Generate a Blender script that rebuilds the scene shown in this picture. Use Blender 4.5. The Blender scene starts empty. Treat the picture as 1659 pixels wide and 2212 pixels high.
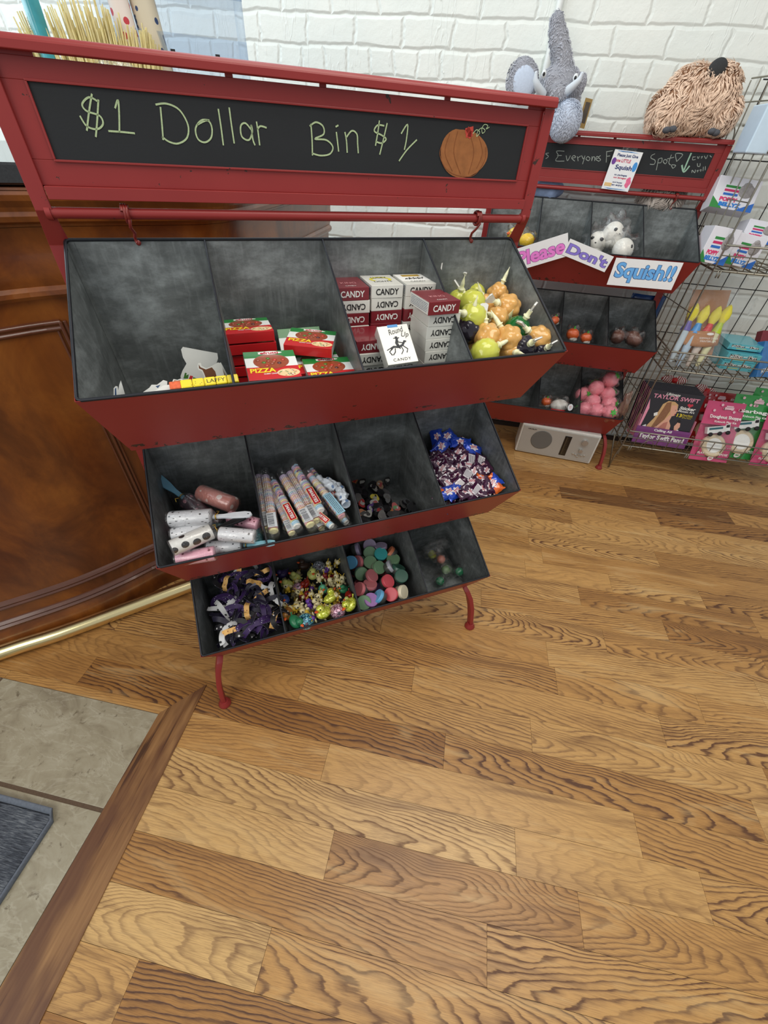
import bpy, math, random
from mathutils import Vector, Matrix, Euler
from mathutils import noise as mn
random.seed(7)
PI = math.pi
V = Vector
SC = bpy.context.scene
COL = SC.collection

# ------------------------------------------------------------------ camera
CAM = V((0.209, -0.806, 1.424))
CR = V((0.98118, 0.18633, 0.05075)); CU = V((-0.16223, 0.65276, 0.73999)); CF = V((-0.10475, 0.73429, -0.6707))
FPX = 879.0
cd = bpy.data.cameras.new('camera'); co = bpy.data.objects.new('camera', cd); COL.objects.link(co)
cd.sensor_fit = 'HORIZONTAL'; cd.sensor_width = 36.0; cd.lens = FPX / 1659 * 36; cd.clip_start = 0.02
co.matrix_world = Matrix.Translation(CAM) @ Matrix(((CR.x, CU.x, -CF.x), (CR.y, CU.y, -CF.y), (CR.z, CU.z, -CF.z))).to_4x4()
SC.camera = co

# ------------------------------------------------------------------ light and exposure
SC.view_settings.view_transform = 'Standard'; SC.view_settings.look = 'None'
SC.view_settings.exposure = 0.0; SC.view_settings.gamma = 1.0; SC.view_settings.use_curve_mapping = False
wd = bpy.data.worlds.new('world'); SC.world = wd; wd.use_nodes = True
bg = wd.node_tree.nodes['Background']; bg.inputs[0].default_value = (0.93, 0.97, 1.0, 1); bg.inputs[1].default_value = 0.49

def area(name, loc, target, sx, sy, power, color):
    l = bpy.data.lights.new(name, 'AREA'); l.shape = 'RECTANGLE'; l.size = sx; l.size_y = sy; l.energy = power; l.color = color
    o = bpy.data.objects.new(name, l); COL.objects.link(o); o.location = loc
    o.rotation_euler = (V(target) - V(loc)).to_track_quat('-Z', 'Y').to_euler()
    o.visible_camera = True
    return o
area('shop_window_light', (-3.4, 0.2, 2.5), (0.0, 1.5, 1.1), 2.4, 1.6, 56, (0.80, 0.93, 1.0))
area('door_light', (-1.4, -2.8, 2.6), (-0.2, 0.1, 0.3), 2.2, 1.6, 44, (1.0, 0.97, 0.90))
area('ceiling_light', (0.8, -0.3, 3.1), (0.8, 0.1, 0.0), 1.8, 1.2, 38, (1.0, 0.93, 0.83))
area('ceiling_light_back', (-0.6, 1.1, 3.2), (-0.4, 1.3, 0.8), 1.8, 0.8, 13, (0.92, 0.97, 1.0))

# ------------------------------------------------------------------ geometry helpers
def Rz(a): return Matrix.Rotation(a, 4, 'Z')
def Rx(a): return Matrix.Rotation(a, 4, 'X')
def Ry(a): return Matrix.Rotation(a, 4, 'Y')
def T(x, y=None, z=None): return Matrix.Translation(V((x, y, z)) if y is not None else V(x))
def S(x, y=None, z=None):
    if y is None: y = z = x
    return Matrix.Diagonal((x, y, z, 1))
S1 = Rz(0.54)                                        # front stand
S2 = T(0.737, 1.571, 0) @ Rz(-0.0132)                # rear stand
def ray(px): return CF + CR * ((px[0] - 829.5) / FPX) - CU * ((px[1] - 1106) / FPX)
def hitp(px, o, n):                                  # where the sight line of a photo pixel meets a world plane
    d = ray(px); n = V(n); return CAM + d * ((V(o) - CAM).dot(n) / d.dot(n))
def hs(px, y, M=S1):                                 # same, on the plane y=const of a stand, in the stand's own coordinates
    Mi = M.inverted(); c = Mi @ CAM; d = Mi.to_3x3() @ ray(px); return c + d * ((y - c.y) / d.y)
def hz(px, z): d = ray(px); return CAM + d * ((z - CAM.z) / d.z)
def frame(o, x, n):                                  # matrix: x to the right, n towards the viewer, y up
    n = V(n).normalized(); x = V(x); x = (x - n * x.dot(n)).normalized(); y = n.cross(x)
    return Matrix(((x.x, y.x, n.x, o[0]), (x.y, y.y, n.y, o[1]), (x.z, y.z, n.z, o[2]), (0, 0, 0, 1)))
def axisM(a, b, roll=0.0):                           # matrix with z along a->b at a
    a = V(a); b = V(b); z = (b - a).normalized(); up = V((0, 0, 1)) if abs(z.z) < .95 else V((1, 0, 0))
    x = up.cross(z).normalized(); y = z.cross(x)
    return Matrix(((x.x, y.x, z.x, a.x), (x.y, y.y, z.y, a.y), (x.z, y.z, z.z, a.z), (0, 0, 0, 1))) @ Rz(roll)

class G:
    def __init__(s): s.v = []; s.f = []; s.m = []; s.sm = []; s.attr = []
    def add(s, vs, fs, m=0, sm=False, M=None, a=None):
        b = len(s.v)
        s.v += [tuple(M @ V(p)) if M is not None else tuple(p) for p in vs]
        for f in fs: s.f.append([b + i for i in f]); s.m.append(m); s.sm.append(sm); s.attr.append(a)
        return s
    def box(s, c, d, M=None, m=0, a=None):
        x, y, z = c; X, Y, Z = d[0] / 2, d[1] / 2, d[2] / 2
        vs = [(x + i * X, y + j * Y, z + k * Z) for k in (-1, 1) for j in (-1, 1) for i in (-1, 1)]
        return s.add(vs, [(0, 2, 3, 1), (4, 5, 7, 6), (0, 1, 5, 4), (2, 6, 7, 3), (0, 4, 6, 2), (1, 3, 7, 5)], m, False, M, a)
    def prism(s, pts, z0, z1, M=None, m=0, m2=None):
        n = len(pts); ar = sum(pts[i][0] * pts[(i + 1) % n][1] - pts[(i + 1) % n][0] * pts[i][1] for i in range(n))
        if ar < 0: pts = pts[::-1]
        vs = [(p[0], p[1], z0) for p in pts] + [(p[0], p[1], z1) for p in pts]
        s.add(vs, [tuple(range(n, 2 * n))], m, False, M)
        s.add(vs, [tuple(range(n - 1, -1, -1))] + [(i, (i + 1) % n, n + (i + 1) % n, n + i) for i in range(n)], m if m2 is None else m2, False, M)
        return s
    def tube(s, path, r, n=8, m=0, closed=False, M=None, flat=None):
        P = [V(p) for p in path]; k = len(P); R = r if isinstance(r, (list, tuple)) else [r] * k
        vs = []; prev = None
        for i in range(k):
            if closed: t = P[(i + 1) % k] - P[i - 1]
            else: t = P[min(i + 1, k - 1)] - P[max(i - 1, 0)]
            if t.length < 1e-9: t = V((0, 0, 1))
            t.normalize()
            if prev is None:
                u = t.orthogonal().normalized()
            else:
                u = prev - t * prev.dot(t); u = u.normalized() if u.length > 1e-6 else t.orthogonal().normalized()
            prev = u; w = t.cross(u)
            for j in range(n):
                a = 2 * PI * j / n; vs.append(P[i] + (u * math.cos(a) + w * math.sin(a) * (flat or 1)) * R[i])
        fs = []
        for i in range(k if closed else k - 1):
            i2 = (i + 1) % k
            for j in range(n): fs.append((i * n + j, i * n + (j + 1) % n, i2 * n + (j + 1) % n, i2 * n + j))
        s.add(vs, fs, m, True, M)
        if not closed:
            s.add(vs[:n], [tuple(range(n - 1, -1, -1))], m, False, M); s.add(vs[-n:], [tuple(range(n))], m, False, M)
        return s
    def lathe(s, prof, n=20, m=0, M=None, cap=True, sm=True):
        vs = []; fs = []
        for r, z in prof:
            for j in range(n): a = 2 * PI * j / n; vs.append((r * math.cos(a), r * math.sin(a), z))
        for i in range(len(prof) - 1):
            for j in range(n): fs.append((i * n + j, i * n + (j + 1) % n, (i + 1) * n + (j + 1) % n, (i + 1) * n + j))
        s.add(vs, fs, m, sm, M)
        if cap:
            s.add(vs[:n], [tuple(range(n - 1, -1, -1))], m, False, M); s.add(vs[-n:], [tuple(range(n))], m, False, M)
        return s
    def ball(s, c, r, nu=16, nv=10, m=0, M=None, fn=None):
        r = r if isinstance(r, (list, tuple)) else (r, r, r)
        vs = [(0, 0, 1)]
        for i in range(1, nv):
            t = PI * i / nv
            for j in range(nu): p = 2 * PI * j / nu; vs.append((math.sin(t) * math.cos(p), math.sin(t) * math.sin(p), math.cos(t)))
        vs.append((0, 0, -1))
        if fn: vs = [V(q) * fn(V(q)) for q in vs]
        vs = [(c[0] + q[0] * r[0], c[1] + q[1] * r[1], c[2] + q[2] * r[2]) for q in vs]
        fs = [(0, 1 + j, 1 + (j + 1) % nu) for j in range(nu)]
        for i in range(nv - 2):
            for j in range(nu): fs.append((1 + i * nu + j, 1 + (i + 1) * nu + j, 1 + (i + 1) * nu + (j + 1) % nu, 1 + i * nu + (j + 1) % nu))
        b = 1 + (nv - 2) * nu; fs += [(b + (j + 1) % nu, b + j, len(vs) - 1) for j in range(nu)]
        return s.add(vs, fs, m, True, M)
    def grid(s, fn, nu, nv, m=0, M=None, sm=True, th=0.0):
        vs = [fn(i / nu, j / nv) for j in range(nv + 1) for i in range(nu + 1)]
        fs = [(j * (nu + 1) + i, j * (nu + 1) + i + 1, (j + 1) * (nu + 1) + i + 1, (j + 1) * (nu + 1) + i) for j in range(nv) for i in range(nu)]
        return s.add(vs, fs, m, sm, M)
    def ribbon(s, pts, w, m=0, M=None, z=0.0, th=0.0):  # a stroke of width w in the xy plane
        P = [V((p[0], p[1], 0)) for p in pts]; L = []; Rr = []
        for i in range(len(P)):
            t = P[min(i + 1, len(P) - 1)] - P[max(i - 1, 0)]
            if t.length < 1e-9: t = V((1, 0, 0))
            t.normalize(); nn = V((-t.y, t.x, 0)) * w / 2
            L.append(P[i] + nn + V((0, 0, z))); Rr.append(P[i] - nn + V((0, 0, z)))
        vs = L + Rr; k = len(P)
        return s.add(vs, [(i, k + i, k + i + 1, i + 1) for i in range(k - 1)], m, False, M)
    def mesh(s, name, mats):
        me = bpy.data.meshes.new(name); me.from_pydata(s.v, [], s.f); me.update()
        for m in (mats if isinstance(mats, (list, tuple)) else [mats]): me.materials.append(m)
        me.polygons.foreach_set('material_index', s.m); me.polygons.foreach_set('use_smooth', s.sm)
        if any(a is not None for a in s.attr):
            at = me.attributes.new('bd', 'FLOAT_COLOR', 'FACE')
            for i, a in enumerate(s.attr): at.data[i].color = a if a else (0.5, 0, 0, 1)
        return me

def obj(name, g, mats, parent=None, M=None, bevel=0, seg=2, solid=0, sub=0):
    me = g if isinstance(g, bpy.types.Mesh) else g.mesh(name, mats)
    o = bpy.data.objects.new(name, me); COL.objects.link(o)
    if parent is not None: o.parent = parent
    if M is not None: o.matrix_local = M
    if solid: md = o.modifiers.new('solid', 'SOLIDIFY'); md.thickness = solid; md.offset = 0
    if bevel: md = o.modifiers.new('bevel', 'BEVEL'); md.width = bevel; md.segments = seg; md.limit_method = 'ANGLE'; md.harden_normals = False
    if sub: md = o.modifiers.new('sub', 'SUBSURF'); md.levels = sub; md.render_levels = sub
    return o
def tag(o, label=None, cat=None, group=None, kind=None):
    if label: o['label'] = label
    if cat: o['category'] = cat
    if group: o['group'] = group
    if kind: o['kind'] = kind
    return o
def thing(name, label, cat, M=None, group=None):
    o = bpy.data.objects.new(name, None); COL.objects.link(o); o.empty_display_size = 0.02
    if M is not None: o.matrix_world = M
    return tag(o, label, cat, group)
def struct(name, g, mats, M=None, **k): return tag(obj(name, g, mats, None, M, **k), kind='structure')
def dup(root, M, label=None, group=None, link=COL):
    KID = {}
    def rec(o, par):
        c = o.copy(); link.objects.link(c)
        if par is not None: c.parent = par
        for ch in o.children: rec(ch, c)
        return c
    r = rec(root, None); r.matrix_world = M
    if label: r['label'] = label
    if group: r['group'] = group
    return r
def hide_proto(): pass

# ------------------------------------------------------------------ materials
def srgb(h):
    if isinstance(h, str):
        h = h.lstrip('#'); c = [int(h[i:i + 2], 16) / 255 for i in (0, 2, 4)]
    else: c = [x / 255 for x in h]
    return tuple(x / 12.92 if x <= .04045 else ((x + .055) / 1.055) ** 2.4 for x in c) + (1,)
MC = {}
def nt(name):
    m = bpy.data.materials.new(name); m.use_nodes = True; n = m.node_tree.nodes; l = m.node_tree.links
    return m, n, l, n['Principled BSDF']
def N(n, t, **k):
    x = n.new(t)
    for a, b in k.items():
        if a.startswith('i_'): x.inputs[a[2:].replace('_', ' ')].default_value = b
        else: setattr(x, a, b)
    return x
def mix(n, l, fac, a, b, mode='MIX'):
    x = n.new('ShaderNodeMix'); x.data_type = 'RGBA'; x.blend_type = mode
    for i, s in ((0, fac), (6, a), (7, b)):
        if hasattr(s, 'links'): l.new(s, x.inputs[i])
        else: x.inputs[i].default_value = s
    return x.outputs[2]
def ramp(n, l, fac, stops):
    x = n.new('ShaderNodeValToRGB'); e = x.color_ramp.elements
    e[0].position = stops[0][0]; e[0].color = stops[0][1]; e[1].position = stops[-1][0]; e[1].color = stops[-1][1]
    for p, c in stops[1:-1]: k = e.new(p); k.color = c
    l.new(fac, x.inputs[0]); return x.outputs[0]
def math_(n, l, op, a, b=None, c=None):
    x = n.new('ShaderNodeMath'); x.operation = op
    for i, s in enumerate((a, b, c)):
        if s is None: continue
        if hasattr(s, 'links'): l.new(s, x.inputs[i])
        else: x.inputs[i].default_value = s
    return x.outputs[0]
def noise(n, l, vec, scale, detail=3, rough=.5, dist=0.0, out=0):
    x = n.new('ShaderNodeTexNoise'); x.inputs['Scale'].default_value = scale; x.inputs['Detail'].default_value = detail
    x.inputs['Roughness'].default_value = rough; x.inputs['Distortion'].default_value = dist
    if vec is not None: l.new(vec, x.inputs['Vector'])
    return x.outputs[out]
def mapping(n, l, vec, scale=(1, 1, 1), loc=(0, 0, 0), rot=(0, 0, 0)):
    x = n.new('ShaderNodeMapping'); x.inputs['Scale'].default_value = scale; x.inputs['Location'].default_value = loc; x.inputs['Rotation'].default_value = rot
    l.new(vec, x.inputs['Vector']); return x.outputs[0]
def coord(n, which='Object'): return n.new('ShaderNodeTexCoord').outputs[which]
def bump(n, l, p, h, strength=.3, dist=.002):
    x = n.new('ShaderNodeBump'); x.inputs['Strength'].default_value = strength; x.inputs['Distance'].default_value = dist
    l.new(h, x.inputs['Height']); l.new(x.outputs[0], p.inputs['Normal']); return x
def mat(name, col, rough=.5, metal=0.0, var=.12, scale=60, bmp=0.0, coat=0.0, trans=0.0, sss=0.0, spec=None, ior=None, alpha=None):
    if name in MC: return MC[name]
    m, n, l, p = nt(name); c = srgb(col)
    f = noise(n, l, coord(n), scale, 3)
    d = tuple(x * (1 - var) for x in c[:3]) + (1,); e = tuple(min(1, x * (1 + var)) for x in c[:3]) + (1,)
    l.new(mix(n, l, f, d, e), p.inputs['Base Color'])
    p.inputs['Roughness'].default_value = rough; p.inputs['Metallic'].default_value = metal
    if coat: p.inputs['Coat Weight'].default_value = coat; p.inputs['Coat Roughness'].default_value = .08
    if trans: p.inputs['Transmission Weight'].default_value = trans
    if sss: p.inputs['Subsurface Weight'].default_value = sss; p.inputs['Subsurface Scale'].default_value = .01; p.inputs['Subsurface Radius'].default_value = c[:3]
    if spec is not None: p.inputs['Specular IOR Level'].default_value = spec
    if ior: p.inputs['IOR'].default_value = ior
    if alpha is not None: p.inputs['Alpha'].default_value = alpha
    if bmp: bump(n, l, p, f, bmp)
    MC[name] = m; return m
def film(name, tint=(1, 1, 1, 1), g0=.05, g1=.55, scale=90, rough=.12, bs=.9):   # clear crinkled cellophane
    if name in MC: return MC[name]
    m, n, l, p = nt(name); n.remove(p); out = n['Material Output']
    t = n.new('ShaderNodeBsdfTransparent'); t.inputs[0].default_value = tint
    g = n.new('ShaderNodeBsdfGlossy'); g.inputs['Roughness'].default_value = rough; g.inputs[0].default_value = (1, 1, 1, 1)
    lw = n.new('ShaderNodeLayerWeight'); lw.inputs[0].default_value = .35
    b = n.new('ShaderNodeBump'); b.inputs['Strength'].default_value = bs; b.inputs['Distance'].default_value = .004
    l.new(noise(n, l, coord(n), scale, 3, .6, 1.0), b.inputs['Height']); l.new(b.outputs[0], g.inputs['Normal']); l.new(b.outputs[0], lw.inputs['Normal'])
    fac = n.new('ShaderNodeMapRange'); l.new(lw.outputs['Facing'], fac.inputs[0]); fac.inputs[3].default_value = g0; fac.inputs[4].default_value = g1
    mx = n.new('ShaderNodeMixShader'); l.new(fac.outputs[0], mx.inputs[0]); l.new(t.outputs[0], mx.inputs[1]); l.new(g.outputs[0], mx.inputs[2])
    l.new(mx.outputs[0], out.inputs['Surface']); MC[name] = m; return m

# text as meshes, in the built-in face
TM = {}
def textmesh(txt, w, h, off=0.0, ext=0.0, shear=0.0, sp=1.0):
    k = (txt, w, h, off, ext, shear, sp)
    if k in TM: return TM[k]
    cu = bpy.data.curves.new('t', 'FONT'); cu.body = txt; cu.offset = off; cu.shear = shear; cu.space_character = sp; cu.resolution_u = 3
    cu.align_x = 'CENTER'; cu.space_line = .95
    o = bpy.data.objects.new('t', cu); COL.objects.link(o); dg = bpy.context.evaluated_depsgraph_get()
    me = bpy.data.meshes.new_from_object(o.evaluated_get(dg)); bpy.data.objects.remove(o); bpy.data.curves.remove(cu)
    xs = [v.co.x for v in me.vertices]; ys = [v.co.y for v in me.vertices]
    x0, x1, y0, y1 = min(xs), max(xs), min(ys), max(ys)
    for v in me.vertices: v.co = ((v.co.x - (x0 + x1) / 2) / (x1 - x0) * w, (v.co.y - (y0 + y1) / 2) / (y1 - y0) * h, ext)
    me.name = 'lettering'; TM[k] = me; return me
def text(txt, w, h, m, parent, M, off=0.0, shear=0.0, sp=1.0, ext=0.0, name='lettering'):
    me = textmesh(txt, w, h, off, ext, shear, sp)
    if len(me.materials) and me.materials[0] != m: me = me.copy(); me.materials.clear()
    if not len(me.materials): me.materials.append(m)
    return obj(name, me, None, parent, M)
def gtext(g, txt, w, h, M, m=0, off=0.0, shear=0.0, sp=1.0):   # the same, added to a geometry being collected
    me = textmesh(txt, w, h, off, 0.0, shear, sp)
    g.add([v.co for v in me.vertices], [tuple(p.vertices) for p in me.polygons], m, False, M); return g
# ------------------------------------------------------------------ surface materials
def m_wood_floor(name, base=(1, 1, 1)):
    m, n, l, p = nt(name)
    at = N(n, 'ShaderNodeAttribute', attribute_name='bd'); sep = n.new('ShaderNodeSeparateColor'); l.new(at.outputs['Color'], sep.inputs[0])
    tone, off, kind = sep.outputs[0], sep.outputs[1], sep.outputs[2]
    uv = coord(n)
    xyz = n.new('ShaderNodeSeparateXYZ'); l.new(uv, xyz.inputs[0]); x, y = xyz.outputs[0], xyz.outputs[1]
    # board-local across coordinate comes from the alpha of the attribute (board centre y)
    yc = math_(n, l, 'SUBTRACT', y, math_(n, l, 'MULTIPLY_ADD', at.outputs['Alpha'], 6.0, -3.0))
    xo = math_(n, l, 'ADD', x, math_(n, l, 'MULTIPLY', off, 37.0))
    cb = n.new('ShaderNodeCombineXYZ'); l.new(xo, cb.inputs[0]); l.new(yc, cb.inputs[1]); l.new(math_(n, l, 'MULTIPLY', off, 91.0), cb.inputs[2])
    v = cb.outputs[0]
    n1 = noise(n, l, mapping(n, l, v, (2.2, 8, 1)), 1.0, 2, .5)
    n2 = noise(n, l, mapping(n, l, v, (8, 30, 1)), 1.0, 2, .5)
    n3 = noise(n, l, mapping(n, l, v, (38, 240, 1)), 1.0, 2, .6)
    yw = math_(n, l, 'ADD', yc, math_(n, l, 'MULTIPLY_ADD', n1, .10, -.05))
    y2 = math_(n, l, 'MULTIPLY', yw, yw); ik = math_(n, l, 'SUBTRACT', 1.0, kind)
    sgn = math_(n, l, 'MULTIPLY_ADD', math_(n, l, 'GREATER_THAN', off, .5), 2.0, -1.0)
    fc = math_(n, l, 'ADD', math_(n, l, 'MULTIPLY', y2, 1500.0), math_(n, l, 'MULTIPLY', math_(n, l, 'MULTIPLY', xo, sgn), 21.0))
    fs_ = math_(n, l, 'ADD', math_(n, l, 'MULTIPLY', yc, 105.0), math_(n, l, 'MULTIPLY', math_(n, l, 'MULTIPLY', xo, sgn), 7.0))
    f = math_(n, l, 'ADD', math_(n, l, 'MULTIPLY', fc, kind), math_(n, l, 'MULTIPLY', fs_, ik))
    f = math_(n, l, 'ADD', f, math_(n, l, 'MULTIPLY', n1, math_(n, l, 'MULTIPLY_ADD', kind, 5.0, 6.0)))
    f = math_(n, l, 'ADD', f, math_(n, l, 'MULTIPLY', n2, 2.3)); f = math_(n, l, 'ADD', f, math_(n, l, 'MULTIPLY', n3, .28))
    fr = math_(n, l, 'FRACT', f)
    band = ramp(n, l, fr, [(0.0, (.08, .08, .08, 1)), (.40, (.0, .0, .0, 1)), (.66, (.35, .35, .35, 1)), (.84, (1, 1, 1, 1)), (.93, (.9, .9, .9, 1)), (1.0, (.08, .08, .08, 1))])
    fib = noise(n, l, mapping(n, l, v, (30, 1100, 1)), 1.0, 3, .75)
    fib2 = ramp(n, l, noise(n, l, mapping(n, l, v, (22, 700, 1)), 1.0, 3, .7), [(.46, (0, 0, 0, 1)), (.62, (1, 1, 1, 1))])
    blot = noise(n, l, mapping(n, l, v, (4, 14, 1)), 1.0, 3, .6)
    amt = math_(n, l, 'MULTIPLY', band, math_(n, l, 'MULTIPLY_ADD', fib, 1.3, .35))
    amt = math_(n, l, 'MULTIPLY', amt, math_(n, l, 'MULTIPLY_ADD', blot, 2.1, -.08))
    cv = math_(n, l, 'FRACT', math_(n, l, 'MULTIPLY', off, 17.3)); amt = math_(n, l, 'MULTIPLY', amt, math_(n, l, 'MULTIPLY_ADD', cv, .95, .25))
    light = ramp(n, l, tone, [(0.0, srgb((112, 76, 44))), (.3, srgb((164, 116, 62))), (.6, srgb((194, 147, 86))), (1.0, srgb((218, 180, 120)))])
    dark = ramp(n, l, tone, [(0.0, srgb((58, 34, 22))), (.5, srgb((92, 58, 36))), (1.0, srgb((112, 76, 48)))])
    c = mix(n, l, amt, light, dark)
    c = mix(n, l, math_(n, l, 'MULTIPLY', fib2, math_(n, l, 'MULTIPLY_ADD', blot, .5, .1)), c, dark)
    cl = noise(n, l, mapping(n, l, v, (2.2, 16, 1)), 1.0, 4, .65, .8)
    c = mix(n, l, ramp(n, l, cl, [(.52, (0, 0, 0, 1)), (.72, (.62, .62, .62, 1))]), c, srgb((104, 68, 40)))
    c = mix(n, l, ramp(n, l, cl, [(.28, (.35, .35, .35, 1)), (.44, (0, 0, 0, 1))]), c, srgb((222, 190, 136)))
    l.new(c, p.inputs['Base Color'])
    l.new(math_(n, l, 'MULTIPLY_ADD', amt, .15, .34), p.inputs['Roughness'])
    p.inputs['Specular IOR Level'].default_value = .4
    bump(n, l, p, math_(n, l, 'MULTIPLY', amt, -1.0), .12, .001)
    return m
M_floor = m_wood_floor('oak_boards')

def m_brick():
    m, n, l, p = nt('painted_brick'); c = coord(n)
    # wall plane uses x,z: feed as x,y
    sx = n.new('ShaderNodeSeparateXYZ'); l.new(c, sx.inputs[0])
    w1 = noise(n, l, mapping(n, l, c, (5, 5, 9)), 1.0, 3, .6); w2 = noise(n, l, mapping(n, l, c, (5, 5, 9), (7, 3, 1)), 1.0, 3, .6)
    X = math_(n, l, 'ADD', sx.outputs[0], math_(n, l, 'MULTIPLY_ADD', w1, .05, -.025))
    Z = math_(n, l, 'ADD', sx.outputs[2], math_(n, l, 'MULTIPLY_ADD', w2, .036, -.018))
    cb = n.new('ShaderNodeCombineXYZ'); l.new(X, cb.inputs[0]); l.new(Z, cb.inputs[1])
    def br(wid, offx):
        b = n.new('ShaderNodeTexBrick'); b.offset = .5; b.inputs['Scale'].default_value = 1; b.inputs['Brick Width'].default_value = wid
        b.inputs['Row Height'].default_value = .093; b.inputs['Mortar Size'].default_value = .012; b.inputs['Mortar Smooth'].default_value = 1.0
        l.new(mapping(n, l, cb.outputs[0], (1, 1, 1), (offx, -(1.8405 - 20 * .093) + .0, 0)), b.inputs['Vector']); return b.outputs['Fac']
    a = br(.225, .02); h = br(.112, .0)
    row = math_(n, l, 'FLOOR', math_(n, l, 'DIVIDE', math_(n, l, 'SUBTRACT', Z, 1.8405 - 20 * .093), .093))
    isH = math_(n, l, 'COMPARE', math_(n, l, 'FLOORED_MODULO', row, 6.0), 0.0, .4)
    fac = n.new('ShaderNodeMix'); fac.data_type = 'FLOAT'; l.new(isH, fac.inputs[0]); l.new(a, fac.inputs[2]); l.new(h, fac.inputs[3]); F = fac.outputs[0]
    lump = noise(n, l, c, 26, 4, .6); fine = noise(n, l, c, 160, 3, .6); big = noise(n, l, c, 5, 2)
    # cracks / paint ridges running down some joints
    rg = noise(n, l, mapping(n, l, c, (14, 14, 2.2)), 1.0, 3, .7, .4)
    ridge = ramp(n, l, rg, [(0.0, (0, 0, 0, 1)), (.585, (0, 0, 0, 1)), (.6, (1, 1, 1, 1)), (.615, (0, 0, 0, 1)), (1.0, (0, 0, 0, 1))])
    H = math_(n, l, 'MULTIPLY_ADD', F, -1.0, math_(n, l, 'MULTIPLY', lump, .40))
    H = math_(n, l, 'ADD', H, math_(n, l, 'MULTIPLY', fine, .07)); H = math_(n, l, 'ADD', H, math_(n, l, 'MULTIPLY', ridge, .25))
    col = mix(n, l, big, srgb((226, 234, 230)), srgb((240, 242, 236)))
    col = mix(n, l, math_(n, l, 'MULTIPLY', F, .12), col, srgb((205, 212, 204)))
    l.new(col, p.inputs['Base Color']); p.inputs['Roughness'].default_value = .45
    bump(n, l, p, H, .42, .013); return m
M_brick = m_brick()

def m_stone():
    m, n, l, p = nt('glazed_stone_tile'); c = coord(n)
    a = noise(n, l, mapping(n, l, c, (7, 12, 1), rot=(0, 0, .6)), 1.0, 5, .65, 1.2); b = noise(n, l, c, 38, 4, .7, .5)
    v = noise(n, l, mapping(n, l, c, (4, 9, 1), (3, 1, 0), (0, 0, -.5)), 1.0, 4, .6, 2.5)
    col = ramp(n, l, a, [(.25, srgb((128, 118, 98))), (.48, srgb((156, 148, 126))), (.75, srgb((174, 168, 148)))])
    col = mix(n, l, ramp(n, l, v, [(.47, (0, 0, 0, 1)), (.5, (.22, .22, .22, 1)), (.53, (0, 0, 0, 1))]), col, srgb((205, 200, 182)))
    col = mix(n, l, ramp(n, l, b, [(.30, (.8, .8, .8, 1)), (.40, (0, 0, 0, 1))]), col, srgb((96, 84, 64)))
    l.new(col, p.inputs['Base Color']); p.inputs['Roughness'].default_value = .3; bump(n, l, p, b, .15, .002); return m
M_stone = m_stone()
M_grout = mat('brown_grout', (92, 74, 58), .9, bmp=.5, scale=200, var=.3)

def m_red():
    m, n, l, p = nt('red_enamel'); c = coord(n)
    f = noise(n, l, c, 7, 4, .6); g_ = noise(n, l, c, 45, 4, .65)
    col = mix(n, l, f, srgb((134, 40, 40)), srgb((148, 50, 48)))
    at = N(n, 'ShaderNodeAttribute', attribute_name='bd'); sep = n.new('ShaderNodeSeparateColor'); l.new(at.outputs['Color'], sep.inputs[0])
    wear = math_(n, l, 'ADD', g_, math_(n, l, 'MULTIPLY', sep.outputs[1], .25))
    chip = ramp(n, l, wear, [(.0, (0, 0, 0, 1)), (.735, (0, 0, 0, 1)), (.75, (1, 1, 1, 1)), (1, (1, 1, 1, 1))])
    col = mix(n, l, chip, col, srgb((58, 40, 34)))
    l.new(col, p.inputs['Base Color']); p.inputs['Roughness'].default_value = .38; p.inputs['Specular IOR Level'].default_value = .45
    bump(n, l, p, math_(n, l, 'SUBTRACT', math_(n, l, 'MULTIPLY', f, .4), chip), .2, .0015); return m
M_red = m_red()
def m_zinc(name, a, b, bright):
    m, n, l, p = nt(name); c = coord(n)
    f = noise(n, l, mapping(n, l, c, (7, 7, 13)), 1.0, 7, .7, .15); g_ = noise(n, l, mapping(n, l, c, (120, 120, 18)), 1.0, 3, .6)
    s = noise(n, l, mapping(n, l, c, (30, 30, 60)), 1.0, 4, .6, .3)
    col = ramp(n, l, f, [(.30, srgb(a)), (.52, srgb(b)), (.74, srgb(bright))])
    col = mix(n, l, ramp(n, l, s, [(.55, (0, 0, 0, 1)), (.72, (.2, .2, .2, 1))]), col, srgb(bright))
    col = mix(n, l, ramp(n, l, g_, [(.5, (0, 0, 0, 1)), (.8, (.3, .3, .3, 1))]), col, srgb(bright))
    l.new(col, p.inputs['Base Color']); p.inputs['Metallic'].default_value = .4
    l.new(math_(n, l, 'MULTIPLY_ADD', f, .25, .36), p.inputs['Roughness']); bump(n, l, p, f, .1, .002); return m
M_zinc = m_zinc('aged_zinc', (76, 80, 80), (112, 117, 117), (166, 173, 174))
M_rim = mat('dark_zinc_rim', (40, 42, 48), .4, .5, var=.3)
def m_board():
    m, n, l, p = nt('chalkboard_paint'); c = coord(n)
    f = noise(n, l, mapping(n, l, c, (6, 6, 14)), 1.0, 4, .6); l.new(mix(n, l, f, srgb((16, 20, 24)), srgb((27, 32, 37))), p.inputs['Base Color'])
    p.inputs['Roughness'].default_value = .7; bump(n, l, p, noise(n, l, c, 300, 2), .1, .001); return m
M_board = m_board()
M_chalk = mat('green_chalk', (172, 192, 150), .9, var=.35, scale=400)
M_chalkw = mat('grey_chalk', (150, 158, 152), .9, var=.4, scale=400)
M_chalko = mat('orange_chalk', (150, 96, 54), .9, var=.35, scale=70)
M_chalkr = mat('red_chalk', (190, 68, 58), .9, var=.25, scale=200)

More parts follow.
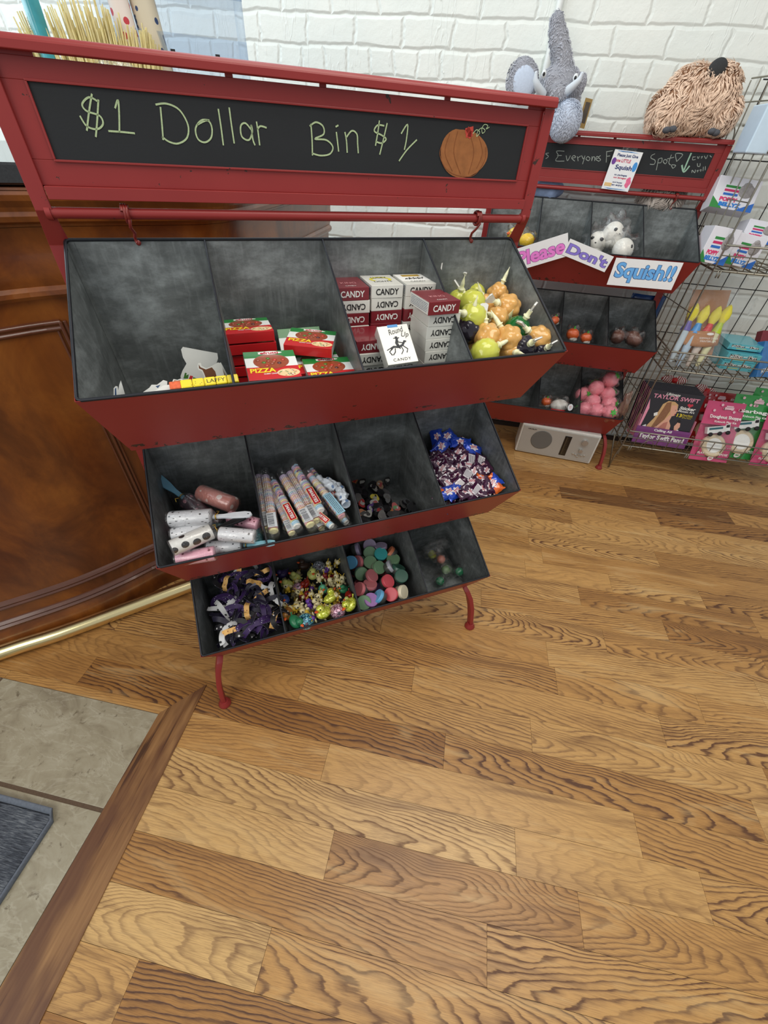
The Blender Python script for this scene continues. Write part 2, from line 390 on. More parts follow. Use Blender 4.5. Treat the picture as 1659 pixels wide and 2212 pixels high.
def m_cherry():
    m, n, l, p = nt('polished_cherry_wood'); c = coord(n)
    a = noise(n, l, mapping(n, l, c, (4.5, 4.5, 3.2)), 1.0, 6, .66, .7); b = noise(n, l, mapping(n, l, c, (40, 40, 2.5)), 1.0, 4, .6)
    col = ramp(n, l, a, [(.28, srgb((70, 34, 14))), (.46, srgb((106, 56, 22))), (.60, srgb((138, 78, 28))), (.78, srgb((166, 102, 38)))])
    col = mix(n, l, math_(n, l, 'MULTIPLY', b, .45), col, srgb((64, 28, 14)))
    l.new(col, p.inputs['Base Color']); p.inputs['Roughness'].default_value = .32; p.inputs['Coat Weight'].default_value = .35; p.inputs['Coat Roughness'].default_value = .15
    bump(n, l, p, b, .05, .001); return m
M_cherry = m_cherry()
M_cherryd = mat('dark_cherry_moulding', (92, 50, 30), .35, var=.35, scale=14, coat=.4)
M_brass = mat('polished_brass', (240, 222, 168), .2, 1.0, var=.06, scale=8)
M_granite = mat('black_granite', (38, 40, 42), .18, var=.6, scale=260, coat=.3)
M_white = mat('white_paint', (232, 236, 234), .45, bmp=.1)
M_steel = mat('aged_wire_steel', (150, 146, 134), .34, .85, var=.25, scale=40)
M_steeld = mat('dark_wire', (44, 44, 46), .5, .6, var=.3)

# ------------------------------------------------------------------ floor, tile, walls
ROW = .1055; Y0 = .055
JN = {0: [.772, 1.269], -1: [.256, 1.110], -2: [.6655], -3: [.3855, 1.3175], -4: [.0245, .948], -5: [.5985, 1.0915], -6: [.099, .755], -7: [.5205],
      -8: [.002], 3: [1.249], 4: [.922], 5: [.696, 1.076, 1.466], 7: [.726, 1.338], 8: [1.571], 9: [.964], 11: [.936, 1.846], 12: [1.318], 13: [1.657], 14: [1.82]}
TONE = {(11, 1): (.12, .2), (-3, 0): (.30, .15), (-5, 1): (.72, .6), (-6, 1): (.42, .95), (-6, 2): (.55, .8), (-4, 1): (.72, .5), (-7, 0): (.45, .1), (-6, 0): (.85, .3), (-5, 0): (.88, .35),
        (-8, 1): (.62, .45), (-8, 0): (.95, .7), (-2, 0): (.68, .2), (-1, 1): (.66, .2), (0, 1): (.58, .45), (0, 0): (.5, .1), (-7, 1): (.62, .3)}
rf = random.Random(11)
gf = G()
for r in range(-22, 18):
    yt = Y0 + ROW * (r + 1 - 1) + 0; y1 = Y0 + ROW * r; y0 = y1 - ROW
    if y0 >= 1.96: continue
    js = JN.get(r, [])
    js = list(js) if js else [rf.uniform(.1, 1.0)]
    xs = list(js)
    x = js[0]; first = []
    while x > -3.2: x -= rf.uniform(.7, 1.3); first.append(x)
    x = js[-1]; last = []
    while x < 4.2: x += rf.uniform(.6, 1.2); last.append(x)
    allx = first[::-1] + xs + last; i0 = len(first) - 1
    for i in range(len(allx) - 1):
        a, b = allx[i], allx[i + 1]
        t, k = TONE.get((r, i - i0), (min(1, max(.05, rf.gauss(.55, .14))), rf.random() ** 1.6))
        gp = .0007
        gf.box(((a + b) / 2, (y0 + y1) / 2, -.006), (b - a - gp, ROW - gp, .012), a=(t, rf.random(), k, ((y0 + y1) / 2 + 3) / 6))
struct('floor', gf, M_floor)
struct('floor_subfloor', G().box((.5, -.2, -.030), (8, 5.2, .03)), mat('dark_seam', (48, 30, 18), .9))
# stone tiles at the doorway and the oak strip that edges them
gt = G()
XS = -.548
def tile(x0, x1, y0, y1): gt.box(((x0 + x1) / 2, (y0 + y1) / 2, -.0005), (x1 - x0, y1 - y0, .006))
tile(-1.124, XS, -.661 + .004, -.397); tile(-1.124, XS, -1.30, -.661 - .006)
tile(-1.75, -1.134, -.661 + .004, -.397); tile(-1.75, -1.134, -1.30, -.661 - .006)
tile(-1.124, XS, -2.0, -1.31)
struct('floor_tiles', gt, M_stone, bevel=.0012)
struct('floor_grout', G().box((-1.3, -1.2, -.002), (1.506, 1.608, .006)), M_grout)
gs = G(); gs.prism([(-.548, -.395), (-.446, -.275), (-.424, -1.02), (-.405, -2.2), (-.540, -2.2), (-.544, -1.0)], -.004, .0035)
gs.attr = [(.36, .3, .0, .47)] * len(gs.f)
def m_strip():
    m, n, l, p = nt('oak_edge_strip'); c = coord(n)
    w = noise(n, l, mapping(n, l, c, (60, 2.6, 1)), 1.0, 4, .6, .3); b = noise(n, l, mapping(n, l, c, (9, 3.2, 1)), 1.0, 3, .6); f = noise(n, l, mapping(n, l, c, (700, 12, 1)), 1.0, 2)
    col = ramp(n, l, w, [(.36, srgb((72, 44, 26))), (.42, srgb((132, 92, 54))), (.7, srgb((168, 126, 80)))])
    col = mix(n, l, ramp(n, l, b, [(.42, (.75, .75, .75, 1)), (.56, (0, 0, 0, 1))]), col, srgb((88, 52, 36)))
    col = mix(n, l, math_(n, l, 'MULTIPLY', f, .3), col, srgb((90, 58, 34)))
    l.new(col, p.inputs['Base Color']); p.inputs['Roughness'].default_value = .4; return m
struct('trim_1', gs, m_strip())

WY = 1.946
struct('wall_back', G().box((.5, WY + .06, 1.5), (8, .12, 3.4)), M_brick)
gb = G(); gb.box((.5, WY - .006, .045), (8, .012, .09)); gb.box((.5, WY - .004, .095), (8, .008, .012))
struct('baseboard_back', gb, M_white, bevel=.002)
# cable conduit up the wall
gc = G(); gc.tube([(.405, WY - .016, z) for z in (1.0, 1.6, 2.2, 3.0)], .0135, 12)
for z in (1.25, 2.35): gc.box((.405, WY - .008, z), (.05, .016, .018))
tag(obj('wall_conduit', gc, M_white), 'white painted cable conduit running up the brick wall behind the grey elephant', 'pipe')

# woven door mat
def m_mat():
    m, n, l, p = nt('woven_grey_mat'); c = coord(n)
    a = noise(n, l, mapping(n, l, c, (30, 420, 1)), 1.0, 3, .7); b = noise(n, l, mapping(n, l, c, (420, 60, 1)), 1.0, 2, .6); d = noise(n, l, c, 12, 3)
    col = ramp(n, l, math_(n, l, 'MULTIPLY_ADD', a, .7, math_(n, l, 'MULTIPLY', d, .3)), [(.38, srgb((38, 42, 50))), (.5, srgb((72, 78, 88))), (.66, srgb((128, 134, 140)))])
    l.new(col, p.inputs['Base Color']); p.inputs['Roughness'].default_value = .9; bump(n, l, p, math_(n, l, 'ADD', a, b), .6, .003); return m
tm = thing('door_mat', 'grey woven mat lying on the stone tiles at the lower left', 'mat', T(-.95, -1.25, .0025))
mx0, my0 = hz((140, 1745), .008).x + .95, hz((60, 1727), .008).y + 1.25
obj('mat_pile', G().box(((mx0 - .02 - .6) / 2, (my0 - .02 - .8) / 2, .004), (mx0 - .02 + .6, my0 - .02 + .8, .006)), m_mat(), tm, bevel=.002)
gm = G(); gm.tube([(-.6, my0 - .012, .005), (mx0 - .03, my0 - .012, .005), (mx0 - .012, my0 - .03, .005), (mx0 - .012, -.8, .005)], .011, 8, flat=.45)
obj('mat_binding', gm, mat('slate_binding', (104, 112, 124), .85, var=.3, scale=150, bmp=.5), tm)
# ------------------------------------------------------------------ the red bin stands
BT = [(.1867, 1.2706), (.1787, .8851), (.1787, .5057)]     # back top edge (y, z) of each bin
RD = (-.288, -.1625); BD = (-.213, -.302)
WB, WR, WL = .46, .4634, .4377
def divx(k, t):                                             # x of a divider
    return (-1 + k / 2) * t
def make_stand(name, label, extra):
    t = thing(name, label, 'display stand')
    # uprights: angle iron, one mesh each
    for s in (-1, 1):
        g = G(); vs = []
        for z, y, xi, xo in ((1.491, .1565, .4545, .4775), (1.315, .158, .4545, .4785), (1.262, .191, .4545, .488), (.012, .191, .4545, .491)):
            vs += [(s * xi, y, z), (s * xo, y, z), (s * xo, y + .034, z), (s * (xo - .003), y + .034, z), (s * (xo - .003), y + .003, z), (s * xi, y + .003, z)]
        g.add(vs, [(i * 6 + j, i * 6 + (j + 1) % 6, i * 6 + 6 + (j + 1) % 6, i * 6 + 6 + j) for i in range(3) for j in range(6)] + [(0, 1, 2, 3, 4, 5), (23, 22, 21, 20, 19, 18)])
        g.attr = [(0, .38, 0, 1)] * len(g.f)
        obj('upright', g, M_red, t, bevel=.0008)
    # header panel: sheet with a raised frame round the board and a lip below
    g = G(); yf = .165
    for (x0, x1, z0, z1) in ((-.457, .457, 1.4645, 1.4885), (-.457, .457, 1.347, 1.3785), (-.457, -.4235, 1.3785, 1.4645), (.4235, .457, 1.3785, 1.4645)):
        g.box(((x0 + x1) / 2, yf, (z0 + z1) / 2), (x1 - x0, .003, z1 - z0))
    for (x0, x1, z0, z1) in ((-.4265, .4265, 1.4635, 1.4665), (-.4265, .4265, 1.3765, 1.3795), (-.4265, -.4235, 1.3795, 1.4635), (.4235, .4265, 1.3795, 1.4635)):
        g.box(((x0 + x1) / 2, yf - .0025, (z0 + z1) / 2), (x1 - x0, .004, z1 - z0))
    g.box((0, yf - .006, 1.3385), (.905, .012, .017)); g.box((0, yf + .006, 1.332), (.905, .016, .003))
    for x in (-.425, -.145, .006, .241, .44): g.box((x, yf + .001, 1.4915), (.012 if abs(x) < .4 else .04, .003, .008))
    g.attr = [(0, .22, 0, 1)] * len(g.f)
    obj('header_panel', g, M_red, t, bevel=.0007)
    g = G(); g.tube([(-.474, .155, 1.5), (.474, .155, 1.5)], .0085, 12); g.box((0, .164, 1.5035), (.948, .022, .006)); g.box((0, .147, 1.4975), (.948, .003, .01))
    obj('top_rail', g, M_red, t, bevel=.001)
    # chalkboard, with an uneven painted edge
    g = G(); e = []
    for i in range(61): e.append((-.4242 + .8484 * i / 60, .0432 + random.uniform(-.0006, .0006)))
    for i in range(61): e.append((.4242 - .8484 * i / 60, -.0430 + random.uniform(-.0009, .0009) - (.0006 if 25 < i < 45 else 0)))
    g.prism(e, 0, .002, M=frame((0, yf + .0005, 1.4215), (1, 0, 0), (0, -1, 0)))
    cb = obj('chalkboard', g, M_board, t)
    g = G(); g.tube([(-.466, .165, 1.3115), (.466, .165, 1.3115)], .0082, 14)
    for s in (-1, 1): g.tube([(s * .458, .165, 1.3115), (s * .466, .165, 1.3115)], .0105, 12)
    obj('hanging_rod', g, M_red, t)
    for s, hx in ((-1, -.349), (1, .345)):
        g = G(); P = []
        for i in range(34):
            a = 2 * PI * i / 15 - 1.2; P.append((hx - .004 + .0085 * i / 33, .165 + .0118 * math.sin(a), 1.3115 + .0122 * math.cos(a)))
        P += [(hx + .003, .154, 1.302), (hx + s * -.001, .160, 1.292), (hx - s * .004, .170, 1.283), (hx - s * .001, .178, 1.275), (hx + .001, .181, 1.268), (hx + .003, .176, 1.266)]
        g.tube(P, .0026, 8); g.ball((hx + .004, .1795, 1.2665), .0045, 8, 6)
        obj('hook', g, mat('red_hook', (122, 38, 32), .4, var=.4, scale=90), t)
    # bins
    for bi, (by, bz) in enumerate(BT):
        yr, zr = by + RD[0], bz + RD[1]; yb, zb = by + BD[0], bz + BD[1]
        A = [(-WB, by, bz), (WB, by, bz)]; R = [(-WR, yr, zr), (WR, yr, zr)]; L = [(-WL, yb, zb), (WL, yb, zb)]; K = [(-WL - .01, by, zb), (WL + .01, by, zb)]
        def shell(o, thick_dir):
            g = G(); pts = []
            for i in (0, 1):
                s = -1 if i == 0 else 1
                pts += [V(A[i]) + V((s * o, o, 0)), V(R[i]) + V((s * o, -o * .9, 0)), V(L[i]) + V((s * o, -o * .8, -o)), V(K[i]) + V((s * o, o, -o))]
            return pts
        p = shell(0, 1); g = G()
        g.add(p, [(0, 4, 7, 3)], 0); g.add(p, [(3, 7, 6, 2)], 0); g.add(p, [(2, 6, 5, 1)], 0); g.add(p, [(0, 3, 2, 1)], 0); g.add(p, [(4, 5, 6, 7)], 0)
        # folded seam strips inside the corners
        for i in (0, 1):
            s = -1 if i == 0 else 1
            for q0, q1 in ((A[i], K[i]),):
                g.add([V(q0) + V((-s * .004, -.001, -.004)), V(q0) + V((-s * .012, -.001, -.004)), V(q1) + V((-s * .012, -.001, 0)), V(q1) + V((-s * .004, -.001, 0)),
                       V(q0) + V((-s * .001, -.012, -.006)), V(q1) + V((-s * .001, -.012, 0))], [(0, 1, 2, 3), (0, 3, 5, 4)])
        b = obj('bin', g, M_zinc, t)
        # red outside: front, underside, ends, in strips so that chips gather along the lower edge
        q = shell(.0022, 1); g = G(); n = 8
        for k in range(n):
            a, c = k / n, (k + 1) / n; w = .1 if k < n - 1 else .62
            vs = [q[1].lerp(q[2], a), q[5].lerp(q[6], a), q[5].lerp(q[6], c), q[1].lerp(q[2], c)]
            g.add(vs, [(0, 1, 2, 3)], 0, a=(0, w, 0, 1))
        g.add(q, [(2, 6, 7, 3), (3, 7, 4, 0)], 0, a=(0, .1, 0, 1)); g.add(q, [(0, 1, 2, 3), (7, 6, 5, 4)], 0, a=(0, .05, 0, 1))
        obj('bin_exterior', g, M_red, b, solid=.0008)
        g = G(); rm = .0028
        P = [A[0], A[1], R[1], R[0]]; Q = []
        for i in range(4):
            a, c, d = V(P[i - 1]), V(P[i]), V(P[(i + 1) % 4])
            Q += [c + (a - c).normalized() * .006, c + (a - c).normalized() * .0018 + (d - c).normalized() * .0018, c + (d - c).normalized() * .006]
        g.tube(Q, rm, 8, closed=True)
        obj('rim', g, M_rim, b)
        for k in (1, 2, 3):
            s = -1 + k / 2; g = G(); th = .0009
            vs = []
            for o in (-th, th):
                vs += [(s * WB + o, by - .001, bz - .001), (s * WR + o, yr + .001, zr - .0005), (s * WL + o, yb, zb), (s * WL + o, by - .001, zb)]
            g.add(vs, [(0, 1, 2, 3), (7, 6, 5, 4), (0, 4, 5, 1), (1, 5, 6, 2), (3, 2, 6, 7), (0, 3, 7, 4)])
            g.tube([vs[0], vs[1]], .0021, 6, m=1)
            obj('divider', g, [M_zinc, M_rim], b)
    # curved front legs with pads
    for s in (-1, 1):
        g = G(); path = [(s * .437, -.004, .200), (s * .445, -.034, .184), (s * .458, -.052, .15), (s * .467, -.068, .10), (s * .470, -.080, .05), (s * .469, -.090, .014)]
        # flat tapered bar
        wd = [.017, .0165, .0155, .0145, .013, .0125]
        vs = []
        for p_, w in zip(path, wd):
            for dx, dy in ((-1, -1), (1, -1), (1, 1), (-1, 1)): vs.append((p_[0] + dx * w * .55, p_[1] + dy * w, p_[2]))
        fs = [(i * 4 + j, i * 4 + (j + 1) % 4, i * 4 + 4 + (j + 1) % 4, i * 4 + 4 + j) for i in range(5) for j in range(4)] + [(0, 3, 2, 1), (20, 21, 22, 23)]
        g.add(vs, fs, 0, True); g.lathe([(.013, .022), (.016, .014), (.020, .007), (.020, .001), (.018, 0)], 16, M=T(s * .469, -.092, 0))
        obj('leg', g, M_red, t, bevel=.0015)
    return t, cb
stand1, cb1 = make_stand('display_stand', 'red metal three-tier bin stand in front, its board chalked with a pumpkin', None)
# copy the built parts for the rear stand before lettering is added
stand2 = dup(stand1, S2, 'smaller-looking red bin stand behind by the brick wall, with a please-do-not-squish sign')
stand1.matrix_world = S1
cb2 = [c for c in stand2.children if c.name.startswith('chalkboard')][0]

# ---- chalk lettering: strokes traced on the board plane
YB = .1652 - .0026
def strokes(parent, lst, w, m, M=S1, y=None, name='chalk_lettering', jitter=.0):
    g = G(); y = YB if y is None else y
    for st in lst:
        P = [hs(q, y, M) for q in st]; P = [(p.x, p.z) for p in P]
        # smooth (Catmull-Rom)
        if len(P) > 2:
            Q = []
            for i in range(len(P) - 1):
                p0 = P[max(i - 1, 0)]; p1 = P[i]; p2 = P[i + 1]; p3 = P[min(i + 2, len(P) - 1)]
                for k in range(5):
                    u = k / 5; c = [.5 * (2 * p1[j] + (p2[j] - p0[j]) * u + (2 * p0[j] - 5 * p1[j] + 4 * p2[j] - p3[j]) * u * u + (3 * p1[j] - p0[j] - 3 * p2[j] + p3[j]) * u ** 3) for j in (0, 1)]
                    Q.append(c)
            Q.append(P[-1]); P = Q
        g.ribbon(P, w)
    return obj(name, g, m, parent, frame((0, y, 0), (1, 0, 0), (0, -1, 0)))
H = lambda *pts: [(a / 2, b / 2) for a, b in pts]
K2 = lambda *pts: [(700 + a / 1.73, b / 1.73) for a, b in pts]
for W_ in ([
    H((425, 440), (385, 420), (355, 450), (375, 480), (430, 500), (445, 535), (420, 558), (375, 545), (345, 500)), H((397, 405), (385, 480), (375, 565)), H((425, 430), (420, 520), (414, 592)),
    H((497, 468), (510, 432), (515, 500), (516, 573)), H((468, 566), (525, 570), (583, 576))], [
    H((693, 462), (700, 540), (705, 605)), H((672, 452), (720, 448), (775, 475), (812, 540), (808, 595), (770, 620), (730, 612), (700, 590)),
    H((905, 520), (870, 520), (845, 555), (855, 600), (885, 615), (912, 595), (915, 550), (895, 520), (850, 540)),
    H((943, 470), (955, 550), (965, 628)), H((990, 464), (1000, 540), (1012, 620)),
    H((1085, 560), (1060, 532), (1040, 545), (1045, 590), (1075, 605), (1090, 570), (1085, 540), (1092, 600), (1102, 628)), H((1108, 525), (1115, 570), (1122, 628)), H((1112, 560), (1125, 545), (1152, 552))], [
    H((1343, 535), (1348, 600), (1350, 672)), H((1338, 545), (1365, 528), (1395, 545), (1398, 580), (1360, 600), (1410, 605), (1438, 635), (1425, 665), (1385, 672), (1348, 662)),
    H((1453, 570), (1458, 610), (1463, 655)), H((1450, 548), (1462, 541)), H((1490, 570), (1497, 610), (1500, 660)), H((1495, 595), (1520, 565), (1542, 580), (1545, 620), (1548, 662))], [
    K2((225, 470), (200, 468), (188, 490), (215, 505), (232, 520), (215, 535), (192, 528)), K2((207, 450), (200, 500), (192, 545)), K2((236, 460), (222, 520), (208, 578)),
    K2((288, 500), (312, 465), (308, 520), (300, 560)), K2((347, 522), (310, 560), (280, 602))]): strokes(cb1, W_, .0023, M_chalk)
pk = []
for i in range(40):
    a = 2 * PI * i / 40; rx, ry = 88, 92
    r = 1 + .035 * math.cos(3 * a) - .05 * (1 if abs(a - PI / 2) < .25 else 0)
    q = hs((700 + (521 + rx * r * math.cos(a)) / 1.73, (572 - ry * r * math.sin(a)) / 1.73), YB, S1); pk.append((q.x, q.z))
g = G(); g.prism(pk, 0, .0003); obj('chalk_pumpkin', g, M_chalko, cb1, frame((0, YB + .0002, 0), (1, 0, 0), (0, -1, 0)))
strokes(cb1, [K2((470, 500), (452, 570), (480, 640)), K2((500, 490), (485, 570), (510, 650)), K2((545, 500), (560, 570), (540, 650)), K2((575, 500), (592, 570), (570, 630)), K2((440, 540), (433, 580), (455, 630), (500, 656), (560, 655), (600, 600), (605, 550))],
        .0012, mat('brown_chalk', (128, 74, 38), .9, var=.4, scale=300), y=YB - .0004, name='chalk_pumpkin_ribs')
strokes(cb1, [K2((535, 480), (545, 500), (540, 515)), K2((528, 490), (558, 482)), K2((530, 505), (555, 500))], .008, M_chalkr, y=YB - .0005, name='chalk_stem')
strokes(cb1, [K2((556, 500), (570, 485), (582, 495), (570, 510), (575, 490), (590, 478), (602, 488), (592, 498), (590, 480), (600, 465), (612, 470), (606, 482), (618, 475))], .0012, M_chalk, y=YB - .0005, name='chalk_vine')
# rear board lettering
K3 = lambda *pts: [(1040 + a / 2.68, 280 + b / 2.68) for a, b in pts]
for W_ in ([K3((357, 140), (358, 165)), K3((357, 120), (358, 124)), K3((390, 135), (372, 140), (388, 155), (372, 168))], [
    K3((480, 125), (435, 125), (445, 150), (430, 180), (480, 182)), K3((438, 150), (465, 150)), K3((490, 150), (498, 180), (515, 150)), K3((525, 165), (545, 160), (535, 150), (522, 165), (540, 182)),
    K3((555, 155), (560, 182)), K3((557, 165), (575, 152)), K3((580, 150), (590, 170), (600, 150), (585, 200)), K3((615, 155), (605, 170), (620, 180), (628, 165), (615, 155)),
    K3((640, 155), (638, 182), (645, 160), (655, 160), (655, 182)), K3((665, 168), (680, 162), (668, 155), (662, 172), (680, 183)), K3((690, 150), (678, 160), (690, 175), (675, 185))], [
    K3((725, 125), (722, 190)), K3((722, 128), (760, 122)), K3((722, 155), (745, 152))], [
    K3((1005, 140), (985, 150), (982, 165), (1005, 178), (1000, 200), (975, 200)), K3((1025, 170), (1012, 235)), K3((1022, 172), (1045, 165), (1040, 190), (1020, 192)), K3((1062, 172), (1052, 185), (1065, 198), (1075, 180), (1062, 172)),
    K3((1100, 145), (1085, 190), (1095, 205)), K3((1075, 170), (1115, 160)), K3((1130, 185), (1125, 140), (1165, 145), (1130, 185)), K3((1108, 225), (1100, 205), (1125, 208), (1108, 225))], [
    K3((1225, 155), (1222, 175), (1240, 172)), K3((1224, 160), (1240, 157)), K3((1250, 155), (1255, 168), (1262, 153)), K3((1270, 160), (1280, 155), (1272, 168)), K3((1290, 152), (1300, 168), (1310, 148)), K3((1322, 150), (1332, 160)),
    K3((1250, 195), (1252, 212), (1264, 212), (1266, 195)), K3((1218, 250), (1220, 235), (1235, 250), (1238, 232)), K3((1245, 240), (1255, 235), (1250, 247)), K3((1262, 236), (1272, 232), (1268, 244)), K3((1285, 215), (1282, 240)), K3((1297, 212), (1295, 235))]): strokes(cb2, W_, .0024, M_chalkw, S2)
strokes(cb2, [K3((1215, 135), (1195, 180), (1172, 235)), K3((1160, 205), (1172, 245), (1205, 210))], .006, mat('pale_green_chalk', (150, 186, 164), .9, var=.3, scale=300), S2, name='chalk_arrow')

# ------------------------------------------------------------------ cherry counter
CP = [(-2.3, -1.05), (-1.85, -.78), (-1.6, -.62), (-1.37, -.44), (-1.16, -.265), (-1.0, -.125), (-.90, -.01), (-.82, .10), (-.72, .195), (-.62, .27), (-.55, .325), (-.50, .37), (-.475, .41), (-.465, .46), (-.463, .52), (-.465, .60), (-.47, .85), (-.475, 1.45)]
def smooth(P, k=4):
    Q = []
    for i in range(len(P) - 1):
        p0 = P[max(i - 1, 0)]; p1 = P[i]; p2 = P[i + 1]; p3 = P[min(i + 2, len(P) - 1)]
        for j in range(k):
            u = j / k; Q.append([.5 * (2 * p1[c] + (p2[c] - p0[c]) * u + (2 * p0[c] - 5 * p1[c] + 4 * p2[c] - p3[c]) * u * u + (3 * p1[c] - p0[c] - 3 * p2[c] + p3[c]) * u ** 3) for c in (0, 1)])
    Q.append(list(P[-1])); return Q
CPs = smooth(CP)
def sweep(P, prof, g, m=0, closed=False, sm=False):
    rows = []
    for i in range(len(P)):
        a = V((*P[max(i - 1, 0)], 0)); b = V((*P[min(i + 1, len(P) - 1)], 0)); d = (b - a).normalized(); nrm = V((d.y, -d.x, 0))
        rows.append([V((P[i][0], P[i][1], 0)) + nrm * o + V((0, 0, z)) for o, z in prof])
    k = len(prof); vs = [q for r in rows for q in r]
    kk = k if closed else k - 1
    fs = [(i * k + j, (i + 1) * k + j, (i + 1) * k + (j + 1) % k, i * k + (j + 1) % k) for i in range(len(P) - 1) for j in range(kk)]
    g.add(vs, fs, m, sm)
    if closed: g.add(rows[0], [tuple(range(k))], m); g.add(rows[-1], [tuple(range(k - 1, -1, -1))], m)
    return g
ct = thing('shop_counter', 'tall polished cherry wood counter with brass foot rail, behind the red stand', 'counter')
g = G(); sweep(CPs, [(.012, 0), (.012, .085), (.004, .098), (.002, .11), (0, .12), (0, 1.105), (.010, 1.13), (.016, 1.155), (.014, 1.19), (.018, 1.22), (.028, 1.246)], g, sm=True)
P0, P1 = CPs[0], CPs[-1]
obj('counter_body', g, M_cherry, ct)
g = G(); sweep(CPs, [(.0, .198), (.010, .199), (.013, .205), (.009, .211), (.012, .218), (.007, .225), (.0, .229)], g, sm=False)
sweep(CPs, [(.0, .108), (.012, .112), (.016, .120), (.008, .126), (.012, .134), (.004, .142), (.0, .144)], g)
obj('base_moulding', g, M_cherryd, ct)
g = G(); sweep(CPs, [(.0, 1.098), (.012, 1.10), (.018, 1.108), (.018, 1.118), (.010, 1.126), (.0, 1.13)], g)
sweep(CPs, [(.020, 1.246), (.030, 1.247), (.032, 1.252), (.046, 1.258), (.050, 1.268), (.047, 1.276), (.050, 1.284), (.060, 1.296), (.063, 1.306), (.058, 1.318), (.03, 1.322)], g, sm=False)
obj('top_moulding', g, M_cherry, ct)
# panel frame on the curved front
cut = [i for i, p in enumerate(CPs) if p[0] <= -.775][-1]
g = G(); sweep(CPs[:cut + 1], [(.0, 1.022), (.006, 1.022), (.009, 1.028), (.005, 1.034), (.010, 1.042), (.008, 1.047), (.0, 1.049)], g)
pa, pb = V((*CPs[cut - 1], 0)), V((*CPs[cut + 1], 0)); dd = (pb - pa).normalized(); nn = V((dd.y, -dd.x, 0)); pc = V((*CPs[cut], 0))
for o0, w, h in ((.0, .008, .010), (.010, .008, .006), (-.012, .006, .006)):
    c = pc + dd * o0
    g.add([c + dd * (-w / 2) + nn * 0 + V((0, 0, z)) for z in (.22, 1.045)] + [c + dd * (w / 2) + V((0, 0, z)) for z in (.22, 1.045)] + [c + dd * (-w / 2) + nn * h + V((0, 0, z)) for z in (.22, 1.045)] + [c + dd * (w / 2) + nn * h + V((0, 0, z)) for z in (.22, 1.045)],
          [(4, 5, 7, 6), (0, 4, 6, 2), (1, 3, 7, 5), (0, 1, 5, 4), (2, 6, 7, 3)])
obj('panel_frame', g, M_cherryd, ct, bevel=.002)
g = G(); sweep(CPs, [(.060, 1.322), (.066, 1.326), (.066, 1.354), (.062, 1.358)], g)
# granite top surface: fan towards the inside
inner = [(-2.6, .4), (-1.2, .9), (-.9, 1.45)]
ring = []
for i in range(len(CPs)):
    a = V((*CPs[max(i - 1, 0)], 0)); b = V((*CPs[min(i + 1, len(CPs) - 1)], 0)); d = (b - a).normalized(); ring.append(V((*CPs[i], 1.358)) + V((d.y, -d.x, 0)) * .062)
poly = [tuple(p) for p in ring] + [(-1.0, 1.45, 1.358), (-2.3, .4, 1.358)]
g.add(poly, [tuple(range(len(poly)))]); g.add([(x, y, 1.314) for x, y, z in poly], [tuple(range(len(poly) - 1, -1, -1))])
g.add([poly[-1], poly[-2], (poly[-2][0], poly[-2][1], 1.314), (poly[-1][0], poly[-1][1], 1.314)], [(0, 1, 2, 3)])
obj('countertop', g, M_granite, ct)
g = G(); g.add([(-.475, 1.45, 0), (-1.0, 1.45, 0), (-1.0, 1.45, 1.31), (-.475, 1.45, 1.31)], [(0, 1, 2, 3)]); g.add([(-1.0, 1.45, 0), (-2.3, .4, 0), (-2.3, .4, 1.31), (-1.0, 1.45, 1.31)], [(0, 1, 2, 3)])
g.add([(-2.3, .4, 0), (-2.3, -1.05, 0), (-2.3, -1.05, 1.31), (-2.3, .4, 1.31)], [(0, 1, 2, 3)])
obj('counter_back', g, M_cherryd, ct, solid=.01)
RP = smooth([(-1.9, -.86), (-1.55, -.63), (-1.197, -.320), (-1.053, -.208), (-.892, -.066), (-.72, .088), (-.64, .155), (-.57, .215), (-.52, .26)], 4)
g = G(); g.tube([(x + .013, y - .015, .036) for x, y in RP], .027, 20); g.ball((RP[-1][0] + .013, RP[-1][1] - .015, .036), .029, 14, 8)
for i in (7, 19, 29): g.tube([(RP[i][0], RP[i][1], .0), (RP[i][0], RP[i][1], .03)], .008, 10)
obj('foot_rail', g, M_brass, ct)

# ------------------------------------------------------------------ wire rack by the wall
rk = thing('wire_rack', 'wire display rack with three shelf baskets at the right edge, beside the rear red stand', 'wire rack')
RX, RW, YF, YK = 1.285, 1.25, 1.5, 1.885
def wires(g, L, r):
    for a, b in L: g.tube([a, b], r, 6)
for x in (RX, RX + RW):
    g = G(); wires(g, [((x, YF + .003, .10), (x, YF + .003, 1.70))], .0040)
    g.tube([(x, YF + .003, .17), (x - .012, YF - .0, .09), (x - .018, YF - .005, .004), (x - .012, YF + .0, .004), (x - .02, YF + .12, .17)], .0040, 6)
    g.tube([(x, YK, .17), (x - .01, YK, .004), (x + .05, YK, .17)], .0036, 6)
    obj('leg_frame', g, M_steel, rk)
for si, x in enumerate((RX, RX + RW)):
    g = G(); g.tube([(x, YF, 1.69), (x - .05, YK, 1.70)], .003, 6); g.tube([(x, YF, 1.62), (x - .04, YK, 1.63)], .0024, 6)
    for k in range(7):
        y = YF + (YK - YF) * k / 6; dx = -.05 * k / 6
        g.tube([(x + dx * .3, y, .13), (x + dx, y, 1.695)], .0027, 5)
    for z in (.45, .9, 1.32): g.tube([(x, YF, z), (x - .03, YK, z)], .0022, 5)
    obj('side_panel', g, M_steel, rk)
g = G()
for k in range(16):
    x = RX + .02 + .082 * k; g.tube([(x, YK + .01, .12), (x - .0, YK + .01, 1.7)], .0024, 5)
for z in (.14, .42, .70, .95, 1.2, 1.45, 1.7): g.tube([(RX, YK + .013, z), (RX + RW, YK + .013, z)], .0024, 5)
obj('back_grid', g, M_steeld, rk)
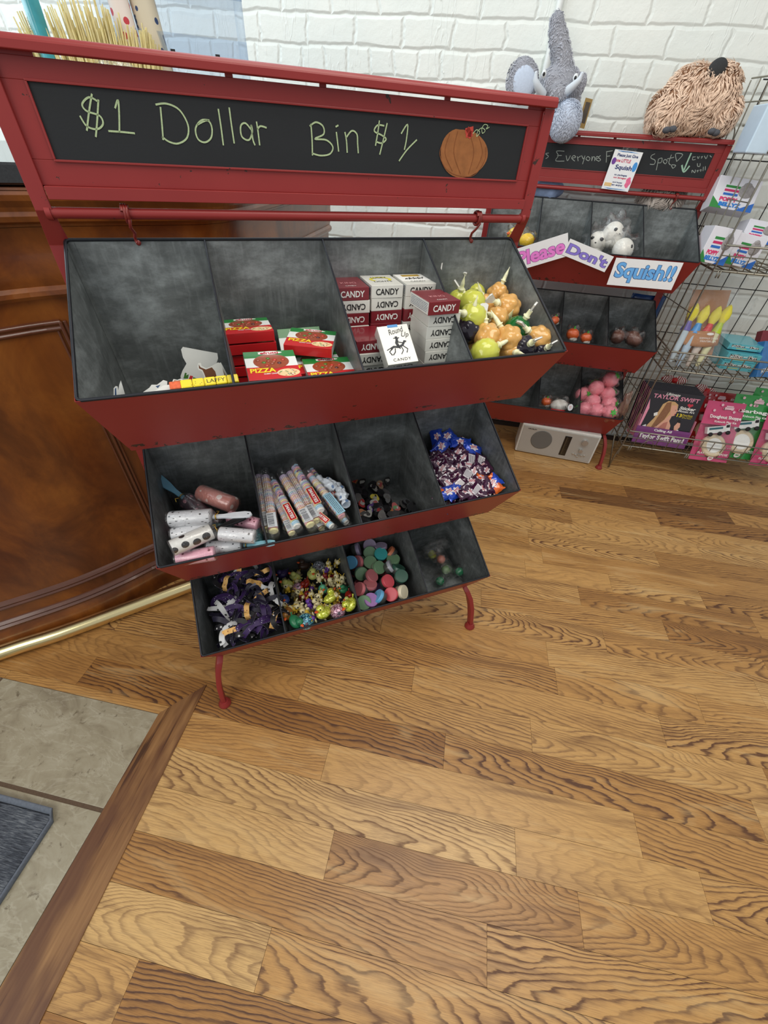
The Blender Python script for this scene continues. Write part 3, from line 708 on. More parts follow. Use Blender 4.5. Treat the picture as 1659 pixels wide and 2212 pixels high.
def basket(zb, zt, hooks):
    g = G(); x0, x1 = RX, RX + RW
    for z in (zb, zt): g.tube([(x0, YK, z), (x0, YF, z), (x1, YF, z), (x1, YK, z)], .0042, 6)
    g.tube([(x0, YF - .002, (zb + zt) / 2 + .01), (x1, YF - .002, (zb + zt) / 2 + .01)], .0024, 5)
    k = 0; x = x0
    while x < x1: g.tube([(x, YF - .001, zt), (x, YF - .001, zb), (x, YK, zb)], .0026, 5); x += .058
    y = YF + .06
    while y < YK - .02: g.tube([(x0, y, zb - .003), (x1, y, zb - .003)], .0026, 5); g.tube([(x0, y, zt), (x0, y, zb)], .0026, 5); y += .09
    b = obj('basket', g, M_steel, rk)
    for hx in hooks:
        for dd in (0, .011):
            h = G(); P = [(hx + dd, YF - .004, zb + .004), (hx + dd, YF - .012, zb + .001), (hx + dd, YF - .016, zb - .012), (hx + dd + .001, YF - .012, zb - .026), (hx + dd + .003, YF - .004, zb - .024), (hx + dd + .004, YF - .002, zb - .008)]
            h.tube(P, .0022, 6); obj('hook', h, M_steel, b)
    h = G(); cx = x0 + .13; h.tube([(cx + .035 * math.cos(a), YF - .004, zb + .055 * math.sin(a)) for a in [PI * i / 12 for i in range(13)]], .0018, 6)
    obj('label_loop', h, M_steel, b); return b
basket(.165, .262, [1.32, 1.64]); basket(.628, .72, [1.31, 1.62]); basket(1.08, 1.175, [1.30]); basket(1.475, 1.56, [])
g = G(); cx = 1.24; g.tube([(cx + .03 * math.cos(a), YK + .0, 1.50 + .06 * math.sin(a)) for a in [PI * i / 12 for i in range(13)]], .0026, 6)
obj('label_loop', g, M_steel, rk)
# ------------------------------------------------------------------ contents of the front stand
PR = {}
def inst(key, build, M, label, group=None, cat=None):
    if key not in PR:
        r = build(); PR[key] = r; r.matrix_world = M; tag(r, label, cat, group); return r
    return dup(PR[key], M, label, group)
def single(name, g, mats, cat, **k):                      # a thing that is one mesh
    o = obj(name, g, mats, **k); o['category'] = cat; return o
def pl(px, a, b, M=S1):                                   # sight line of a pixel meets the sloping top of a pile (y0,z0)-(y1,z1)
    Mi = M.inverted(); c = Mi @ CAM; d = Mi.to_3x3() @ ray(px); k = (b[1] - a[1]) / (b[0] - a[0])
    t = (a[1] + k * (c.y - a[0]) - c.z) / (d.z - k * d.y); return c + d * t
def zz(ox, oy, s): return lambda a, b: (ox + a / s, oy + b / s)
Z3, Z4, Z5, Z6 = zz(120, 480, 2.9625), zz(640, 480, 2.765), zz(290, 880, 3.386), zz(700, 850, 3.77)
Z5c, Z7a, Z7b, Z8 = zz(540, 970, 6.38), zz(400, 1200, 4.1475), zz(560, 1140, 4.1475), zz(940, 580, 5.53)
ZC, ZZ, ZB = zz(700, 1000, 6.38), zz(950, 880, 9.618), zz(860, 1130, 8.295)
FWD, RT, UP = V((0, -1, 0)), V((1, 0, 0)), V((0, 0, 1))
def place_word(u, v):
    a = ['at the left', 'left of centre', 'in the centre', 'right of centre', 'at the right'][min(4, max(0, int(u * 5)))]
    b = ['at the front', 'towards the front', 'midway', 'towards the back', 'at the back'][min(4, max(0, int(v * 5)))]
    return a + ', ' + b
def cell(p, k, j):                                        # position within compartment j of bin k
    y, z = BT[k]; u = (p[0] - (-.46 + .23 * j)) / .23; v = (p[1] - (y - .27)) / .27; return place_word(u, v)

# ---- die-cut stickers and yellow taffy (top bin, first compartment)
M_stick = mat('sticker_paper', (214, 216, 212), .6, var=.04); M_brown = mat('brown_print', (104, 62, 38), .6, var=.2); M_tan = mat('tan_print', (150, 122, 98), .6, var=.2)
def card(name, label, cat, pxs, yb, lean, mats, inner=None, th=.0006, group=None, imat=1):
    b = hs(max(pxs, key=lambda q: q[1]), yb); nrm = V((0, -math.cos(lean), math.sin(lean)))
    Mi = S1.inverted(); c = Mi @ CAM
    def on(q):
        d = Mi.to_3x3() @ ray(q); return c + d * ((b - c).dot(nrm) / d.dot(nrm))
    F = frame(b, (1, 0, 0), nrm); Fi = F.inverted()
    g = G(); g.prism([(Fi @ on(q))[:2] for q in pxs], 0, th)
    if inner:
        for poly, mi in inner: g.prism([(Fi @ on(q))[:2] for q in poly], th, th + .0001, m=mi)
    o = obj(name, g, mats); o.matrix_world = S1 @ F; return tag(o, label, cat, group)
L3 = lambda *p: [Z3(*q) for q in p]
STK = [M_stick, M_brown, mat('green_print', (60, 110, 40), .6), mat('red_print', (190, 40, 40), .6), M_tan, mat('navy_print', (40, 70, 110), .6), mat('taffy_yellow', (238, 214, 30), .35, coat=.4, var=.06)]
card('sticker', 'large blank-topped white die-cut sticker standing tallest in the first compartment', 'sticker', L3((805, 1030), (800, 985), (812, 950), (838, 905), (815, 865), (803, 815), (815, 798), (960, 825), (1035, 838), (1040, 870), (1025, 920), (1010, 1030)), .055, .12, STK,
     [(L3((818, 1000), (828, 962), (840, 965), (836, 980), (852, 972), (848, 1000)), 2), (L3((852, 1005), (862, 980), (880, 985), (872, 1008)), 3), (L3((880, 990), (905, 1000), (900, 1010), (880, 1008)), 2)], group='die-cut stickers')
card('sticker', 'brown antlered animal die-cut sticker behind the yellow taffy', 'sticker', L3((960, 1010), (945, 970), (935, 952), (915, 945), (908, 925), (912, 902), (930, 900), (935, 920), (965, 935), (1000, 920), (1040, 897), (1060, 905), (1085, 1000)), .01, .25, STK,
     [(L3((965, 1005), (950, 965), (940, 945), (918, 935), (916, 910), (928, 928), (962, 942), (1000, 928), (1022, 955), (1030, 985), (1010, 1005)), 1)], group='die-cut stickers')
card('sticker', 'die-cut sticker with a grey-brown print, second from the divider', 'sticker', L3((1020, 990), (1035, 905), (1058, 897), (1115, 1005), (1105, 1010), (1060, 990)), .03, .3, STK, [(L3((1030, 985), (1042, 910), (1055, 905), (1095, 995)), 4)], group='die-cut stickers')
card('sticker', 'small tan-edged sticker lying behind the left end of the yellow taffy', 'sticker', L3((745, 1030), (755, 1005), (780, 1010), (800, 1003), (820, 1012), (845, 1030), (830, 1045), (760, 1045)), -.02, .9, STK, [(L3((752, 1028), (760, 1010), (782, 1014), (800, 1008), (815, 1020), (800, 1032)), 4)], group='die-cut stickers')
card('sticker', 'folded pale sticker rising left of the yellow taffy', 'sticker', L3((560, 1088), (600, 1060), (615, 1040), (650, 1040), (690, 1010), (715, 1018), (715, 1040), (680, 1060), (640, 1082)), -.045, .5, STK, [(L3((640, 1050), (672, 1040), (655, 1062)), 5)], group='die-cut stickers')
card('sticker', 'wavy-edged white sticker flat at the front rim', 'sticker', L3((635, 1082), (690, 1045), (740, 1040), (800, 1045), (845, 1050), (870, 1060), (820, 1055), (770, 1072), (745, 1075), (700, 1080)), -.06, .9, STK, None, group='die-cut stickers')
card('sticker', 'narrow white sticker with blue edge standing alone in the left front corner', 'sticker', L3((372, 1110), (372, 1062), (385, 1048), (398, 1052), (405, 1110)), -.07, .1, STK, [(L3((380, 1105), (380, 1065), (388, 1058), (390, 1105)), 5)], group='die-cut stickers')
card('sticker', 'pointed white sticker leaning out of the left front corner', 'sticker', L3((395, 1110), (408, 1040), (418, 1012), (430, 1050), (446, 1106)), -.06, .15, STK, None, group='die-cut stickers')
def taffy():
    t = thing('taffy_pack', '', 'candy'); g = G()
    for r in range(5): g.box((-.038 + .019 * r, 0, 0), (.0186, .016, .009))
    obj('wrapper', g, STK[6], t, bevel=.002); g = G(); g.box((-.056, 0, 0), (.018, .015, .008)); obj('torn_end', g, [mat('taffy_end', (224, 96, 50), .5, var=.5, scale=200)], t, bevel=.002)
    text('LAFFY', .03, .007, mat('black_ink', (24, 22, 24), .6), t, T(.01, 0, .0047)); g = G()
    for i in range(9): g.box((-.02 + random.uniform(-.01, .055), random.uniform(-.006, .006), .0047), (.0012, .0006, .0003))
    obj('speckle_print', g, MC['black_ink'], t); return t
a, b = hs(Z3(835, 1040), -.065), hs(Z3(1110, 1010), -.065)
inst('taffy', taffy, S1 @ T((a + b) / 2 + V((.004, 0, 0))) @ Rx(.6) @ Rz(.02), 'yellow wrapped taffy strip lying along the front rim of the first compartment', 'yellow taffy')
inst('taffy', taffy, S1 @ T(-.268, -.045, 1.072) @ Rx(.3) @ Rz(.35), 'yellow taffy strip poking out behind, against the first divider', 'yellow taffy')

# ---- pizza gummy boxes
M_pg, M_pw, M_pr = mat('box_green', (30, 122, 52), .4, coat=.3, var=.05), mat('box_white', (226, 230, 228), .4, coat=.3, var=.04), mat('box_red', (196, 26, 32), .4, coat=.3, var=.06)
M_gum = mat('gummy_orange', (150, 70, 40), .3, coat=.6, var=.35, scale=140); M_gumg = mat('gummy_green', (70, 120, 34), .3, coat=.6); M_gumd = mat('gummy_dark', (74, 28, 38), .3, coat=.6); M_gumr = mat('gummy_red', (190, 46, 34), .3, coat=.6)
M_yel = mat('print_yellow', (240, 214, 40), .5, var=.04); M_inkw = mat('white_ink', (236, 236, 232), .5, var=.04); M_cream = mat('print_cream', (226, 200, 150), .5, var=.1)
PW, PH, PD = .095, .084, .0188
def pizza_box():
    t = thing('gummy_box', '', 'candy box'); w, h, d = PW / 2, PH / 2, PD
    g = G(); g.box((0, 0, -d / 2), (PW, PH, d - .0006), m=0); g.box((0, 0, -d / 2), (PW + .0004, PH - .002, d - .004), m=1)
    bands = [(-h, -.006, 2), (-.006, .022, 1), (.022, h, 0)]
    win = [(.033 * math.cos(a), .011 + .022 * math.sin(a)) for a in [2 * PI * i / 28 for i in range(28)]]
    for y0, y1, m in bands: g.box((0, (y0 + y1) / 2, .0001), (PW, y1 - y0, .0005), m=m)
    g.box((0, -h - .0002, -d / 2), (PW, .0006, d), m=2); g.box((0, h + .0002, -d / 2), (PW, .0006, d), m=0)
    obj('carton', g, [M_pg, M_pw, M_pr], t, bevel=.0005)
    g = G(); g.prism([(p[0], p[1] - .002) for p in win], .0004, .0006, m=0)
    for i in range(10):
        a = i * 2.4; r = .004 + .0022 * i; g.ball((r * math.cos(a) * 1.1, .008 + r * math.sin(a) * .62, .0008), (.0042, .0034, .0012), 8, 5, m=random.choice([1, 2, 3, 0, 0]))
    obj('gummy_window', g, [M_gum, M_gumg, M_gumd, M_gumr], t)
    g = G(); g.prism([(.026 + .021 * math.cos(a), -.026 + .011 * math.sin(a)) for a in [2 * PI * i / 20 for i in range(20)]], .0004, .0007, m=0)
    for i in range(26):
        a = random.uniform(0, 6.3); r = math.sqrt(random.random()); g.box((.026 + .018 * r * math.cos(a), -.026 + .009 * r * math.sin(a), .0008), (.003, .0014, .0002), M=None, m=random.choice([1, 2, 3]))
    obj('pizza_print', g, [M_cream, M_pg, M_pr, M_inkw], t)
    text('PIZZA', .046, .0125, M_yel, t, T(-.019, -.0165, .0009), off=.03)
    text('GUMMY CANDY', .026, .0035, M_inkw, t, T(-.006, -.027, .0009), off=.02)
    g = G(); g.prism([(.022 * math.cos(a) * (1 + .12 * math.cos(5 * a)), .0355 + .0052 * math.sin(a)) for a in [2 * PI * i / 24 for i in range(24)]], .0005, .0008)
    obj('badge', g, M_inkw, t); text('efrutti', .034, .0075, mat('badge_red', (190, 34, 60), .5), t, T(0, .0353, .0011), off=.03)
    text('efrutti', .03, .008, MC['badge_red'] if 0 else M_pr, t, frame((-.0, h + .0007, -d / 2), (-1, 0, 0), (0, 1, 0)), off=.02)
    return t
ZP = lambda a, b: (480 + a / 4.879, 680 + b / 4.879)
def quadM(TL, TR, BL, yt, yb, w, h):                      # rigid face frame from three corners and two depths
    a, b, c = hs(TL, yt), hs(TR, yt), hs(BL, yb); x = (b - a).normalized(); up = (a - c); up = (up - x * up.dot(x)).normalized(); n = x.cross(up)
    o = (a + b) / 2 * .5 + (c + (b - a) / 2) * .5; return S1 @ frame(o, x, n)
GP = 'pizza gummy candy boxes'
ztop = 1.113
for i in range(6):
    o = V((-.185 + random.uniform(-.002, .002), .105 + random.uniform(-.003, .003), ztop + .024 - i * .0225))
    lb = ['topmost pizza gummy box of the flat stack, window visible from above', 'second pizza gummy box down in the flat stack', 'third pizza gummy box down in the flat stack', 'fourth pizza gummy box down in the flat stack', 'fifth pizza gummy box of the flat stack, mostly hidden', 'lowest pizza gummy box of the flat stack, in shadow'][i]
    inst('pz', pizza_box, S1 @ T(o) @ Rz(random.uniform(-.04, .04)), lb, GP)
inst('pz', pizza_box, quadM(ZP(232, 430), ZP(745, 402), ZP(290, 700), .012, -.062, PW, PH) @ T(0, 0, .004), 'pizza gummy box leaning at the front left of its compartment, PIZZA facing up', GP)
inst('pz', pizza_box, quadM(ZP(830, 472), ZP(1305, 445), ZP(900, 690), .012, -.062, PW, PH) @ T(.004, -.004, .0), 'pizza gummy box at the front right with green side and gummies showing', GP)
inst('pz', pizza_box, S1 @ T(-.066, .050, 1.122) @ Rz(-.38) @ Rx(.06) @ Ry(.03), 'pizza gummy box lying askew on top behind the front right one', GP)
inst('pz', pizza_box, quadM(ZP(602, 232), ZP(975, 183), ZP(604, 400), .155, .13, PW, PH) @ T(.008, -.01, 0) @ Rz(-.05), 'pizza gummy box standing at the back behind the others', GP)
inst('pz', pizza_box, S1 @ T(-.160, .014, 1.004) @ Rx(.03), 'pizza gummy box lying under the front left one', GP)
inst('pz', pizza_box, S1 @ T(-.062, .02, 1.085) @ Rx(.1), 'pizza gummy box lying under the askew one', GP)
for i in range(4): inst('pz', pizza_box, S1 @ T(-.062 + i * .001, .03, 1.062 - i * .0225), ['upper', 'second', 'third', 'bottom'][i] + ' pizza gummy box of the hidden right-hand pile', GP)

# ---- candy stick cartons
M_mar = mat('maroon_card', (122, 24, 36), .35, coat=.5, var=.08); M_cw = mat('white_card', (222, 222, 214), .35, coat=.5, var=.04); M_ink = MC['black_ink'] if 'black_ink' in MC else mat('black_ink', (24, 22, 24), .6)
M_blue = mat('stamp_blue', (70, 140, 200), .5)
CW, CD, CH = .072, .086, .0252
def fineprint(g, M, w, h, rows, m):
    for r in range(rows):
        x = -w / 2
        while x < w / 2 - .002:
            l_ = random.uniform(.002, .007); l_ = min(l_, w / 2 - x); g.box((x + l_ / 2, h / 2 - (r + .5) * h / rows, 0), (l_, h / rows * .35, .0002), M=M, m=m); x += l_ + .0014
def candy_carton(kind):
    def f():
        t = thing('candy_carton', '', 'candy box'); body = M_mar if kind == 'maroon' else M_cw
        g = G(); g.box((0, CD / 2, CH / 2), (CW, CD, CH)); obj('carton', g, body, t, bevel=.0008)
        ink = M_inkw if kind == 'maroon' else M_ink
        up = kind.endswith('up') or True
        text('CANDY', .052, .0125, ink, t, frame((0, -.0005, CH / 2), (1, 0, 0), (0, -1, 0)), off=.02, name='end_lettering')
        g = G(); fineprint(g, frame((-CW / 2 - .0004, CD / 2, CH / 2), (0, -1, 0), (-1, 0, 0)), .075, .018, 6, 0); obj('side_print', g, mat('side_print_blue', (70, 84, 120), .6), t)
        if kind == 'maroon':
            g = G(); g.box((-CW / 2 - .0002, CD / 2, CH / 2), (.0004, CD * .96, CH * .92)); obj('side_panel', g, M_cw, t)
            text('KING', .034, .012, mat('faded_pink', (196, 130, 134), .5), t, frame((0, CD * .42, CH + .0004), (1, 0, 0), UP), off=.01, name='top_lettering')
            text('CANDY', .024, .005, M_inkw, t, frame((0, CD * .15, CH + .0004), (1, 0, 0), UP), name='small_lettering')
        elif kind == 'shoe':
            g = G(); P = [(.022 * math.cos(a), .048 + .016 * math.sin(a)) for a in [PI * (-.25 + 1.5 * i / 16) for i in range(17)]]; g.ribbon(P, .007); obj('horseshoe_print', g, mat('print_gold', (206, 196, 70), .5, var=.2), t, frame((0, 0, CH + .0004), (1, 0, 0), UP))
            text('LUCKY', .036, .012, M_ink, t, frame((0, .062, CH + .0006), (1, 0, 0), UP), name='top_lettering'); text('LIGHTS', .04, .009, M_ink, t, frame((0, .030, CH + .0006), (1, 0, 0), UP), name='small_lettering')
        elif kind == 'horse':
            g = G(); g.box((0, CD * .62, CH + .0001), (CW * .98, CD * .62, .0006), m=0); g.box((0, CD * .80, CH + .0004), (CW * .6, CD * .18, .0005), m=2)
            for x in (-.016, -.006, .005, .016):
                y = .044; g.ribbon([(x - .006, y - .004), (x - .002, y + .002), (x + .004, y + .002), (x + .008, y + .008)], .0032, M=T(0, 0, CH + .0008), m=1)
                for dx in (-.004, 0, .004): g.ribbon([(x + dx, y), (x + dx - .003, y - .008)], .0012, M=T(0, 0, CH + .0008), m=1)
            obj('running_horses_print', g, [M_inkw, M_ink, mat('print_ochre', (170, 140, 60), .6, var=.3)], t)
            text('CANDY', .036, .008, M_ink, t, frame((0, .02, CH + .001), (1, 0, 0), UP), name='small_lettering')
        return t
    return f
GC = 'cartons of candy sticks'
def stack(x, y, zt, kinds, flips, what, yaw=0.0):
    z = zt; names = ['top', 'second', 'third', 'fourth', 'fifth', 'sixth', 'seventh', 'eighth']
    for i, (k, fl) in enumerate(zip(kinds, flips)):
        z -= CH + .0003; M = S1 @ T(x + random.uniform(-.0015, .0015), y + random.uniform(-.002, .002), z) @ Rz(yaw + random.uniform(-.02, .02))
        key = 'mar' if k == 'm' else k
        kk = {'m': 'maroon', 'w': 'white', 'shoe': 'shoe', 'horse': 'horse'}[k]
        if fl: M = M @ T(0, 0, CH) @ Ry(PI)
        col = {'m': 'maroon', 'w': 'white', 'shoe': 'white horseshoe-printed', 'horse': 'maroon-and-white horse-printed'}[k]
        inst('cc_' + kk + ('_h' if k == 'horse' else ''), candy_carton(kk), M, '%s candy carton, %s of the %s' % (col, names[i], what), GC)
stack(.207, .0, 1.1695, ['w'] * 7, [1] * 7, 'tall front right stack, under a maroon one')
inst('cc_maroon', candy_carton('maroon'), S1 @ T(.199, -.010, 1.1700) @ Rz(.05), 'maroon candy carton on top of the tall front right stack', GC)
stack(.117, .10, 1.2015, ['shoe', 'w', 'm', 'm', 'w', 'w', 'm', 'w'], [0, 1, 1, 1, 1, 1, 1, 1], 'middle back stack')
stack(.040, .10, 1.199, ['m', 'w', 'm', 'w', 'm', 'w', 'w'], [0, 1, 1, 1, 1, 1, 1], 'left back stack against the divider')
stack(.193, .096, 1.2025, ['horse', 'w', 'm', 'w', 'w', 'm', 'w'], [0, 1, 1, 1, 1, 1, 1], 'right back stack')
stack(.054, .005, 1.1235, ['m', 'w', 'w', 'w', 'm'], [1, 1, 1, 1, 1], 'low front left stack')
def round_up():
    t = thing('candy_carton', '', 'candy box'); w, h = .066, .086
    g = G(); g.box((0, 0, -CH / 2), (w, h, CH)); obj('carton', g, M_cw, t, bevel=.0008)
    text('Round', .034, .012, M_ink, t, T(.004, .030, .0004) @ Rz(.18), shear=.3, name='top_lettering'); text('Up', .016, .014, M_ink, t, T(.021, .018, .0004) @ Rz(-.1), shear=.3, name='top_lettering')
    g = G(); g.box((0, h / 2 - .002, .0002), (.022, .006, .0004)); obj('tax_stamp', g, M_blue, t)
    g = G()   # rider on a galloping horse, as ink strokes
    for P, wd in ([((-.018, -.008), (-.010, -.004), (0, -.006), (.010, -.002), (.016, .006), (.019, .004)), .0045], [((-.014, -.008), (-.022, -.014), (-.018, -.022)), .0022], [((-.008, -.008), (-.010, -.016), (-.016, -.022)), .002], [((.010, -.004), (.018, -.012), (.014, -.020)), .002],
                  [((.006, -.006), (.008, -.014), (.002, -.022)), .0018], [((-.019, -.007), (-.026, -.010)), .0016], [((0, -.004), (-.002, .004), (.001, .010)), .006], [((0, .006), (.006, .004), (.012, .002)), .002], [((-.001, -.002), (.003, -.010)), .0026], [((-.006, .0145), (.007, .0145)), .0016], [((-.002, .016), (.003, .016)), .004]):
        g.ribbon(P, wd)
    g.ball((.001, .0125, 0), (.003, .003, .0003), 10, 6); obj('rider_print', g, mat('ink_grey', (54, 56, 60), .7), t, T(0, -.001, .0006))
    text('CANDY', .038, .0062, M_ink, t, T(0, -.034, .0004), sp=1.2); text('CANDY', .046, .012, M_ink, t, frame((0, -h / 2 - .0004, -CH / 2), (-1, 0, 0), (0, -1, 0)), off=.02)
    return t
TLu, TRu, BLu = Z4(480, 628), Z4(655, 608), Z4(555, 852)
a, b, c = hs(TLu, .005), hs(TRu, .005), hs(BLu, -.062)
inst('ru', round_up, quadM(TLu, TRu, BLu, .008, -.060, .066, .086), 'white candy carton with a horse rider leaning face up at the front of the cartons', GC)
card('paper_sliver', 'thin pale paper sliver stuck on the divider above the jelly pouches', 'paper scrap', [Z4(862, 275), Z4(868, 245), Z4(874, 242), Z4(868, 285)], .04, 0, [M_stick])

# ---- jelly fruit pouches
def jelly(col, name, dark=False):
    if name in MC: return MC[name]
    m, n, l, p = nt(name); c = srgb(col); f = noise(n, l, coord(n), 40, 2)
    l.new(mix(n, l, f, tuple(x * .8 for x in c[:3]) + (1,), c), p.inputs['Base Color']); p.inputs['Roughness'].default_value = .16; p.inputs['Transmission Weight'].default_value = 0 if dark else .15
    p.inputs['IOR'].default_value = 1.35; p.inputs['Subsurface Weight'].default_value = 0 if dark else .3; p.inputs['Subsurface Radius'].default_value = (.008, .006, .003); p.inputs['Subsurface Scale'].default_value = 1; p.inputs['Coat Weight'].default_value = .6
    MC[name] = m; return m
M_neck = mat('soft_translucent_plastic', (236, 236, 196), .3, trans=.0, sss=.4, var=.05); M_neckw = mat('milky_plastic', (224, 224, 220), .35, trans=.0, var=.12, scale=500, bmp=.4)
def pouch(kind, mt, fan=True):
    def f():
        t = thing('jelly_pouch', '', 'candy'); rnd = random.Random(kind); R = .030
        if kind in ('orange', 'black'):
            g = G(); pts = [(0, 0, .0)]
            for i in range(17):
                a = i * 2.4; z = 1 - 2 * (i + .5) / 17; s = math.sqrt(1 - z * z); g.ball((s * math.cos(a) * R * .64, s * math.sin(a) * R * .64, z * R * .66), R * .46, 12, 8)
            g.ball((0, 0, 0), R * .98, 18, 12)
            b = obj('body', g, mt, t); md = b.modifiers.new('r', 'REMESH'); md.mode = 'VOXEL'; md.voxel_size = .0022; md.use_smooth_shade = True; sm = b.modifiers.new('s', 'SMOOTH'); sm.iterations = 3
        else:
            g = G(); g.ball((0, 0, 0), (R, R, R * 1.08), 28, 18, fn=lambda q: 1 + .045 * math.sin(9 * math.atan2(q.y, q.x) + 6 * q.z) * math.cos(8 * q.z) * (1 if kind == 'yellow' else .2))
            b = obj('body', g, mt, t)
        g = G(); g.lathe([(.008, .026), (.0065, .030), (.006, .036), (.0085, .037), (.0085, .039), (.0055, .040), (.0052, .046), (.005, .052)], 14)
        obj('neck', g, M_neck, t)
        g = G()
        if fan:
            g.add([(x, y, z) for y in (-.002, .002) for x, z in ((-.0045, .052), (.0045, .052), (.011, .068), (.006, .071), (-.006, .071), (-.011, .068))], [(0, 1, 2, 3, 4, 5), (11, 10, 9, 8, 7, 6)] + [(i, (i + 1) % 6 + 0, 6 + (i + 1) % 6, 6 + i) for i in range(6)])
            obj('fan_tip', g, M_neckw, t, bevel=.001)
        else:
            g.lathe([(.005, .052), (.0038, .058), (.0014, .068), (.0008, .074)], 10); obj('pointed_tip', g, M_neck, t)
        return t
    return f
MJ = {'orange': jelly((238, 184, 106), 'orange_jelly'), 'yellow': jelly((222, 226, 96), 'lemon_jelly'), 'green': jelly((24, 104, 44), 'green_jelly', True), 'black': jelly((38, 32, 44), 'black_jelly', True)}
SF = ((-.09, 1.105), (.17, 1.165))
def pz(px, dy=0.0): return pl(px, (SF[0][0], SF[0][1] + dy), (SF[1][0], SF[1][1] + dy))
GJ = 'jelly fruit pouches'
#  centre px, direction px (neck towards), kind, fan, scale, lift, label
JP = [((860, 470), (690, 380), 'orange', 1, 1.0, .018, 'orange jelly pouch highest at the right, fan tip to the left'),
      ((1230, 850), (1090, 720), 'orange', 1, 1.0, 0, 'orange jelly pouch in the right front, clear fan tip to its upper left'),
      ((615, 830), (600, 660), 'orange', 1, 1.0, 0, 'large orange jelly pouch at the front left'),
      ((870, 850), (760, 660), 'orange', 0, 1.0, .002, 'orange jelly pouch in the middle front with pointed tip rising'),
      ((735, 600), (640, 540), 'orange', 0, .85, .010, 'orange jelly pouch in the middle, behind the front pair'),
      ((740, 310), (795, 190), 'orange', 0, .85, .012, 'orange jelly pouch at the very back with its tip pointing up'),
      ((590, 460), (560, 350), 'orange', 0, .9, .004, 'orange jelly pouch half hidden behind the yellow ones'),
      ((450, 420), (230, 170), 'yellow', 1, 1.0, .012, 'yellow jelly pouch with white fan tip rising at the upper left'),
      ((450, 580), (300, 520), 'yellow', 0, 1.0, .024, 'yellow jelly pouch in front of the other yellow pair'),
      ((275, 400), (300, 300), 'yellow', 0, .9, -.002, 'yellow jelly pouch against the divider'),
      ((590, 1010), (920, 830), 'yellow', 0, 1.0, -.004, 'yellow jelly pouch at the front rim, long tip pointing right'),
      ((480, 300), (430, 140), 'yellow', 0, .8, -.006, 'yellow jelly pouch at the back with an upright pointed tip'),
      ((965, 740), (1040, 640), 'green', 1, 1.0, .002, 'green jelly pouch among the orange ones'),
      ((385, 740), (420, 620), 'black', 0, 1.0, .0, 'black jelly pouch wedged against the divider'),
      ((1050, 950), (1130, 900), 'black', 1, .9, -.006, 'black jelly pouch at the front, fan tip to the right'),
      ((700, 710), (640, 620), 'black', 0, .9, -.012, 'black jelly pouch low in the middle'),
      ((820, 690), (860, 620), 'black', 0, .9, -.018, 'black jelly pouch low behind the front orange pair'),
      ((1250, 1010), (1330, 950), 'black', 1, .8, -.018, 'jelly pouch mostly buried at the rim, white mesh fan showing'),
      ((350, 250), (345, 160), 'black', 1, .75, -.004, 'black jelly pouch at the back left, grey fan tip up'),
      ((560, 960), (640, 1010), 'orange', 0, 1.0, -.03, 'orange jelly pouch underneath at the front left'),
      ((880, 990), (1000, 1010), 'orange', 0, .9, -.02, 'orange jelly pouch low at the middle of the rim'),
      ((1000, 560), (1040, 500), 'orange', 0, .9, -.02, 'orange jelly pouch buried at the right back')]
for (c_, d_, k, fan, sc, lift, lb) in JP:
    a = pz(Z8(*c_), lift - .012); b = pz(Z8(*d_), lift + .010)
    inst('jp' + k + str(fan), pouch(k, MJ[k], fan), S1 @ axisM(a, b, random.uniform(0, 1.2)) @ S(sc), lb, GJ)

# ---- patterned lint rollers (middle bin, first compartment)
def m_pattern(name, base, ink, kind):
    if name in MC: return MC[name]
    m, n, l, p = nt(name); c = coord(n)
    if kind == 'dots':
        v = N(n, 'ShaderNodeTexVoronoi'); v.inputs['Scale'].default_value = 34; v.inputs['Randomness'].default_value = .35; l.new(c, v.inputs['Vector']); f = ramp(n, l, v.outputs['Distance'], [(0, (1, 1, 1, 1)), (.36, (1, 1, 1, 1)), (.38, (0, 0, 0, 1)), (1, (0, 0, 0, 1))])
    elif kind == 'dash':
        v = N(n, 'ShaderNodeTexVoronoi'); v.inputs['Scale'].default_value = 1; v.inputs['Randomness'].default_value = .6; l.new(mapping(n, l, c, (34, 200, 60), rot=(.5, .4, .6)), v.inputs['Vector']); f = ramp(n, l, v.outputs['Distance'], [(0, (1, 1, 1, 1)), (.20, (1, 1, 1, 1)), (.24, (0, 0, 0, 1)), (1, (0, 0, 0, 1))])
    else:
        v = N(n, 'ShaderNodeTexVoronoi'); v.inputs['Scale'].default_value = 55; v.inputs['Randomness'].default_value = .9; l.new(c, v.inputs['Vector']); f = ramp(n, l, v.outputs['Distance'], [(0, (1, 1, 1, 1)), (.24, (1, 1, 1, 1)), (.28, (0, 0, 0, 1)), (1, (0, 0, 0, 1))])
    l.new(mix(n, l, f, srgb(base), srgb(ink)), p.inputs['Base Color']); p.inputs['Roughness'].default_value = .3; p.inputs['Coat Weight'].default_value = .7
    MC[name] = m; return m
PT = {'dash': m_pattern('white_dash_print', (216, 218, 222), (40, 42, 46), 'dash'), 'dots': m_pattern('white_dot_print', (222, 222, 218), (22, 20, 20), 'dots'), 'pink': m_pattern('pink_blob_print', (206, 138, 128), (232, 214, 208), 'dots'),
      'rose': m_pattern('rose_mark_print', (226, 168, 186), (110, 30, 50), 'marks'), 'dark': m_pattern('dusky_print', (70, 52, 62), (170, 120, 130), 'marks'), 'teal': m_pattern('teal_print', (30, 84, 90), (60, 130, 130), 'marks')}
M_gold = mat('gold_tie', (214, 176, 80), .3, .9, var=.2); M_film = film('clear_wrap', g0=.03, g1=.5)
M_filmd = film('clear_wrap_soft', g0=.02, g1=.25)
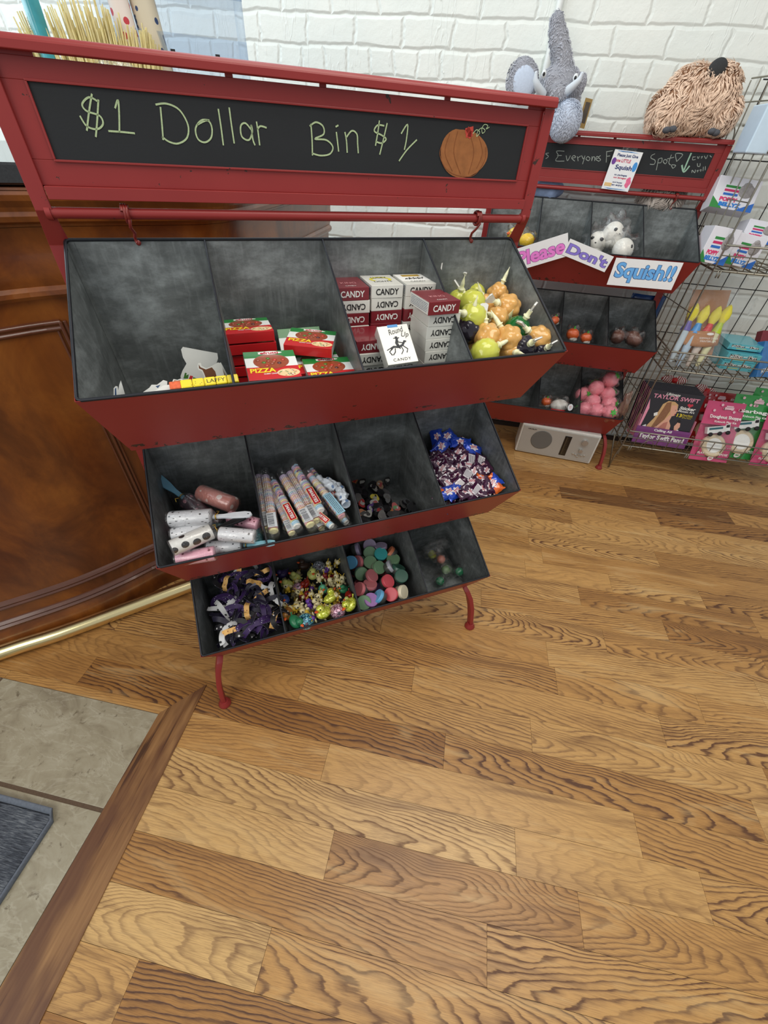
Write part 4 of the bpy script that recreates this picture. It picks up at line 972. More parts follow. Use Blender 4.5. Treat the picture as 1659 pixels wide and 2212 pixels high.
HC = {'white': mat('handle_white', (214, 220, 226), .35), 'black': mat('handle_black', (22, 24, 26), .35), 'blue': mat('handle_blue', (112, 170, 196), .35), 'lightblue': mat('handle_light_blue', (140, 196, 214), .35), 'gold': mat('handle_gold', (200, 160, 80), .4), 'none': None}
def roller(pat, hc):
    def f():
        t = thing('lint_roller', '', 'lint roller'); g = G(); r = .0225
        g.lathe([(.006, .0), (r * .95, .0), (r, .002), (r, .106), (r * .96, .108), (.006, .108)], 28); obj('patterned_roll', g, PT[pat], t)
        g = G(); g.lathe([(.0, -.0005), (.012, -.0005), (.013, .002)], 18); g.lathe([(r * 1.04, -.004), (r * 1.06, .05), (r * 1.05, .108), (.008, .122)], 24, cap=False); obj('clear_wrapper', g, M_film, t)
        if HC[hc]:
            g = G(); g.tube([(.008 * math.cos(a), .008 * math.sin(a), .121 + .001 * math.sin(5 * a)) for a in [2 * PI * i / 14 for i in range(14)]], .0016, 6, closed=True); g.tube([(.008, 0, .121), (.016, .004, .126), (.020, .001, .119)], .0014, 5); obj('twist_tie', g, M_gold, t)
            out = [(-.006, .0), (-.0065, .03), (-.011, .055), (-.0125, .085), (-.009, .10), (0, .105), (.009, .10), (.0125, .085), (.011, .055), (.0065, .03), (.006, 0)]
            g = G(); hole = 10
            g.prism(out, -.003, .003, M=T(0, 0, .112) @ Rx(PI / 2) @ T(0, 0, 0)); h = obj('handle', g, HC[hc], t, bevel=.0015)
            g = G(); g.ball((0, 0, .207), (.0035, .0036, .0055), 10, 8); obj('hang_hole', g, mat('hole_dark', (40, 44, 48), .6), h)
        return t
    return f
SR = ((-.09, .738), (.17, .722))
RL = [((525, 765), (345, 690), 'dark', 'blue', 0.0, 'dusky patterned lint roller with a blue handle pointing up into the back left corner'),
      ((725, 715), (480, 620), 'pink', 'none', .0, 'coral pink lint roller with pale blobs at the back'),
      ((265, 820), (575, 800), 'dash', 'white', .022, 'white dashed lint roller with white handle, on top in the middle'),
      ((280, 935), (560, 890), 'dash', 'none', -.004, 'white dashed lint roller under the polka dot one'),
      ((275, 1030), (575, 900), 'dots', 'black', .018, 'white lint roller with black polka dots and black handle'),
      ((880, 945), (640, 925), 'dash', 'none', .010, 'white dashed lint roller at the right with its round end facing right'),
      ((540, 1030), (780, 1010), 'dash', 'lightblue', -.030, 'white dashed lint roller at the front with a light blue handle along the rim'),
      ((315, 1110), (600, 1065), 'rose', 'none', -.026, 'rose pink printed lint roller lying along the front rim at the left'),
      ((910, 860), (690, 800), 'rose', 'none', -.006, 'rose pink printed lint roller behind the white ones at the right'),
      ((900, 1000), (880, 850), 'teal', 'none', -.03, 'dark teal lint roller down in the right corner'),
      ((520, 880), (700, 900), 'teal', 'none', -.05, 'teal lint roller underneath in the middle'),
      ((330, 860), (560, 900), 'rose', 'none', -.05, 'rose lint roller buried at the left')]
for (e, d, pat, hc, lift, lb) in RL:
    a = pl(Z5(*e), (SR[0][0], SR[0][1] + lift), (SR[1][0], SR[1][1] + lift)); b = pl(Z5(*d), (SR[0][0], SR[0][1] + lift + .004), (SR[1][0], SR[1][1] + lift + .004))
    if pat == 'dark': b = hs(Z5(365, 665), .12); a = b - (hs(Z5(195, 535), .165) - b).normalized() * .11
    sc = min(1.05, max(.72, (b - a).length / .112))
    inst('lr' + pat + hc, roller(pat, hc), S1 @ axisM(a, b, random.uniform(-.4, .4)) @ S(sc), lb, 'patterned lint rollers')

# ---- tubes of pastel candy
PAST = [mat('pastel_%d' % i, c, .5, var=.08) for i, c in enumerate([(244, 182, 188), (246, 236, 176), (176, 214, 236), (246, 246, 240), (214, 196, 228), (246, 204, 170)])]
M_lab = mat('label_print_white', (206, 212, 216), .5, var=.05); M_bar = mat('barcode_ink', (40, 44, 52), .6); M_lred = mat('label_red', (186, 26, 40), .4, coat=.4); M_lbl = mat('label_blue', (150, 194, 214), .45)
TL_ = .178
def candy_tube(kind):
    def f():
        t = thing('candy_tube', '', 'candy'); rnd = random.Random(kind); g = G(); z = .006
        while z < TL_ - .008:
            g.lathe([(.0075, z), (.0105, z + .0008), (.0105, z + .0042), (.0075, z + .005)], 12, m=rnd.randrange(6), M=T(rnd.uniform(-.001, .001), rnd.uniform(-.001, .001), 0)); z += .0054
        obj('candy_beads', g, PAST, t)
        g = G(); g.lathe([(.001, -.012), (.012, -.010), (.0128, .0), (.0135, .02), (.013, TL_ * .5), (.0135, TL_ - .01), (.012, TL_ + .004), (.013, TL_ + .016), (.002, TL_ + .018)], 14, cap=False); obj('clear_wrapper', g, M_film, t)
        F = frame((0, -.0142, TL_ / 2), (0, 0, 1), (0, -1, 0))
        if kind == 0:
            g = G(); g.box((-.04, 0, 0), (.055, .016, .0004)); g.box((-.04, 0, -.0001), (.058, .019, .0004), m=1); lb = obj('red_label', g, [M_lred, M_cream], t, F); text('SMARTIES', .048, .009, M_inkw, lb, T(-.04, 0, .0006) @ Rz(PI), off=.03)
            g = G()
            for i in range(6): g.ribbon([(.02 + i * .011, -.006), (.024 + i * .011, .0), (.018 + i * .011, .006)], .0035, m=i % 3)
            obj('swirl_print', g, [mat('purple_print', (120, 70, 130), .5), MC['pastel_0'], M_lbl], t, F)
        elif kind == 1:
            g = G(); fineprint(g, T(.02, .003, 0), .11, .012, 3, 0); fineprint(g, T(.0, -.005, 0), .07, .006, 2, 0); obj('small_print', g, M_inkw, t, F)
            g = G(); g.box((-.06, 0, 0), (.04, .02, .0004))
            for i in range(12): g.box((-.077 + i * .003, .002, .0003), (rnd.choice([.0008, .0016]), .013, .0002), m=1)
            obj('barcode_label', g, [M_lab, M_bar], t, F)
        else:
            g = G(); g.box((-.045, 0, 0), (.075, .022, .0004)); fineprint(g, T(-.045, 0, .0003), .068, .016, 4, 1); obj('blue_label', g, [M_lbl, M_bar], t, F)
            g = G(); fineprint(g, T(.03, 0, 0), .07, .010, 3, 0); obj('small_print', g, M_inkw, t, F)
        return t
    return f
TB = [((110, 290), (245, 1150), 1, -.006, 'against the left divider'), ((190, 230), (330, 1170), 1, .006, 'second from the left divider, lying on top'), ((330, 640), (590, 1190), 1, -.004, 'short-looking one third from the left'),
      ((310, 440), (660, 1100), 0, .006, 'with a red label, left of centre'), ((450, 370), (850, 1080), 1, .010, 'in the centre with a barcode at its foot'), ((540, 320), (930, 1030), 1, .0, 'just right of centre, partly covered'),
      ((610, 230), (990, 880), 0, .014, 'reaching highest at the back'), ((800, 800), (1150, 1090), 0, -.002, 'with a red label at the front right'), ((810, 350), (1290, 950), 2, .010, 'with a pale blue label at the right'),
      ((1000, 480), (1240, 760), 0, -.01, 'behind at the right near the twist-wrapped sweets'), ((700, 700), (1010, 1120), 1, -.02, 'underneath at the front'), ((420, 520), (500, 1120), 0, -.025, 'underneath at the left'), ((900, 600), (1350, 1040), 0, -.03, 'underneath at the far right')]
for (a_, b_, k, lift, lb) in TB:
    p = pl(Z5c(*b_), (-.09, .715 + lift), (.17, .755 + lift)); q = pl(Z5c(*a_), (-.09, .715 + lift), (.17, .755 + lift))
    ax = (q - p).normalized(); sc = min(1.1, max(.85, (q - p).length / TL_)); nrm = V((0, -.5, .86)); y_ = -(nrm - ax * nrm.dot(ax)).normalized(); x_ = y_.cross(ax)
    M = Matrix(((x_.x, y_.x, ax.x, p.x), (x_.y, y_.y, ax.y, p.y), (x_.z, y_.z, ax.z, p.z), (0, 0, 0, 1)))
    inst('ct%d' % k, candy_tube(k), S1 @ M @ S(sc), 'clear-wrapped tube of pastel candy discs ' + lb, 'tubes of pastel candy')
def crumple(c, r, seed, n=14):
    g = G(); rnd = random.Random(seed); ph = [rnd.uniform(0, 6) for _ in range(6)]
    g.ball(c, r, n + 6, n, fn=lambda q: 1 + .16 * math.sin(7 * q.x + ph[0] + 4 * q.z) + .13 * math.sin(9 * q.y + ph[1]) + .1 * math.sin(13 * q.z + ph[2] + 6 * q.x) + .05 * math.sin(23 * q.x + 19 * q.y + ph[3])); return g
def twist_sweet():
    t = thing('wrapped_sweet', '', 'candy'); obj('twisted_wrapper', crumple((0, 0, 0), (.018, .013, .012), 3), m_pattern('sweet_wrapper_print', (210, 220, 230), (90, 120, 160), 'marks'), t)
    for s in (-1, 1):
        g = G(); g.lathe([(.003, 0), (.006, .006), (.011, .014), (.009, .018)], 9, cap=False, M=T(s * .016, 0, 0) @ Ry(s * PI / 2)); obj('twisted_end', g, MC['sweet_wrapper_print'], t)
    return t
for c_, yaw, lb in (((1100, 490), 2.2, 'white and blue twist-wrapped sweet at the back right of the candy tubes'), ((1260, 630), 1.6, 'white and blue twist-wrapped sweet beside the divider')):
    p = pl(Z5c(*c_), (-.09, .73), (.17, .765)); inst('tw', twist_sweet, S1 @ T(p) @ Rz(yaw) @ Rx(.4) @ S(1.25), lb, 'twist-wrapped sweets')
# ---- rubber charms (middle bin, third compartment)
rc = random.Random(5)
CHM = [mat('charm_black', (24, 23, 25), .45, var=.2), mat('charm_black_b', (34, 30, 36), .5, var=.3), mat('charm_grey', (62, 64, 68), .5), mat('charm_white', (150, 150, 146), .5), mat('charm_yellow', (190, 176, 60), .5), mat('charm_red', (140, 30, 32), .5),
       mat('charm_orange', (150, 92, 52), .5), mat('charm_green', (50, 110, 50), .5), mat('charm_purple', (70, 40, 110), .5), mat('charm_tan', (128, 98, 70), .5)]
def blob(rnd, r, n=16):
    a0, a1, a2 = rnd.uniform(0, 6), rnd.uniform(0, 6), rnd.uniform(0, 6)
    return [(r * (1 + .22 * math.sin(2 * t + a0) + .14 * math.sin(3 * t + a1) + .08 * math.sin(5 * t + a2)) * math.cos(t), r * (1 + .22 * math.sin(2 * t + a0) + .14 * math.sin(3 * t + a1)) * math.sin(t)) for t in [2 * PI * i / n for i in range(n)]]
def charm(seed, c0, c1, c2):
    def f():
        rnd = random.Random(seed); t = thing('rubber_charm', '', 'charm'); g = G(); g.prism(blob(rnd, .015), -.002, .002); obj('rubber_shape', g, CHM[c0], t, bevel=.0006)
        g = G(); g.prism([(p[0] * .55 + .002, p[1] * .55) for p in blob(rnd, .014)], .0019, .0027); g.prism([(p[0] * .28 - .005, p[1] * .28 + .004) for p in blob(rnd, .014)], .0026, .0032, m=1); obj('raised_print', g, [CHM[c1], CHM[c2]], t)
        g = G(); g.lathe([(.003, -.002), (.0025, -.005), (.0045, -.0055), (.0045, -.007)], 10); obj('back_stud', g, CHM[0], t); return t
    return f
GCm = 'dark rubber charms'
def tilt(nrm, yaw): # matrix rotation with z towards nrm
    F = frame((0, 0, 0), (math.cos(yaw), math.sin(yaw), 0), nrm); return F
VIS = [((700, 475), 4, 3, 0, 'yellow block-shaped'), ((520, 560), 5, 3, 3, 'red square'), ((600, 700), 3, 0, 0, 'white boot-shaped'), ((925, 660), 2, 6, 4, 'grey-and-yellow hatted'), ((985, 610), 5, 7, 3, 'red and green'), ((870, 480), 2, 0, 2, 'grey round'),
       ((420, 240), 6, 5, 3, 'orange'), ((525, 270), 0, 3, 3, 'black and white speckled'), ((770, 300), 9, 5, 3, 'tan and red'), ((870, 250), 0, 3, 2, 'black with a white mark'), ((690, 340), 3, 0, 0, 'thin white stick-like'), ((640, 620), 8, 3, 0, 'purple'),
       ((760, 640), 2, 5, 0, 'grey wing-shaped'), ((1150, 540), 2, 0, 0, 'dark grey smooth'), ((700, 550), 3, 5, 8, 'white with red stripes'), ((540, 690), 6, 0, 0, 'small orange')]
for (c_, a, b, d, lb) in VIS:
    p = pl(ZC(*c_), (-.06, .634), (.17, .628)); inst('ch%d%d%d' % (a, b, d), charm(a * 7 + b, a, b, d), S1 @ T(p) @ tilt((rc.uniform(-.35, .35), -.5 + rc.uniform(-.3, .3), 1), rc.uniform(0, 6)) @ S(.82), lb + ' rubber charm in the pile of dark charms', GCm)
for i in range(58):
    p = V((rc.uniform(.028, .205), rc.uniform(-.035, .155), 0)); p.z = rc.choice([.600, .612, .622, .632]); sd = rc.randrange(3)
    if p.x > .15 and p.y > .05: continue
    p.y = max(p.y, -.04 if p.z < .61 else -.055)
    inst('chk%d' % sd, charm(50 + sd, sd % 2, [1, 0, 1][sd], 0), S1 @ T(p) @ tilt((rc.uniform(-.7, .7), rc.uniform(-.9, .3), 1), rc.uniform(0, 6)), 'plain black rubber charm in the dark pile, ' + cell(p, 1, 2), GCm)
for q0, q1 in (((1140, 640), (1240, 555)), ((1120, 700), (1200, 640)), ((1200, 680), (1285, 620))):
    a, b = hs(ZC(*q0), -.045), hs(ZC(*q1), -.02); M = S1 @ T((a + b) / 2) @ Rz(math.atan2((b - a).y, (b - a).x)) @ Rx(1.1)
    inst('flatcard', lambda: single('charm_card', G().box((0, 0, 0), (.028, .022, .0022)), mat('card_edge', (30, 31, 34), .5), 'charm', bevel=.0006), M, 'flat black-and-white edged charm standing on edge by the right divider', 'flat charms on edge', 'charm')

# ---- popping candy packets (middle bin, fourth compartment)
M_pur = mat('purple_foil', (66, 24, 58), .22, .25, var=.35, scale=120, coat=.6, bmp=.5); M_bl = mat('blue_foil', (28, 70, 190), .22, .25, var=.2, scale=120, coat=.6, bmp=.5); M_or = mat('orange_foil', (226, 104, 36), .25, .2, var=.15, coat=.6); M_pwh = mat('packet_white', (226, 220, 226), .35, coat=.4, var=.06); M_prd = mat('packet_red_ink', (180, 30, 50), .4)
def packet(kind):
    def f():
        t = thing('candy_packet', '', 'candy'); g = G(); L_, W_, H_ = .022, .0135, .0052
        def surf(s):
            def fn(u, v):
                x, y = (u * 2 - 1), (v * 2 - 1); e = max(0, 1 - abs(x) ** 5) * max(0, 1 - y * y) ** .7
                z = s * H_ * e + .0007 * math.sin(38 * y + 5 * x) * (abs(x) > .72) + .0006 * math.sin(9 * x + 7 * y) * e
                return (x * L_ * (1 + .02 * math.sin(9 * y)), y * W_ * (1 + (.18 if abs(x) > .8 else 0)), z)
            return fn
        g.grid(surf(1), 20, 10); g.grid(surf(-1), 20, 10); base = {'p': M_pur, 'b': M_bl, 'o': M_or, 'q': M_pur}[kind]
        obj('foil', g, base, t)
        g = G(); Z = H_ + .0006
        if kind == 'q':
            g.box((.001, 0, Z), (.026, .017, .0004)); 
            for r in range(6): g.box((random.uniform(-.001, .002), -.0065 + r * .0026, Z + .0003), (.021, .0008, .0002), m=1)
            obj('ingredients_label', g, [M_pwh, M_bar], t)
        else:
            pts = [(.011 * math.cos(a) * (1 + .22 * math.cos(6 * a + 1)), .0085 * math.sin(a) * (1 + .22 * math.cos(6 * a + 1))) for a in [2 * PI * i / 36 for i in range(36)]]
            g.prism([(q[0] * .8, q[1] * .8) for q in pts], Z - .0004, Z); lb = obj('burst_print', g, M_pwh, t); text('ZOTZ', .0145, .0055, M_prd, lb, T(0, .001, Z + .0003) @ Rz(.25), off=.04)
            g = G(); g.grid(lambda u, v: (-.019 + .005 * u, (v * 2 - 1) * .010, H_ * .45 + .0008), 1, 4); obj('end_stripe', g, {'p': M_pwh, 'b': M_bl, 'o': M_or}[kind], t)
        return t
    return f
rz_ = random.Random(9); ZSF = ((-.09, .703), (.17, .752))
BLU = [((140, 620), .4), ((20, 830), .8), ((430, 740), -.5), ((730, 850), -.55), ((1200, 1730), .5), ((250, 1880), .1), ((440, 1900), .25), ((-60, 640), 1.4)]
PPL = [((230, 1060), .7, 'p'), ((380, 950), .5, 'p'), ((640, 1110), 1.3, 'q'), ((830, 1150), 1.2, 'q'), ((240, 1290), -1.0, 'p'), ((390, 1260), .8, 'p'), ((580, 1220), -.7, 'p'), ((880, 1240), .1, 'p'), ((720, 1330), .6, 'p'), ((560, 1420), .8, 'q'), ((150, 1580), -1.3, 'p'),
       ((430, 1620), -1.2, 'q'), ((660, 1560), -.6, 'p'), ((850, 1500), -.7, 'p'), ((940, 1320), .4, 'p'), ((960, 1530), -.5, 'o'), ((1110, 1600), -1.4, 'o'), ((650, 1820), -1.1, 'p'), ((790, 1790), .8, 'q'), ((920, 1740), 1.0, 'p'), ((1020, 1850), .2, 'p'), ((60, 1060), .2, 'p'), ((50, 1280), .5, 'p'), ((100, 1420), .3, 'p'),
       ((480, 1060), .3, 'p'), ((160, 1780), .1, 'o'), ((340, 1440), .4, 'p'), ((-40, 900), 1.0, 'p'), ((-90, 1100), .4, 'p'), ((-20, 1200), 2, 'p'), ((0, 760), 1.3, 'p'), ((1000, 1650), 1.2, 'p'), ((520, 1780), .2, 'p')]
GZ = 'popping candy packets'
for i, (c_, yaw) in enumerate(BLU):
    p = pl(ZZ(*c_), (ZSF[0][0], ZSF[0][1] + .006), (ZSF[1][0], ZSF[1][1] + .006))
    p.y = max(p.y, -.050); p.x = min(p.x, .418)
    inst('pkb', packet('b'), S1 @ T(p) @ tilt((rz_.uniform(-.2, .2), -.55, 1), yaw) @ S(1.45), 'blue foil candy packet ' + cell(p, 1, 3) + ' of its compartment', GZ)
for (c_, yaw, k) in PPL:
    p = pl(ZZ(*c_), ZSF[0], ZSF[1]); p.y = max(p.y, -.062); col = {'p': 'purple foil candy packet with white burst', 'q': 'purple foil candy packet showing its white text label', 'o': 'orange foil candy packet'}[k]
    inst('pk' + k, packet(k), S1 @ T(p) @ tilt((rz_.uniform(-.45, .45), -.5 + rz_.uniform(-.35, .35), 1), yaw) @ S(1.32), col + ', ' + cell(p, 1, 3), GZ)
for i in range(46):
    p = V((rz_.uniform(.255, .425), rz_.uniform(-.07, .15), 0)); top = ZSF[0][1] + (p.y + .09) / .26 * .049; p.z = top - rz_.choice([.014, .026, .04]); p.y = max(p.y, -.075 + (.71 - p.z) * .55)
    inst('pkp', packet('p'), S1 @ T(p) @ tilt((rz_.uniform(-.6, .6), rz_.uniform(-.8, .4), 1), rz_.uniform(0, 6)) @ S(1.2), 'purple foil candy packet lower in the heap, ' + cell(p, 1, 3), GZ)

# ---- printed ribbons (lowest bin, first compartment)
def m_rib(name, base, ink, sc, th, rnd_=.5):
    m, n, l, p = nt(name); c = coord(n); v = N(n, 'ShaderNodeTexVoronoi'); v.inputs['Scale'].default_value = sc; v.inputs['Randomness'].default_value = rnd_; l.new(c, v.inputs['Vector'])
    f = ramp(n, l, v.outputs['Distance'], [(0, (1, 1, 1, 1)), (th, (1, 1, 1, 1)), (th + .03, (0, 0, 0, 1)), (1, (0, 0, 0, 1))]); l.new(mix(n, l, f, srgb(base), srgb(ink)), p.inputs['Base Color']); p.inputs['Roughness'].default_value = .55; return m
RB = {'purple': m_rib('purple_ribbon', (54, 30, 84), (196, 190, 210), 120, .12, 1), 'navy': m_rib('navy_ribbon', (26, 22, 44), (150, 140, 170), 90, .12, 1), 'soccer': m_rib('white_ribbon_ball_print', (214, 216, 216), (20, 22, 24), 90, .27), 'orange': m_rib('orange_stitch_ribbon', (236, 186, 110), (130, 40, 24), 130, .16, .2), 'bone': m_rib('black_ribbon_paw_print', (18, 17, 22), (210, 210, 210), 80, .2, 1)}
M_lil = mat('ribbon_back_lilac', (186, 184, 204), .5)
def ribbon(kind, seed):
    def f():
        rnd = random.Random(seed); t = thing('printed_ribbon', '', 'ribbon'); W_ = .0066; bend = rnd.choice([-1, 1]) * rnd.uniform(.1, 2.1); L_ = rnd.uniform(.065, .105) if kind != 'orange' else .045; bend = bend if kind != 'orange' else bend * .3; tw = rnd.choice([-1, 1]) * rnd.uniform(.4, 1.7) * (.3 if kind == 'orange' else 1); arch = rnd.uniform(.006, .018)
        P = []; x = y = 0.0; a = 0.0; n = 18
        for i in range(n + 1):
            P.append((x, y, arch * math.sin(PI * i / n) + .004 * math.sin(3 * i / n * PI))); a = bend * (i / n - .5) * 2.2; x += math.cos(a) * L_ / n; y += math.sin(a) * L_ / n
        cx = sum(p[0] for p in P) / len(P); cy = sum(p[1] for p in P) / len(P)
        def strip(dz, mt, nm):
            g = G(); vs = []
            for i, p in enumerate(P):
                q = P[min(i + 1, n)]; o = P[max(i - 1, 0)]; d = V((q[0] - o[0], q[1] - o[1], q[2] - o[2])).normalized(); s = V((-d.y, d.x, 0)).normalized(); th = tw * (i / n - .3) * 1.5; u = s * math.cos(th) + V((0, 0, 1)) * math.sin(th); nn = d.cross(u)
                c = V((p[0] - cx, p[1] - cy, p[2])) + nn * dz; vs += [c - u * W_, c + u * W_]
            g.add(vs, [(2 * i, 2 * i + 1, 2 * i + 3, 2 * i + 2) for i in range(n)], 0, True); obj(nm, g, mt, t)
        strip(.0003, RB[kind], 'printed_face'); strip(-.0003, M_lil if kind in ('purple', 'navy', 'bone') else M_lab, 'plain_back'); return t
    return f
rr = random.Random(21); RSF = ((-.09, .333), (.17, .360))
RV = [((545, 105), 'soccer', -.1, 'white ball-printed'), ((490, 150), 'orange', 1.4, 'short orange stitched'), ((690, 150), 'orange', .1, 'short orange stitched'), ((380, 250), 'orange', 1.1, 'orange stitched'), ((400, 205), 'purple', .1, 'purple'), ((480, 230), 'purple', .9, 'dark purple starred'),
      ((620, 250), 'orange', -.5, 'orange stitched'), ((760, 265), 'soccer', .1, 'white ball-printed'), ((800, 350), 'soccer', -1.4, 'white ball-printed'), ((520, 370), 'purple', .6, 'purple with pale back'), ((690, 350), 'orange', .5, 'short orange-and-white'), ((560, 500), 'orange', 1.4, 'broad orange stitched'),
      ((320, 400), 'purple', -.2, 'purple'), ((420, 340), 'purple', 1.2, 'deep purple'), ((230, 480), 'soccer', .3, 'white ball-printed looped'), ((210, 570), 'soccer', -1.2, 'white ball-printed'), ((380, 600), 'bone', .6, 'black paw-printed'), ((340, 690), 'soccer', .8, 'white ball-printed'), ((280, 790), 'soccer', .9, 'white ball-printed'),
      ((500, 700), 'bone', 1.2, 'black bone-printed'), ((690, 560), 'purple', 1.2, 'purple curled'), ((750, 690), 'purple', .0, 'purple looped'), ((640, 690), 'purple', .5, 'purple curled'), ((840, 560), 'bone', .6, 'black bone-printed'), ((740, 420), 'navy', .2, 'navy'), ((730, 180), 'purple', .8, 'purple with pale back'),
      ((600, 170), 'navy', -.2, 'navy'), ((420, 800), 'orange', .1, 'small orange stitched'), ((400, 740), 'orange', .5, 'small tan stitched'), ((260, 230), 'bone', .9, 'black paw-printed'), ((560, 790), 'purple', .2, 'purple'), ((660, 440), 'navy', 1.0, 'navy'), ((250, 660), 'navy', -1.2, 'navy'), ((810, 670), 'orange', 1.2, 'small yellow-orange'), ((560, 600), 'navy', .4, 'navy'), ((450, 480), 'purple', -.3, 'purple')]
GR = 'printed ribbons in the lowest bin'
for i, (c_, k, yaw, lb) in enumerate(RV):
    lift = rr.uniform(0, .008); p = pl(Z7a(*c_), (RSF[0][0], RSF[0][1] + lift), (RSF[1][0], RSF[1][1] + lift)); sd = i % 6; p.y = max(p.y, -.052); p.x = max(p.x, -.392)
    inst('rb%s%d' % (k, sd), ribbon(k, sd * 3 + len(k)), S1 @ T(p) @ tilt((rr.uniform(-.3, .3), -.4 + rr.uniform(-.3, .3), 1), yaw) @ S(1.15), lb + ' ribbon, ' + cell(p, 2, 0) + ' of its compartment', GR)
for i in range(120):
    p = V((rr.uniform(-.395, -.27), rr.uniform(-.07, .14), 0)); p.z = RSF[0][1] + (p.y + .09) * .1 - rr.uniform(.002, .04) ; p.y = max(p.y, -.058 + (.34 - p.z) * .55); k = rr.choice(['purple', 'navy', 'purple', 'navy', 'purple', 'bone', 'soccer' if i % 3 == 0 else 'navy']); sd = rr.randrange(6)
    inst('rb%s%d' % (k, sd), ribbon(k, sd * 3 + len(k)), S1 @ T(p) @ tilt((rr.uniform(-.6, .6), rr.uniform(-.8, .4), 1), rr.uniform(0, 6)), {'purple': 'purple', 'navy': 'navy', 'bone': 'black paw-printed', 'soccer': 'white ball-printed'}[k] + ' ribbon lower in the tangle, ' + cell(p, 2, 0), GR)

# ---- rubber ducks, bees and glitter balls
def glit(name, c1, c2):
    m, n, l, p = nt(name); v = N(n, 'ShaderNodeTexVoronoi'); v.inputs['Scale'].default_value = 420; l.new(coord(n), v.inputs['Vector']); sp = n.new('ShaderNodeSeparateColor'); l.new(v.outputs['Color'], sp.inputs[0])
    l.new(mix(n, l, math_(n, l, 'GREATER_THAN', sp.outputs[0], .55), srgb(c1), srgb(c2)), p.inputs['Base Color']); p.inputs['Roughness'].default_value = .2; p.inputs['Coat Weight'].default_value = .6; l.new(math_(n, l, 'MULTIPLY', sp.outputs[1], .6), p.inputs['Metallic']); return m
M_beak = mat('beak_orange', (222, 92, 34), .4)
DK = {'yellow': glit('duck_yellow_glitter', (190, 200, 40), (226, 232, 110)), 'pale': mat('duck_pale_green', (186, 192, 108), .4, sss=.3), 'green': mat('duck_green', (40, 120, 80), .35, sss=.2), 'mint': mat('duck_mint', (92, 176, 140), .35, sss=.2), 'blue': mat('duck_blue', (34, 60, 120), .4), 'orange': mat('duck_orange_clear', (176, 120, 50), .3, trans=.3), 'red': mat('duck_red_clear', (156, 34, 22), .25, trans=.3),
      'teal_glitter': glit('ball_teal_glitter', (20, 80, 110), (130, 200, 215)), 'pink_glitter': glit('ball_pink_glitter', (150, 96, 120), (226, 190, 206)), 'silver_glitter': glit('ball_silver_glitter', (96, 102, 112), (180, 186, 196)), 'brown': mat('duck_brown', (58, 40, 30), .4), 'purple': mat('duck_purple', (52, 38, 92), .4)}
def duck(k):
    def f():
        t = thing('rubber_duck', '', 'rubber duck'); g = G(); g.ball((0, 0, .013), (.019, .0145, .0125), 18, 12, fn=lambda q: 1 + (.16 * max(0, -q.x) * max(0, q.z + .4))); g.add([(-.016, 0, .018), (-.026, .004, .027), (-.026, -.004, .027), (-.018, .0, .012)], [(0, 1, 2), (0, 3, 1), (0, 2, 3), (1, 3, 2)], 0, True)
        g.ball((.010, 0, .029), (.0098, .0095, .0095), 14, 10); b = obj('body', g, DK[k], t); md = b.modifiers.new('r', 'REMESH'); md.mode = 'VOXEL'; md.voxel_size = .0013; md.use_smooth_shade = True
        g = G(); g.ball((.0215, 0, .0275), (.006, .0042, .0018), 10, 6); g.ball((.0205, 0, .0255), (.0045, .0036, .0014), 10, 6); obj('beak', g, M_beak, t)
        for s in (-1, 1):
            g = G(); g.ball((.0155, s * .0065, .0315), .0017, 8, 6); obj('eye', g, M_ink, t)
        return t
    return f
def gball(k):
    def f():
        t = thing('glitter_ball', '', 'toy ball'); g = G(); g.ball((0, 0, .0), .0205, 22, 14); obj('ball', g, DK[k], t); g = G(); g.lathe([(.0045, .0195), (.004, .0215), (.002, .022)], 12); obj('plug', g, mat('ball_plug', (90, 80, 92), .4), t); return t
    return f
M_by = mat('bee_yellow', (226, 192, 60), .4); M_bc = mat('bee_cream', (226, 216, 170), .4); M_bk = mat('bee_black', (26, 24, 22), .4); M_bp = mat('bee_purple', (104, 60, 160), .4); M_br = mat('bee_dark_red', (124, 22, 28), .4)
def bee(c0, c1, k):
    def f():
        t = thing('toy_bee', '', 'toy'); g = G(); g.ball((0, 0, .010), (.0085, .008, .0095), 12, 8); obj('body', g, c0, t); g = G(); g.ball((.001, 0, .024), (.0092, .0088, .0085), 14, 9); obj('head', g, c1, t)
        for s in (-1, 1):
            g = G(); g.ball((.007, s * .0042, .025), (.003, .0026, .0032), 8, 6); obj('eye', g, M_bk, t)
            g = G(); g.tube([(0, s * .003, .031), (.0, s * .005, .037), (.002, s * .006, .040)], [.0012, .001, .0018], 6); obj('antenna', g, M_by, t)
            g = G(); g.ball((-.005, s * .010, .014), (.003, .008, .0055), 10, 6); obj('wing', g, M_bc, t)
            g = G(); g.ball((.007, s * .006, .003), (.005, .0035, .003), 8, 6); obj('foot', g, c0, t)
        return t
    return f
rd = random.Random(4); DSF = ((-.09, .332), (.17, .305))
def dp(c_, lift=0): return pl(Z7a(*c_), (DSF[0][0], DSF[0][1] + lift), (DSF[1][0], DSF[1][1] + lift))
